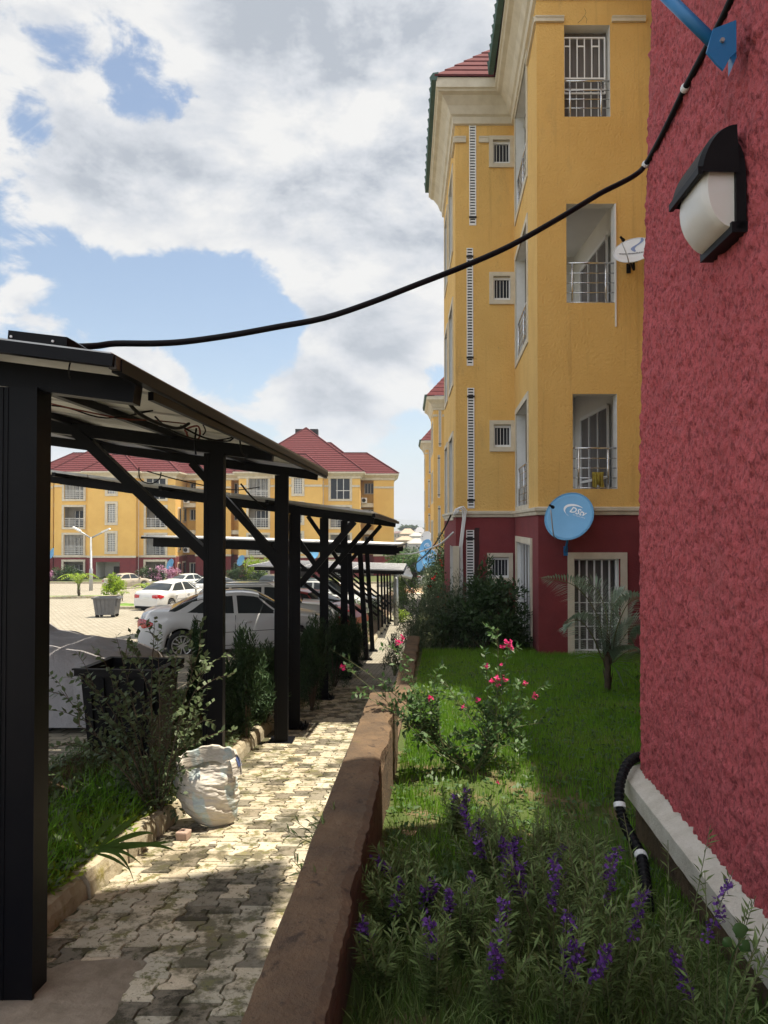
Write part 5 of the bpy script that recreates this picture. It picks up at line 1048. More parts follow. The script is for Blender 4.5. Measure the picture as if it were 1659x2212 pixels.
# ================================================================ BINS
def skip_bin(label, loc, w, d, h, m, rz=0, wheels=True):
    t = thing('wheeled_bin', label, 'bin', (0, 0, 0)); mb = MB(); t_ = .86
    def rect(s, z, o=0): return [(-w/2*s-o, -d/2*s-o, z), (w/2*s+o, -d/2*s-o, z), (w/2*s+o, d/2*s+o, z), (-w/2*s-o, d/2*s+o, z)]
    lv = [rect(.80, .14), rect(.83, .3*h), rect(.97, .93*h), rect(.97, .95*h)]
    for a, b in zip(lv, lv[1:]): mb.add(a+b, [(i, (i+1) % 4, (i+1) % 4+4, i+4) for i in range(4)])
    mb.add(lv[0], [(3, 2, 1, 0)]); inn = rect(.93, .95*h); mb.add(lv[-1]+inn, [(i, (i+1) % 4, (i+1) % 4+4, i+4) for i in range(4)]); bi = rect(.78, .2); mb.add(inn+bi, [(i, (i+1) % 4, (i+1) % 4+4, i+4) for i in range(4)]); mb.add(bi, [(0, 1, 2, 3)])
    for i in range(5): x = -w*.36+w*.72*i/4; mb.bar((x*.86, -d/2*.83-.006, .22), (x, -d/2*.965-.006, .88*h), .03, .03)
    mb.build('tub', m, t)
    mb = MB()
    for a, b in (((-w/2-.03, -d/2-.0, h*.93), (w/2+.03, -d/2-.0, h*.93)), ((-w/2-.03, d/2+.0, h*.93), (w/2+.03, d/2+.0, h*.93)), ((-w/2-.0, -d/2, h*.93), (-w/2-.0, d/2, h*.93)), ((w/2+.0, -d/2, h*.93), (w/2+.0, d/2, h*.93))): mb.bar(a, b, .07, .055)
    mb.bar((-w/2-.04, -d/2-.035, h*.965), (w/2+.04, -d/2-.035, h*.965), .05, .016); mb.build('rim', m, t)
    mb = MB(); mb.tube([(w/2+.05, -d/2+.1, h*.9), (w/2+.06, d/2-.1, h*.9)], .022, 8); mb.bar((w/2+.03, -d/2+.12, h*.95), (w/2-.02, -d/2+.12, h*.55), .05, .05); mb.build('handle', m, t)
    for sx in (-1, 1):
        for sy in (-1, 1): mb = MB(); mb.disc((sx*w*.33, sy*d*.33, .085), (0, 1, 0), .085, .04, 14); mb.bar((sx*w*.33, sy*d*.33, .1), (sx*w*.33, sy*d*.33, .16), .06, .05); mb.build('castor', M['tyre'], t)
    t.location = loc; t.rotation_euler.z = rz; return t
skip_bin('black wheeled bin standing between the covered car and the leafy shrub', (-2.62, 7.4, -2.52), .78, .68, 1.12, M['blackplas'], R(-6))
skip_bin('grey wheeled bin standing alone on the paved court', (PX(233, 31), 31, -4.06), 1.0, .85, .92, mat('grey_plastic', (.11, .115, .125), (.14, .14, .145), 6, .55), R(4))
skip_bin('small dark bin at the end of the path by the far road', (PX(890, 68), 68, -6.15), .9, .8, 1.6, M['blackplas'])
# ================================================================ STREET LAMPS
def street_lamp(label, x, ytop, ybase, Y, arms, grp='street lamps'):
    b = P(x, ybase, Y); t = thing('street_lamp', label, 'street lamp', b, grp); tp = P(x, ytop, Y)
    mb = MB(); mb.tube([b-Vector((0, 0, .3)), b+Vector((0, 0, 2)), b+Vector((0, 0, 2.05)), tp], [.15*Y/60, .15*Y/60, .10*Y/60, .08*Y/60], 10); mb.build('pole', M['metal'], t, smooth=True)
    for (ax, ay) in arms:
        e = P(ax, ay, Y); mb = MB(); mb.tube([tp-Vector((0, 0, .1)), e], .07*Y/60, 8); ar = mb.build('arm', M['metal'], t, smooth=True)
        d = (e-tp); f = tp+d*.62; g = tp+d*1.06; mb = MB(); mb.bar(f, g, .34*Y/60, .13*Y/60); mb.build('lamp_head', M['white'], ar)
street_lamp('double-arm street lamp rising in front of the left opposite building', 196.5, 1160, 1279, 62, [(160, 1140), (235, 1143)])
street_lamp('far double-arm street lamp above the trees at the end of the path', 922, 1210, 1245, 95, [(905, 1198), (936, 1194)])
# ================================================================ SACK, RUBBLE, CLOTH
sk = thing('woven_sack', 'full white woven sack with faded blue stripes leaning on the second post', 'sack', (P(452, 1782, 6.4).x, 6.42, -2.685))
Ys = 6.42; rows = []; cX = PX(449, Ys); zb_ = -Hp(6.35)+.002; Hs = PZ(1632, Ys)-zb_; nA = 72; nZ = 54
def sack_pt(f, a):
    r = float(np.interp(f, [0, .02, .08, .2, .4, .6, .8, 1], [.13, .155, .185, .225, .262, .272, .262, .258]))
    dpt = float(np.interp(f, [0, .3, .7, .9, 1], [.75, .85, .70, .52, .46])); lx = float(np.interp(f, [0, .25, .6, 1], [.085, .03, -.012, .005]))
    sq = 1+.07*cos(4*a)*(1-f); q = r*sq; x = q*cos(a); y = q*sin(a)*dpt; z = f*Hs
    sl = f*1.0+.16*cos(a-.3)*(1-.3*f)
    wv = noise.noise((x*7, y*7, sl*9))*.026+noise.noise((x*15, y*15, sl*22+3))*.016+noise.noise((x*30, y*30, sl*40+3))*.006+noise.noise((x*5, y*5, sl*4+9))*.04
    cr_ = max(0, sin(sl*24+2.2*noise.noise((x*4, y*4, 1))*3))**3*.005
    wv += .012-abs(noise.noise((x*7+2+z*5, y*7, sl*10)))*.026-abs(noise.noise((x*15-z*6, y*15+5, sl*24)))*.015; wv = (wv-cr_)*min(1, f*7); k_ = 1+wv*2.4; x *= k_; y *= k_
    if f > .62: g = (f-.62)/.38; z += g*g*(.060*sin(a)+.030*cos(a)+.022*1.5*noise.noise((cos(a)*3.5, sin(a)*3.5, 4))); x += g*g*.03*(cos(a) > .2)
    if f > .8: y -= (f-.8)*.25*(sin(a) > 0)
    return (cX+lx+x, Ys+y, zb_+z)
nA, nZ = 140, 100
rows = [[sack_pt(i/nZ, 2*pi*j/nA) for j in range(nA+1)] for i in range(nZ+1)]
inner = [[Vector(p).lerp(Vector((cX, Ys, zb_+Hs-.08*(k_+1))), .05+.06*k_)-Vector((0, 0, .04*k_+.01)) for p in rows[-1]] for k_ in range(3)]
mb = MB(); mb.grid(rows+inner)
m = bpy.data.materials.new('woven_sack'); m.use_nodes = True; t = m.node_tree; b = t.nodes['Principled BSDF']; b.inputs['Roughness'].default_value = .62
def N2(k): return t.nodes.new(k)
tcx = N2('ShaderNodeTexCoord'); mpn = N2('ShaderNodeMapping'); mpn.inputs['Rotation'].default_value = (.1, .25, 0); t.links.new(tcx.outputs['Object'], mpn.inputs[0]); wvn = N2('ShaderNodeTexNoise'); wvn.inputs['Scale'].default_value = 7; wvn.inputs['Detail'].default_value = 6; t.links.new(mpn.outputs[0], wvn.inputs[0])
sx_ = N2('ShaderNodeSeparateXYZ'); t.links.new(mpn.outputs[0], sx_.inputs[0])
def mth(op, a, b_):
    q = N2('ShaderNodeMath'); q.operation = op
    for i, v in enumerate((a, b_)):
        if isinstance(v, (int, float)): q.inputs[i].default_value = v
        else: t.links.new(v, q.inputs[i])
    return q.outputs[0]
s1 = mth('SINE', mth('ADD', mth('MULTIPLY', sx_.outputs[0], 23), 1.2), 0); r1 = N2('ShaderNodeMapRange'); r1.inputs[1].default_value = .25; r1.inputs[2].default_value = .5; t.links.new(s1, r1.inputs[0])
pat = N2('ShaderNodeMapRange'); pat.inputs[1].default_value = .47; pat.inputs[2].default_value = .54; t.links.new(wvn.outputs['Fac'], pat.inputs[0])
mm = mth('MULTIPLY', r1.outputs[0], pat.outputs[0]); mixn = N2('ShaderNodeMixRGB'); t.links.new(mm, mixn.inputs[0]); mixn.inputs[1].default_value = (.56, .53, .47, 1); mixn.inputs[2].default_value = (.44, .53, .54, 1)
n3 = N2('ShaderNodeTexNoise'); n3.inputs['Scale'].default_value = 4; t.links.new(tcx.outputs['Object'], n3.inputs[0]); r3 = N2('ShaderNodeMapRange'); r3.inputs[1].default_value = .5; r3.inputs[2].default_value = .75; r3.inputs[4].default_value = .5; t.links.new(n3.outputs['Fac'], r3.inputs[0])
mi3 = N2('ShaderNodeMixRGB'); t.links.new(r3.outputs[0], mi3.inputs[0]); t.links.new(mixn.outputs[0], mi3.inputs[1]); mi3.inputs[2].default_value = (.42, .33, .24, 1); t.links.new(mi3.outputs[0], b.inputs[0])
bw = N2('ShaderNodeTexNoise'); bw.inputs['Scale'].default_value = 16; bw.inputs['Detail'].default_value = 7; mp4 = N2('ShaderNodeMapping'); mp4.inputs['Scale'].default_value = (.5, .5, 1.6); mp4.inputs['Rotation'].default_value = (0, .35, 0); t.links.new(tcx.outputs['Object'], mp4.inputs[0]); t.links.new(mp4.outputs[0], bw.inputs[0])
bp = N2('ShaderNodeBump'); bp.inputs['Strength'].default_value = .8; bp.inputs['Distance'].default_value = .03; t.links.new(bw.outputs['Fac'], bp.inputs['Height']); t.links.new(bp.outputs[0], b.inputs['Normal']); M['sack'] = m
mb.build('sack_body', M['sack'], sk, smooth=True)
mb = MB(); fr = []                                       # folded flap with a blue printed patch on the right
for i in range(9):
    f = i/8; a = -.75+1.25*f; p = Vector(sack_pt(.99, a)); o = Vector((cos(a), sin(a)*.86, 0))
    fr.append([p-o*.008, p+o*.010+Vector((0, 0, .004)), p+o*.022+Vector((.006, -.004, -.03)), p+o*.032+Vector((.010, -.006, -.075)), p+o*.036+Vector((.012, -.01, -.125-.03*sin(f*pi))), ])
mb.grid(fr); mb.build('folded_flap', M['sack'], sk, smooth=True)
mb = MB(); q = [[Vector(fr[i][j])+Vector((.0, -.005, .002))+Vector((.004, 0, 0)) for j in (1, 2, 3)] for i in (2, 3, 4)]; mb.grid(q); mb.build('printed_patch', mat('navy_print', (.05, .08, .22), (.10, .13, .26), 30, .6), sk)
V = []; 
for i in range(150):
    a = random.choice([random.uniform(-1.0, .5), random.uniform(3.5, 4.6), random.uniform(-1.6, -1.0)]); p = Vector(sack_pt(.995, a))+Vector((random.uniform(-.01, .01),)*3)
    if a > -.8 and a < .5 and random.random() < .6: p = Vector(fr[max(0, min(8, int((a+.75)/1.25*8)))][4]); d = Vector((random.uniform(-.01, .02), random.uniform(-.02, 0), random.uniform(-.05, -.02)))
    else: d = Vector((random.uniform(-.02, .02), random.uniform(-.02, .01), random.uniform(.0, .035)))
    s_ = Vector((.0012, 0, .0006)); V += [p-s_, p+s_, p+d+Vector((random.uniform(-.006, .006), 0, 0))]
fastmesh('frayed_threads', V, np.arange(len(V)).reshape(-1, 3), M['sack'], sk)
def rock(name, label, cat, loc, s, m, grp=None, seed=0):
    mb = MB(); rnd = random.Random(seed); c = [Vector((x*s[0]*rnd.uniform(.8, 1.1), y*s[1]*rnd.uniform(.8, 1.1), (z+1)*s[2]*rnd.uniform(.85, 1.1))) for z in (-1, 1) for x, y in ((-1, -1), (1, -1), (1, 1), (-1, 1))]
    mb.hexa(c); o = mb.build(name, m); bv = o.modifiers.new('b', 'BEVEL'); bv.width = min(s)*.35; bv.segments = 2; o.location = loc; o.rotation_euler = (0, 0, rnd.uniform(-.5, .5)); return tag(o, label, cat, grp)
rock('stone_block', 'chunky reddish stone fragment at the foot of the white sack', 'stone', (PX(400, 6.0), 6.0, -Hp(6.0)+.0), (.055, .05, .035), mat('pink_concrete', (.42, .30, .24), (.34, .24, .19), 9, .95, bump=.5), None, 3)
rock('stone_chip', 'small pale stone chip on the path in front of the sack', 'stone', (PX(462, 5.85), 5.85, -Hp(5.85)+.0), (.03, .02, .012), M['cream'], None, 5)
cl = thing('yellow_cloth', 'mustard yellow cloth hung over the lowest balcony railing', 'cloth', P(1292, 1020, 13.5)); mb = MB(); rows = []
for i in range(25):
    f = i/24; x = 1279+25*f+(1 if i % 2 else 0); fl = .012*sin(f*19)+.01*sin(f*43); rows.append([P(x+1, 1021, 13.52)+Vector((0, fl*.3, 0)), P(x, 1019.5, 13.50)+Vector((0, fl*.3, .0)), P(x-.5, 1022, 13.47)+Vector((0, fl, 0)), P(x+1.5*sin(f*5), 1038, 13.47)+Vector((0, fl*1.6, 0)), P(x+2*sin(f*7), 1050+3*sin(f*9), 13.47)+Vector((0, fl*2, 0))])
mb.grid(rows); o = mb.build('cloth', mat('mustard_cloth', (.34, .26, .03), (.22, .17, .03), 20, .9), cl, smooth=True)
# ================================================================ VEGETATION
def unit(n): v = rng.normal(0, 1, (n, 3)); return v/np.linalg.norm(v, axis=1, keepdims=True)
def shrub(name, label, cat, base, rx, ry, h, nl, ll, lw, lm, grp=None, nst=9, clumps=26, stm='bark', flowers=None, low=.1, upbias=.5, spread=.30, shape=1.0, kind=None, cone=False, stub=None):
    base = Vector(base); t = thing(name, label, cat, base, grp)
    sm = MB(); cs = []
    for i in range(clumps):
        a = rng.uniform(0, 2*pi); r = sqrt(rng.uniform(0, 1)); z = low+(1-low)*rng.uniform(0, 1)**.8
        env = sqrt(max(0.05, 1-((z-.45)/.62)**2)) if not cone else max(.08, (1-z)**.8*1.15)
        k = rng.uniform(.75, 1.18); cs.append((base.x+rx*r*env*cos(a)*k, base.y+ry*r*env*sin(a)*k, base.z+h*z*k))
    for i in range(nst):
        c = Vector(cs[i % clumps]); b = base+Vector((rng.uniform(-.1, .1)*rx, rng.uniform(-.1, .1)*ry, -.03)); m_ = b.lerp(c, .5)+Vector((rng.uniform(-.1, .1)*rx, rng.uniform(-.1, .1)*ry, h*.06)); s_ = min(.02, .012*h+.003); sm.tube(smoothpath([b, m_, c], 4), [s_*(1-.75*j/8) for j in range(9)], 5)
    sm.build('stem', M[stm], t, smooth=True)
    cs = np.array(cs); w = rng.uniform(.4, 1.5, clumps); w /= w.sum(); pk = rng.choice(clumps, nl, p=w); off = unit(nl)*(rng.uniform(0, 1, nl)**.45)[:, None]*np.array([rx*spread, ry*spread, h*spread*.8])
    pos = cs[pk]+off; pos[:, 2] = np.maximum(pos[:, 2], base.z+.0); d = off/np.linalg.norm(off, axis=1, keepdims=True)+unit(nl)*.7+np.array([0, 0, upbias])
    f = leaves(pos, d, ll, lw, M[lm], 'foliage', t)
    if flowers:
        fm, nf, fs, fname = flowers; idx = rng.choice(nl, nf); P3 = pos[idx]+d[idx]*fs*.5
        flower_cluster(P3, fs, fm, t, fname)
    return t
def flower_cluster(pts, size, fm, parent, name='flower', petals=7, each=False):
    mats_ = M[fm]
    if each:
        for p in pts: _fl([p], size, mats_, parent, name, petals*2)
    else: _fl(pts, size, mats_, parent, name, petals)
def _fl(pts, size, m, parent, name, petals):
    pts = np.asarray(pts); n = len(pts); pos = np.repeat(pts, petals, 0)+rng.normal(0, size*.22, (n*petals, 3)); d = unit(n*petals)+np.array([0, -.4, .3]); leaves(pos, d, size*.62, size*.62, m, name, parent, bend=-.15, tintv=.3)
# lawn blades
def blades(name, pts, h, w, m, parent=None, lean=.45, segs=2):
    n = len(pts); pts = np.asarray(pts); a = rng.uniform(0, 2*pi, n); hh = h*rng.uniform(.55, 1.35, n); ln = rng.uniform(.1, 1, n)*lean
    dx, dy = np.cos(a)*ln*hh, np.sin(a)*ln*hh; b = rng.uniform(0, pi, n); wx, wy = np.cos(b)*w/2, np.sin(b)*w/2
    z0 = pts[:, 2]-.01
    v = lambda f, k, s: np.stack([pts[:, 0]+dx*f**1.8+wx*k*s, pts[:, 1]+dy*f**1.8+wy*k*s, z0+hh*(f-.25*ln*f*f)], 1)
    V = np.stack([v(0, 1, -1), v(0, 1, 1), v(.55, .8, 1), v(.55, .8, -1), v(1, .12, 1), v(1, .12, -1)], 1).reshape(-1, 3)
    i = np.arange(n)[:, None]*6; F = np.concatenate([i+np.array([[0, 1, 2, 3]]), i+np.array([[3, 2, 4, 5]])], 0)
    t = np.repeat(rng.uniform(.7, 1.3, n), 6)[:, None]*np.array([[1, 1, 1]]); return fastmesh(name, V, F, m, parent, t)
def scatter(n, fx, y0, y1, zf, pw=1.0, keep=None):
    out = []
    while len(out) < n:
        Y = y0+(y1-y0)*rng.uniform()**pw; a, b = fx(Y); X = rng.uniform(a, b)
        if keep and not keep(X, Y): continue
        out.append((X, Y, zf(X, Y)))
    return out
kp = lambda X, Y: noise.noise((X*1.1, Y*1.1, 3)) > -.35-(.25 if Y > 5.5 else -.3)*1 or rng.uniform() < .25
tag(blades('lawn_grass', scatter(80000, lambda Y: (XW(Y)+.02, min(.40*Y+.3, 5.0)), 3.6, 15.5, Gr, .85, kp), .085, .0062, M['grass']), kind='stuff')
tag(blades('lawn_grass', scatter(9000, lambda Y: (XW(Y)+.02, .45*Y+.25), 1.6, 4.2, Gr, .8), .10, .0045, M['weeds'], lean=.8), kind='stuff')
# low broadleaf weeds in the lawn
def groundleaf(name, n, fx, y0, y1, zf, l, w, m, z=.03, pw=1):
    p = np.array(scatter(n, fx, y0, y1, zf, pw)); k = 4; pos = np.repeat(p, k, 0)+rng.normal(0, .02, (n*k, 3))*np.array([1, 1, .3]); pos[:, 2] += z; d = unit(n*k); d[:, 2] = abs(d[:, 2])*.5+.15
    return tag(leaves(pos, d, l, w, M[m], name, None), kind='stuff')
groundleaf('lawn_weeds', 1500, lambda Y: (XW(Y)+.02, .38*Y), 3.5, 12, Gr, .05, .022, 'leafrose')
# planting bed: long grass and weeds
bedx = lambda Y: (XL(Y)-1.2, XL(Y)-.10)
tag(blades('bed_grass', scatter(7000, bedx, 3.2, 9.5, Gb), .15, .008, M['weeds'], lean=.9), kind='stuff')
tag(blades('bed_grass', scatter(3000, lambda Y: (XL(Y)-.7, XL(Y)-.14), 3.8, 7.0, Gb), .21, .010, M['grass'], lean=1.0), kind='stuff')
tag(blades('bed_grass', scatter(6000, bedx, 9.5, 30, Gb), .22, .016, M['weeds'], lean=.8), kind='stuff')
groundleaf('bed_weeds', 1300, bedx, 3.4, 12, Gb, .075, .034, 'leafpriv', .09)
groundleaf('bed_weeds', 700, lambda Y: (XL(Y)-.5, XL(Y)-.08), 4.5, 7.5, Gb, .06, .028, 'lime', .06)
# grassy weed leaning over the kerb, broad blades
wd = thing('broad_leaf_weed', 'broad-bladed grassy weed arching over the kerb onto the path', 'weed', (PX(220, 4.75), 4.75, -2.3)); mb = MB()
for (x0, y0, x1, y1, x2, y2) in ((205, 1840, 262, 1822, 306, 1868), (205, 1842, 270, 1820, 292, 1915), (210, 1838, 300, 1790, 330, 1800), (200, 1840, 290, 1826, 372, 1818), (215, 1830, 250, 1795, 300, 1760), (190, 1835, 230, 1770, 262, 1758), (210, 1845, 250, 1850, 280, 1880), (180, 1830, 160, 1780, 150, 1740), (200, 1832, 330, 1812, 378, 1838)):
    a, b, c = P(x0, y0, 4.75), P(x1, y1, 4.6), P(x2, y2, 4.5); rows = []
    for i in range(11):
        f = i/10; p = a*(1-f)**2+b*2*f*(1-f)+c*f*f; w = .019*sin(pi*min(1, f*.9+.08))**.7; d = Vector((c-a)).normalized().cross(Vector((0, 1, .3))).normalized(); rows.append([p-d*w, p+Vector((0, .004, -.004)), p+d*w])
    mb.grid(rows)
mb.build('blade', M['weeds'], wd, smooth=True)
# privet-like shrub with arching branches
def twiggy(name, label, cat, base, branches, lm, ll, lw, per=26, stm='bark', r0=.008, grp=None, subs=2, sub_len=.25, tipflowers=None):
    t = thing(name, label, cat, base, grp); sm = MB(); Lp_, Ld_ = [], []; tips = []
    def run(pts, r, n):
        sp = smoothpath(pts, 6); sm.tube(sp, [r*(1-.8*i/(len(sp)-1)) for i in range(len(sp))], 5)
        m_ = len(sp)
        for i in range(n):
            f = .12+.88*i/n+rng.uniform(-.02, .02); k = min(m_-2, int(f*(m_-1))); q = f*(m_-1)-k; p = sp[k].lerp(sp[k+1], min(1, max(0, q))); d = (sp[k+1]-sp[k]).normalized(); s = d.cross(Vector(unit(1)[0])).normalized()*(1 if i % 2 else -1)
            Lp_.append(p); Ld_.append(s+d*.6+Vector((0, 0, .15)))
        tips.append(sp[-1]); return sp
    for b in branches:
        pts = [Vector(base)]+[Vector(p) for p in b]; sp = run(pts, r0, per)
        for k in range(subs):
            i = int(len(sp)*rng.uniform(.35, .9)); p = sp[i]; d = (sp[min(i+3, len(sp)-1)]-sp[max(0, i-3)]).normalized()+Vector(unit(1)[0])*.75; d.normalize(); L_ = sub_len*rng.uniform(.6, 1.3)
            run([p, p+d*L_*.5+Vector((0, 0, .03)), p+d*L_+Vector((0, 0, -.01))], r0*.45, max(5, int(per*.45)))
    sm.build('stem', M[stm], t, smooth=True); leaves(np.array(Lp_), np.array(Ld_), ll, lw, M[lm], 'foliage', t, bend=.12)
    return t, tips
pb = (PX(345, 6.3), 6.3, -2.62); tgt = [(130, 1490, 5.9), (160, 1560, 5.8), (250, 1370, 6.2), (335, 1330, 6.3), (340, 1375, 6.2), (235, 1440, 6.1), (180, 1455, 6), (300, 1420, 6.4), (380, 1440, 6.3), (435, 1390, 6.2), (448, 1440, 6.0), (440, 1500, 6.1), (230, 1540, 6), (300, 1500, 6.2), (395, 1500, 6.4), (430, 1560, 6.2), (150, 1600, 5.8), (260, 1490, 6), (350, 1460, 6.5), (190, 1510, 6.1), (410, 1610, 6.1), (210, 1590, 5.9), (470, 1340, 6.6)]
brs = []
for x, y, Y in tgt[:-1]:
    e_ = P(x, y, Y); m_ = Vector(pb).lerp(e_, .5)+Vector((rng.uniform(-.05, .05), rng.uniform(-.1, .1), .14)); brs.append([m_, e_])
twiggy('privet_shrub', 'tall dark shrub with arching twigs of small oval leaves beside the thick first post', 'shrub', pb, brs, 'leafpriv', .060, .040, 26, subs=4, sub_len=.36)
shrub('privet_shrub', 'low shadowed shrub at the foot of the arching twigs', 'shrub', (PX(300, 6.4), 6.4, -2.60), .5, .35, .5, 1300, .055, .035, 'leafpriv', low=.05)
shrub('privet_shrub', 'pale-tipped low shrub behind the white sack', 'shrub', (PX(425, 7.0), 7.0, -2.72), .22, .3, .48, 700, .05, .032, 'leafrose')
# conifers between the posts
G_ = 'dark conifers in the bed along the posts'
for (x, y, Y, rx, h, l) in ((530, 1595, 9.6, .30, 1.25, 'feathery dark conifer between the second and third posts'), (430, 1560, 9.9, .13, 1.05, 'narrow dark conifer showing left of the second post'), (672, 1530, 12.8, .33, 1.3, 'dark conifer behind the gap between the fourth and fifth posts'), (722, 1480, 15.6, .34, 1.3, 'dark conifer between the fifth and sixth posts'), (755, 1465, 18.8, .38, 1.4, 'dark conifer right of the sixth post'), (577, 1560, 10.8, .28, 1.0, 'low dark conifer just left of the third post')):
    shrub('conifer_shrub', l, 'conifer', (PX(x, Y), Y, P(x, y, Y).z), rx, rx, h, 7500, .085, .017, 'conifer', G_, nst=7, clumps=40, upbias=1.1, spread=.30, low=.1)
for (x, y, Y, rx, h, n_) in ((800, 1395, 26, .6, 1.3, 1500), (822, 1372, 31, .6, 1.3, 1200), (845, 1350, 36, .6, 1.2, 1000)):
    shrub('bed_shrub', ['nearest green shrub in the bed behind the thin leaning posts', 'green shrub between the thin posts of the fourth carport', 'green shrub behind the last thin posts before the grey pole'][[26, 31, 36].index(Y)], 'shrub', (PX(x, Y)-1.0, Y, -Hp(Y)+.1), rx, rx, h, n_, .11, .05, 'leafpriv', 'shrubs behind the thin posts')
shrub('bed_shrub', 'green shrub at the end of the grey pole beside the path', 'shrub', (PX(872, 46), 46, -5.7), .9, .9, 2.0, 2600, .13, .07, 'weeds')
shrub('bed_shrub', 'lime green low shrub beside the grey pole', 'shrub', (PX(866, 40), 40, -5.55), .55, .6, .6, 700, .12, .06, 'lime')
shrub('hedge_shrub', 'rounded green shrub hanging over the far kerb', 'shrub', (PX(868, 52), 52, -5.8), .5, 3, .7, 1500, .12, .06, 'weeds')
# rose bush with pink flowers
rb = P(1022, 1682, 5.5); rb = (rb.x, rb.y, -Hl(5.5)-.01)
rt = [(745, 1440, 5.2), (712, 1400, 5.3), (865, 1392, 5.4), (850, 1430, 5.3), (780, 1500, 5.2), (860, 1500, 5.3), (815, 1520, 5.2), (930, 1455, 5.4), (960, 1470, 5.5), (925, 1510, 5.4), (880, 1560, 5.3), (945, 1560, 5.4), (1000, 1530, 5.5), (1098, 1392, 5.7), (1075, 1355, 5.6), (1050, 1440, 5.6), (1082, 1465, 5.6), (1135, 1475, 5.7), (1155, 1502, 5.7), (1032, 1512, 5.6), (1110, 1540, 5.7), (1060, 1560, 5.6), (1130, 1590, 5.7), (1090, 1600, 5.6), (985, 1590, 5.5), (1190, 1560, 5.8), (905, 1600, 5.4), (1040, 1620, 5.6), (960, 1620, 5.4), (880, 1520, 5.3), (1000, 1640, 5.5), (1070, 1520, 5.6)]
brs = []
for x, y, Y in rt:
    e_ = P(x, y, Y); k_ = .35 if x < 960 else .5
    m_ = Vector(rb).lerp(P(905 if x < 960 else 1085, 1585, Y), .62)+Vector((rng.uniform(-.05, .05), rng.uniform(-.12, .12), rng.uniform(-.02, .05))); m2 = m_.lerp(e_, .55)+Vector((rng.uniform(-.03, .03), rng.uniform(-.05, .05), .03)); brs.append([m_, m2, e_])
rose, tips = twiggy('rose_bush', 'leggy pink rose bush on the lawn, leaning over the low wall', 'rose bush', rb, brs, 'leafrose', .050, .026, 30, 'stemg', r0=.006, subs=4, sub_len=.20)
for x, y, Y, s_ in ((742, 1442, 5.15, .05), (862, 1388, 5.3, .055), (870, 1380, 5.32, .04), (928, 1508, 5.3, .045), (1098, 1390, 5.6, .06), (1085, 1399, 5.6, .045), (1104, 1400, 5.6, .045), (1050, 1440, 5.55, .042), (1083, 1436, 5.55, .03), (1075, 1467, 5.5, .05), (1062, 1472, 5.5, .045), (1090, 1468, 5.5, .048), (1075, 1480, 5.5, .035), (1135, 1476, 5.6, .035), (1154, 1504, 5.6, .045), (1033, 1513, 5.5, .05), (1000, 1528, 5.4, .035), (1076, 1690, 5.2, .025)):
    _fl([P(x, y, Y-.05)], s_*.8, M['pink'], rose, 'rose_flower', 16)
# palm on the lawn
def palm(name, label, base, fronds, trunk_h, tr, m='palm', grp=None, lf=.30, n=30, lw=.022, trunk='bark'):
    t = thing(name, label, 'palm', base, grp); b = Vector(base); top = b+Vector((0, 0, trunk_h)); mb = MB(); mb.tube([b-Vector((0, 0, .1)), b+Vector((0, 0, trunk_h*.5)), top, top+Vector((0, 0, trunk_h*.25))], [tr, tr*.9, tr*.7, tr*.3], 8)
    for i in range(10): a = i*2.4; z = trunk_h*(.2+.08*i); q = b+Vector((cos(a)*tr*.8, sin(a)*tr*.8, z)); mb.tube([q, q+Vector((cos(a)*tr*.7, sin(a)*tr*.7, tr*3))], [tr*.3, tr*.08], 4)
    mb.build('trunk', M[trunk], t, smooth=True)
    for fr_ in fronds:
        pts = smoothpath([top-Vector((0, 0, trunk_h*.35))]+[Vector(p) for p in fr_], 8); mb = MB(); k = len(pts); mb.tube(pts, [tr*.28*(1-.85*i/(k-1))+.001 for i in range(k)], 5, 0)
        for i in range(int(n*1.0)):
            f = .22+.78*i/n; q = f*(k-1); j = min(k-2, int(q)); p = pts[j].lerp(pts[j+1], q-j); d = (pts[j+1]-pts[j]).normalized(); L_ = lf*sin(pi*min(1, .22+f*.80))**.8*rng.uniform(.85, 1.1)
            for s in (-1, 1):
                sd_ = (d.cross(Vector((0, 0, 1))).normalized()*.5+(d.cross(Vector((0, 1, 0))) if name == 'young_palm' and lw < .03 else d.cross(Vector((0, 0, 1)))).normalized()*.8).normalized()*s; dr = (sd_*.8+d*.62+Vector((0, 0, .10))).normalized(); e1 = p+dr*L_*.5+Vector((0, 0, .0)); e2 = p+dr*L_-Vector((0, 0, L_*.24)); wv = dr.cross(Vector((0, 0, 1))).normalized()*lw/2
                mb.add([p, e1+wv, e2, e1-wv], [(0, 1, 2, 3)], 1, (float(rng.uniform(.8, 1.2)),)*3)
        mb.build('frond', [M['stemg'], M[m]], t)
    return t
pY = 9.2; pbz = (PX(1311, pY), pY, -Hl(pY))
palm('young_palm', 'young feathery palm with one long arching frond in front of the barred french window', pbz, [
    [P(1306, 1420, 9.2), P(1290, 1330, 9.1), P(1240, 1265, 8.9), P(1165, 1248, 8.7)], [P(1312, 1420, 9.2), P(1310, 1330, 9.3), P(1285, 1270, 9.5), P(1235, 1255, 9.8)],
    [P(1318, 1420, 9.2), P(1335, 1350, 9.1), P(1360, 1300, 9.0), P(1395, 1290, 8.9)], [P(1322, 1420, 9.2), P(1345, 1380, 9.3), P(1370, 1350, 9.5), P(1400, 1350, 9.6)],
    [P(1316, 1410, 9.2), P(1320, 1330, 9.4), P(1338, 1290, 9.8), P(1360, 1290, 10.2)], [P(1300, 1420, 9.2), P(1278, 1370, 9.0), P(1250, 1340, 8.8), P(1215, 1350, 8.6)], [P(1325, 1430, 9.2), P(1350, 1410, 9.0), P(1380, 1400, 8.8)]], .62, .045, lf=.42, n=46, lw=.028)
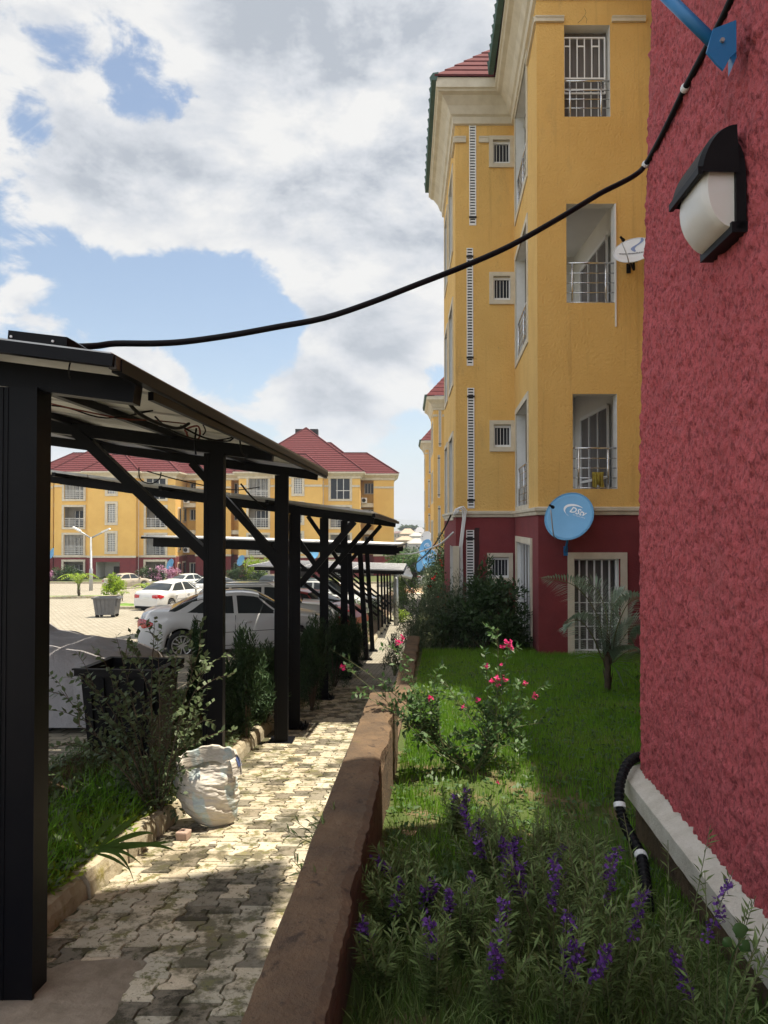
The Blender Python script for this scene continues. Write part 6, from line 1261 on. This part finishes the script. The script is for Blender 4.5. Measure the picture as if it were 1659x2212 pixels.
G_ = 'young yellow-green palms on the court islands'
def minipalm(x, y, Y, s, l):
    b = P(x, y, Y); b = Vector((b.x, Y, -Hk(Y))); h = .35*s; fr_ = []
    for i in range(8):
        a = i*2.4; c = Vector((cos(a), sin(a), 0)); t_ = b+Vector((0, 0, h)); fr_.append([t_+c*.12*s+Vector((0, 0, .4*s)), t_+c*.45*s+Vector((0, 0, .62*s)), t_+c*.85*s+Vector((0, 0, .45*s))])
    palm('young_palm', l, b, fr_, h, .05*s, 'lime', G_, lf=.36*s, n=12, lw=.045*s)
minipalm(170, 1277, 48, 1.65, 'young lime palm on the court island left of the street lamp'); minipalm(324, 1308, 38, 1.25, 'young lime palm just left of the bright white sedan'); minipalm(264, 1300, 44, .6, 'small lime palm behind the grey bin'); minipalm(2, 1255, 60, 1.6, 'lime palm cut by the left edge of the picture')
shrub('lime_bush', 'round lime yellow bush just behind the grey bin', 'bush', (PX(249, 50), 50, -Hk(50)), .8, .7, 1.2, 1800, .16, .09, 'lime', clumps=18)
# grass islands with kerbs in the court
def island(x0, y0, x1, y1, x2, y2, w):
    a, b, c = [Vector(v) for v in ((x0, y0), (x1, y1), (x2, y2))]
    mb = MB(); g = MB(); rows = []; rg_ = []
    for i in range(25):
        f = i/24; p = a*(1-f)**2+b*2*f*(1-f)+c*f*f; d = ((b-a)*(1-f)+(c-b)*f).normalized(); n = Vector((-d.y, d.x)); ww = w*(sin(pi*min(1, max(0, f))))**.35+.02
        z = lambda q: -Hk(q.y); q1 = p-n*ww/2; q2 = p+n*ww/2
        o = lambda q, s, h: (q.x+n.x*s, q.y+n.y*s, z(q)+h)
        rows.append([o(q1, -.16, -.02), o(q1, -.15, .15), o(q1, 0, .16), o(q1, .01, .09)]); rg_.append([o(q1, 0, .11), o(p, 0, .16), o(q2, 0, .11), o(q2, .0, .0)])
        rows[-1] = rows[-1]
    mb.grid(rows, flip=True); g.grid(rg_); k = mb.build('island_kerb', M['kerb'], None); tag(k, kind='structure'); k = g.build('island_lawn', mat('island_grass', (.10, .20, .02), (.15, .24, .04), 2, .95, bump=.6, bsc=20, bdist=.05)); tag(k, kind='structure')
island(PX(240, 37), 39, PX(300, 36), 35.5, PX(345, 38.5), 38.5, 2.2); island(-45, 47, PX(120, 50), 45.5, PX(225, 47), 50, 2.4)
def strip(x0, x1, Y): mb = MB(); mb.box(x0, x1, Y, Y+.25, -Hk(Y)-.1, -Hk(Y)+.2); tag(mb.build('far_kerb', M['kerb']), kind='structure'); mb = MB(); mb.box(x0, x1, Y+.25, Y+12, -Hk(Y)-.4, -Hk(Y)+.16); tag(mb.build('building_verge', M['turf']), kind='structure')
strip(-70, -30.5, 84.5); strip(-28.6, 3, 84.5)
# plants by the opposite buildings
G_ = 'bushes along the foot of the opposite buildings'
for (x, y, rx, h, lm, l, fl) in ((135, 1257, 1.8, 1.7, 'leafdark', 'dark green bush left of the lamp post by the opposite building', None), (160, 1258, 1.6, 1.3, 'leafdark', 'grey-green bush under the left ground floor balcony', None), (112, 1259, .7, 1.1, 'mauve', 'small reddish bush at the far left by the opposite building', None), (320, 1256, 1.5, 1.6, 'leafdark', 'dark bush behind the beige sedan', None),
        (352, 1256, 1.9, 1.6, 'mauve', 'pinkish flowering bush below the blue dish', None), (336, 1256, 1.0, 1.2, 'leafdark', 'green bush beside the pinkish flowering bush', None), (535, 1256, 2.2, 1.8, 'leafdark', 'wide green bush behind the white estate car', None), (556, 1256, 1.6, 2.6, 'lime', 'tall pale bush at the balcony of the right opposite building', None), (512, 1256, 1.4, 1.8, 'leafdark', 'dark bush near the recess of the opposite buildings', None)):
    shrub('bush', l, 'bush', (PX(x, 87), 87, -Hk(87)+.1), rx, 1.0, h, 1300, .22, .12, lm, G_, nst=3, clumps=16)
# dark leafy shrub by the vents, and the other plants along the blocks
shrub('leafy_shrub', 'big dark leafy shrub against the red wall below the small barred window', 'shrub', (PX(1050, 14.6), 14.7, -2.75), .95, .7, 1.35, 5200, .11, .055, 'leafdark', clumps=40, spread=.26)
shrub('leafy_shrub', 'shrub with upright shoots climbing beside the slotted vent', 'shrub', (PX(1050, 15.6), 15.8, -2.85), .45, .4, 1.75, 1500, .11, .05, 'leafdark', clumps=26, spread=.22)
shrub('leafy_shrub', 'low mound of shadowed leaves at the foot of the slender door', 'shrub', (PX(1105, 14.2), 14.3, -2.6), .5, .4, .75, 1500, .09, .045, 'leafdark')
def fine(x, y, Y, rx, ry, h, n_, l, lm='leafgrey', fl=None, ll=.085, lw=.013, name='wispy_shrub'):
    return shrub(name, l, 'shrub', (PX(x, Y), Y, P(x, y, Y).z), rx, ry, h, n_, ll, lw, lm, nst=14, clumps=46, upbias=1.3, spread=.27, low=.05, stm='stemg', flowers=fl)
fine(955, 1425, 15.2, .85, .9, 1.5, 7000, 'wispy grey-green shrub standing where the low wall ends')
fine(912, 1412, 14.9, .45, .7, .95, 3200, 'wispy grey-green shrub spilling over the end of the low wall')
fine(985, 1405, 16.8, .6, .6, 1.5, 3500, 'wispy dark shrub against the pale corner pillar')
fine(885, 1405, 17.0, .35, .8, .6, 1500, 'pale-flowered wispy plant overhanging the shaded path', fl=('whitepetal', 60, .022, 'flower'))
fine(853, 1455, 13.2, .22, .4, .6, 1200, 'wispy plant on the path side of the low wall')
fine(950, 1350, 25, .75, 1.6, 1.3, 4200, 'wispy green shrub with yellow-white flowers halfway down the path', fl=('whitepetal', 30, .09, 'flower'), ll=.12, lw=.02)
fine(938, 1316, 34, .8, 2.2, 1.9, 4200, 'rounded grey-green shrub farther down the right side of the path', ll=.14, lw=.03)
fine(930, 1298, 44, .85, 2.5, 2.2, 3600, 'green shrub at the far end of the right border', ll=.16, lw=.04)
shrub('red_rose_bush', 'rose bush with red flowers against the second block', 'rose bush', (PX(960, 24), 24.5, -3.9), .75, .8, 2.9, 2600, .10, .055, 'leafdark', flowers=('redpetal', 16, .13, 'flower'))
_r = shrub('red_rose_bush', 'red-flowered bush right beside the pale corner pillar', 'rose bush', (PX(970, 19.5), 19.8, -3.5), .35, .5, 1.7, 900, .09, .05, 'leafdark', flowers=('redpetal', 6, .10, 'flower'))
# flowering spikes in the foreground
def angelonia(x, y, Y, h, lean, n_st, label, grp='purple spiked flowers in the foreground bed', fl=1.0):
    gz = Gr(PX(x, Y), Y); h = h*.86+(-Hl(Y)-gz)*.8; base = Vector((PX(x, Y), Y, gz)); t = thing('purple_angelonia', label, 'flowering plant', base, grp); sm = MB(); lp, ld, fps = [], [], []
    for i in range(n_st):
        a = rng.uniform(0, 2*pi); hh = h*rng.uniform(.65, 1.05); o = Vector((cos(a), sin(a), 0))*rng.uniform(.02, .22)*h/.5; e = base+Vector((lean*hh, rng.uniform(-.06, .06), hh))+o*1.0; m_ = base+o*.5+Vector((lean*hh*.25, 0, hh*.5)); sp = smoothpath([base+o*.15, m_, e], 7); sm.tube(sp, [.0030*(1-.6*k/len(sp)) for k in range(len(sp))], 4)
        k = len(sp); flowering = rng.uniform() < fl*.05 or (i < 1 and fl > .75)
        for j in range(34):
            f = .05+.9*j/34; q = f*(k-1); jj = min(k-2, int(q)); p = sp[jj].lerp(sp[jj+1], q-jj); d = (sp[jj+1]-sp[jj]).normalized(); s = Vector(unit(1)[0]); s = (s-d*s.dot(d)).normalized()
            lp.append(p); ld.append(s*.8+d*.8)
            if f < .75: lp.append(p); ld.append(-s*.8+d*.7)
        if flowering:
            fp = []
            for j in range(20): f = .60+.32*j/20; q = f*(k-1); jj = min(k-2, int(q)); p = sp[jj].lerp(sp[jj+1], q-jj); s = Vector(unit(1)[0])*.016; s.z *= .4; fp.append(p+s)
            fps.append(fp)
    sm.build('stem', M['stemg'], t); leaves(np.array(lp), np.array(ld), .048, .0095, M['leafang'], 'foliage', t, bend=.2)
    for fp in fps:
        _fl(np.array(fp), .028, M['purple'], t, 'flower_spike', 5); w_ = np.array(fp)[::3]+rng.normal(0, .004, (len(fp[::3]), 3))+np.array([0, -.008, 0]); leaves(w_, unit(len(w_)), .005, .005, M['whitepetal'], 'flower_throat', t)
    return t
spots_ = [(985, 1830, 4.1, .34, .0, 'purple spike standing highest left of centre, near bare soil'), (1040, 1960, 3.5, .48, -.12, 'purple-spiked plant below the rose bush'), (1075, 1990, 3.4, .45, .02, 'short purple-spiked plant in the middle of the bed'), (1150, 1960, 3.5, .45, .02, 'slender purple-spiked plant right of the middle'), (1240, 2010, 3.3, .52, -.08, 'tall purple-spiked plant with the longest spike'), (1270, 1960, 3.6, .36, .0, 'small purple-spiked plant left of the corrugated conduit'),
    (850, 2080, 3.0, .36, -.10, 'purple-spiked plant against the foot of the low wall'), (770, 2120, 2.9, .42, -.55, 'purple-spiked plant sprawling onto the wall top'), (910, 2100, 3.0, .42, .0, 'dense purple-spiked plant at the lower left of the bed'), (1000, 2150, 2.8, .45, .05, 'purple-spiked plant low in the middle'), (1100, 2130, 2.9, .5, .0, 'bushy narrow-leaved plant with few purple flowers'), (1190, 2120, 2.9, .52, .03, 'purple-spiked plant with drooping flowers low right of centre'),
    (1290, 2110, 3.0, .48, .02, 'purple-spiked plant low in front of the conduit'), (1320, 2180, 2.7, .42, .05, 'purple-spiked plant at the lower right'), (1430, 2080, 2.75, .66, .0, 'tallest purple-spiked plant in front of the white plinth band'), (1530, 2100, 2.55, .50, .06, 'rightmost purple-spiked plant against the plinth'), (880, 1990, 3.3, .34, -.2, 'purple-spiked plant leaning against the inner face of the wall'), (800, 1960, 3.35, .46, -.7, 'purple-spiked plant reaching over the wall edge'),
    (1180, 1900, 3.9, .36, .0, 'leafy purple-spiked plant at the back of the bed'), (1060, 1900, 3.8, .34, .0, 'back-row purple-spiked plant left of the middle'),  (820, 2190, 2.6, .3, -.1, 'purple-spiked plant at the bottom edge by the wall'), (940, 2230, 2.5, .34, 0, 'shaded plant at the bottom edge left of centre'), (1080, 2240, 2.45, .38, 0, 'shaded plant at the bottom edge in the centre'), (1220, 2240, 2.45, .4, 0, 'shaded plant at the bottom edge right of centre')]
for (x, y, Y, h, ln_, l) in spots_: angelonia(x, y, Y, h, ln_, 13 if h < .6 else 7, l, fl=.9 if Y < 3.55 or Y > 4 else .7)
tag(blades('bed_undergrowth', scatter(5000, lambda Y: (XW(Y)+.02, .47*Y), 2.0, 4.2, Gr), .09, .006, M['leafang'], lean=1.0), kind='stuff')
bl = thing('broad_leaf_seedling', 'broad heart-leaved seedling in front of the white plinth at lower right', 'seedling', (PX(1560, 2.5), 2.5, -1.75)); mb = MB()
for (x, y, s_, a) in ((1600, 2010, .05, .4), (1570, 2035, .035, 2.6), (1610, 2045, .04, -.6)):
    c = P(x, y, 2.45); rows = []
    for i in range(7): f = i/6; w = s_*sin(pi*(f*.82+.14))**.8*.55; rows.append([c+Vector((cos(a)*s_*(f-.5), -.01, sin(a)*s_*(f-.5)))+Vector((-sin(a)*w*k_, .012*abs(k_), cos(a)*w*k_)) for k_ in (-1, 0, 1)])
    mb.grid(rows)
mb.tube(smoothpath([Vector((PX(1560, 2.5), 2.5, -1.75)), P(1575, 2090, 2.5), P(1600, 2030, 2.45)], 4), .0025, 4); mb.build('leaf', M['leafrose'], bl, smooth=True)
# ================================================================ FAR DISTANCE
def tree(label, x, ybase, Y, h, r, lm, n_, ll, grp='trees beyond the estate', flat=.5, cl=26):
    b = P(x, ybase, Y); t = thing('broadleaf_tree', label, 'tree', b, grp); mb = MB(); mb.tube([b-Vector((0, 0, .5)), b+Vector((0, 0, h*.5)), b+Vector((r*.1, 0, h*.85))], [h*.03, h*.02, h*.006], 7)
    cs = []
    for i in range(cl):
        a = rng.uniform(0, 2*pi); q = sqrt(rng.uniform(0, 1)); z = rng.uniform(.35, 1); c = Vector((b.x+r*q*cos(a), b.y+r*q*sin(a), b.z+h*(1-(1-z)*(1-.3*q)-.16*q))); cs.append(c)
        if i < 8: mb.tube([b+Vector((0, 0, h*.4)), b.lerp(c, .6)+Vector((0, 0, h*.12)), c], [h*.012, h*.008, h*.003], 5)
    mb.build('trunk', M['bark'], t, smooth=True); cs = np.array([tuple(c) for c in cs]); pk = rng.integers(0, cl, n_); off = unit(n_)*(rng.uniform(0, 1, n_)**.4)[:, None]*np.array([r*.36, r*.36, h*.10*flat*2]); pos = cs[pk]+off; leaves(pos, off*2+unit(n_)*.5, ll, ll*.6, M[lm], 'crown', t)
tree('dark flat-topped tree beyond the far road', 878, 1262, 118, 6.2, 6, 'leafdark', 5000, .5, flat=.3)
tree('bright green tree just beyond the opposite building corner', 868, 1262, 80, 3.7, 2.6, 'treeleaf', 3600, .3)
tree('small bright green tree over the far road', 886, 1262, 84, 3.2, 2.2, 'treeleaf', 2600, .28)
tree('dark tree behind the blue dishes', 905, 1264, 112, 5.2, 4.5, 'leafdark', 3800, .42)
tree('dark tree at the right end of the far road', 935, 1266, 108, 5.0, 4.5, 'leafdark', 3600, .42)
tree('distant round tree on the skyline above the houses', 884, 1150, 420, 4.2, 5, 'leafdark', 1500, 1.6)
tree('distant skyline tree near the grey roof', 902, 1152, 450, 3.5, 5, 'leafdark', 1300, 1.6)
tree('distant tree at the right of the valley houses', 922, 1158, 430, 4, 5, 'leafdark', 1300, 1.6)
tree('dark tree low in the valley on the left', 866, 1225, 170, 4.5, 6, 'leafdark', 2500, .8)
tree('green tree in the valley between the pale roofs', 890, 1212, 200, 4, 7, 'leafdark', 2600, .9)
def house(label, x0, x1, yroof, yeave, ybase, Y, wm, rm_, depth=14):
    a = P(x0, ybase, Y); b = P(x1, ybase, Y); t = thing('distant_house', label, 'house', ((a.x+b.x)/2, Y, a.z), 'houses in the valley'); ze = PZ(yeave, Y); zr = PZ(yroof, Y)
    mb = MB(); mb.box(a.x, b.x, Y, Y+depth, a.z-6, ze); mb.build('wall', wm, t); mb = MB(); w = b.x-a.x; i = min(w*.3, depth/2); o = w*.05
    mb.add([(a.x-o, Y-o, ze), (b.x+o, Y-o, ze), (b.x+o, Y+depth+o, ze), (a.x-o, Y+depth+o, ze), (a.x+i, Y+depth/2, zr), (b.x-i, Y+depth/2, zr)], [(0, 1, 5, 4), (1, 2, 5), (2, 3, 4, 5), (3, 0, 4), (3, 2, 1, 0)]); mb.build('roof', rm_, t)
    mb = MB()
    for k in range(3): u = a.x+w*(.2+.27*k); mb.box(u, u+w*.08, Y-.06, Y, ze-2.2, ze-.8)
    mb.build('window', M['glass'], t)
Mb1 = mat('beige_far_roof', (.34, .26, .18), rough=.8); Mb2 = mat('pale_far_roof', (.36, .34, .30), rough=.8); Mb3 = mat('grey_far_roof', (.22, .22, .23), rough=.8); Mw1 = mat('far_house_wall', (.36, .29, .2), rough=.9); Mw2 = mat('far_white_wall', (.42, .40, .37), rough=.9); Mrb = mat('brown_far_roof', (.15, .09, .08), rough=.9)
house('beige-roofed house with the widest roof in the valley', 858, 896, 1159, 1167, 1180, 200, Mw1, Mb1)
house('pale-roofed house in front of the others at the valley right', 884, 925, 1164, 1174, 1190, 180, Mw2, Mb2)
house('tan hip-roofed house on the rise behind', 866, 899, 1142, 1153, 1163, 330, Mw1, Mb1, 24)
house('grey-roofed house on the skyline', 897, 921, 1139, 1150, 1163, 345, Mw2, Mb3, 24)
house('pale-roofed house between the tan and grey ones', 888, 916, 1151, 1158, 1170, 270, Mw2, Mb2, 20)
house('long brown-roofed building at the far left of the valley', 848, 872, 1148, 1152, 1160, 420, Mw1, Mrb, 24)
house('white house at the right edge of the valley', 915, 945, 1146, 1154, 1170, 300, Mw2, Mb2, 20)
house('grey-roofed white house at the far left edge', -60, 9, 1090, 1122, 1190, 120, Mw2, Mb3, 16)
for nm, amp, Yh, c_ in (('hills', 55, 5200, (.10, .14, .10)),):
    mb = MB(); rows = []
    for i in range(160):
        x = -5000+10000*i/159; h = 8+amp*(.55+.5*noise.noise((x*.0009, 3, 1)))+14*noise.noise((x*.004, 9, 1))+(38*math.exp(-((x-60)/260)**2)); rows.append([(x, Yh-900, -32), (x, Yh-300, -30+h*.55), (x, Yh, -30+h), (x, Yh+500, -32)])
    mb.grid(rows); tag(mb.build(nm, mat('wooded_hills', (.06, .085, .05), (.10, .11, .07), .003, .95), smooth=True), kind='structure')
# bricks and step at the end of the path, fence along the far road
bk = thing('brick_row', 'row of small orange bricks laid across the sandy end of the path', 'bricks', (PX(872, 60), 60.5, -5.8)); 
for i in range(11): mb = MB(); x = PX(858, 60.5)+.14*i*1.0; mb.box(x, x+.09, 60.4, 60.6, -5.86, -5.62); mb.build('brick', M['brick'], bk)
tag(sheet('concrete_step', lambda Y: lin(XL(Y)-.2, XR(Y)+.3, 4), [58.8, 59.8], lambda x, Y: -Hp(Y)+.06, M['cream']), kind='structure')
fn = thing('mesh_fence', 'thin see-through mesh fence along the far road', 'fence', (PX(900, 82), 82, -6.9)); mb = MB()
for i in range(16): x = PX(845, 82)+i*.42; mb.tube([(x, 82, -7), (x, 82, -5.2)], .018, 4)
for z in (-5.3, -5.9, -6.5): mb.bar((PX(845, 82), 82, z), (PX(845, 82)+6.4, 82, z), .02, .02)
mb.build('wire_mesh', M['metal'], fn)
# air
hzb = MB(); hzb.box(-7000, 7000, -250, 7000, -60, 140); hz_ = hzb.build('haze', []); 
hm = bpy.data.materials.new('haze'); hm.use_nodes = True; ht = hm.node_tree; ht.nodes.clear(); ho = ht.nodes.new('ShaderNodeOutputMaterial'); hv = ht.nodes.new('ShaderNodeVolumePrincipled'); hv.inputs['Color'].default_value = (.80, .86, .95, 1); hv.inputs['Density'].default_value = .00042; hv.inputs['Anisotropy'].default_value = .2
ht.links.new(hv.outputs[0], ho.inputs['Volume']); hz_.data.materials.append(hm); tag(hz_, kind='stuff')
# stones and litter in the worn patch of the lawn
for i, (x, y, s_) in enumerate(((880, 1795, .05), (905, 1782, .035), (1095, 1790, .06), (1050, 1765, .03), (935, 1815, .028), (985, 1835, .04), (860, 1830, .03), (1120, 1812, .035))):
    Y = 1.5/((y-1132)/1534-.072); rock('garden_stone', ['flat earthy stone beside the low wall foot', 'small pale stone near the low wall foot', 'flat brown stone half buried right of the rose bush', 'small stone behind the purple spikes', 'tiny stone left of the purple spikes', 'stone at the foot of the highest purple spike', 'small stone closest to the low wall', 'stone at the right edge of the bare soil'][i], 'stone', (PX(x, Y), Y, Gr(PX(x, Y), Y)-.01), (s_, s_*.8, s_*.35), M['soil'] if i % 2 else M['sand'], 'stones on the bare soil of the lawn', i+11)
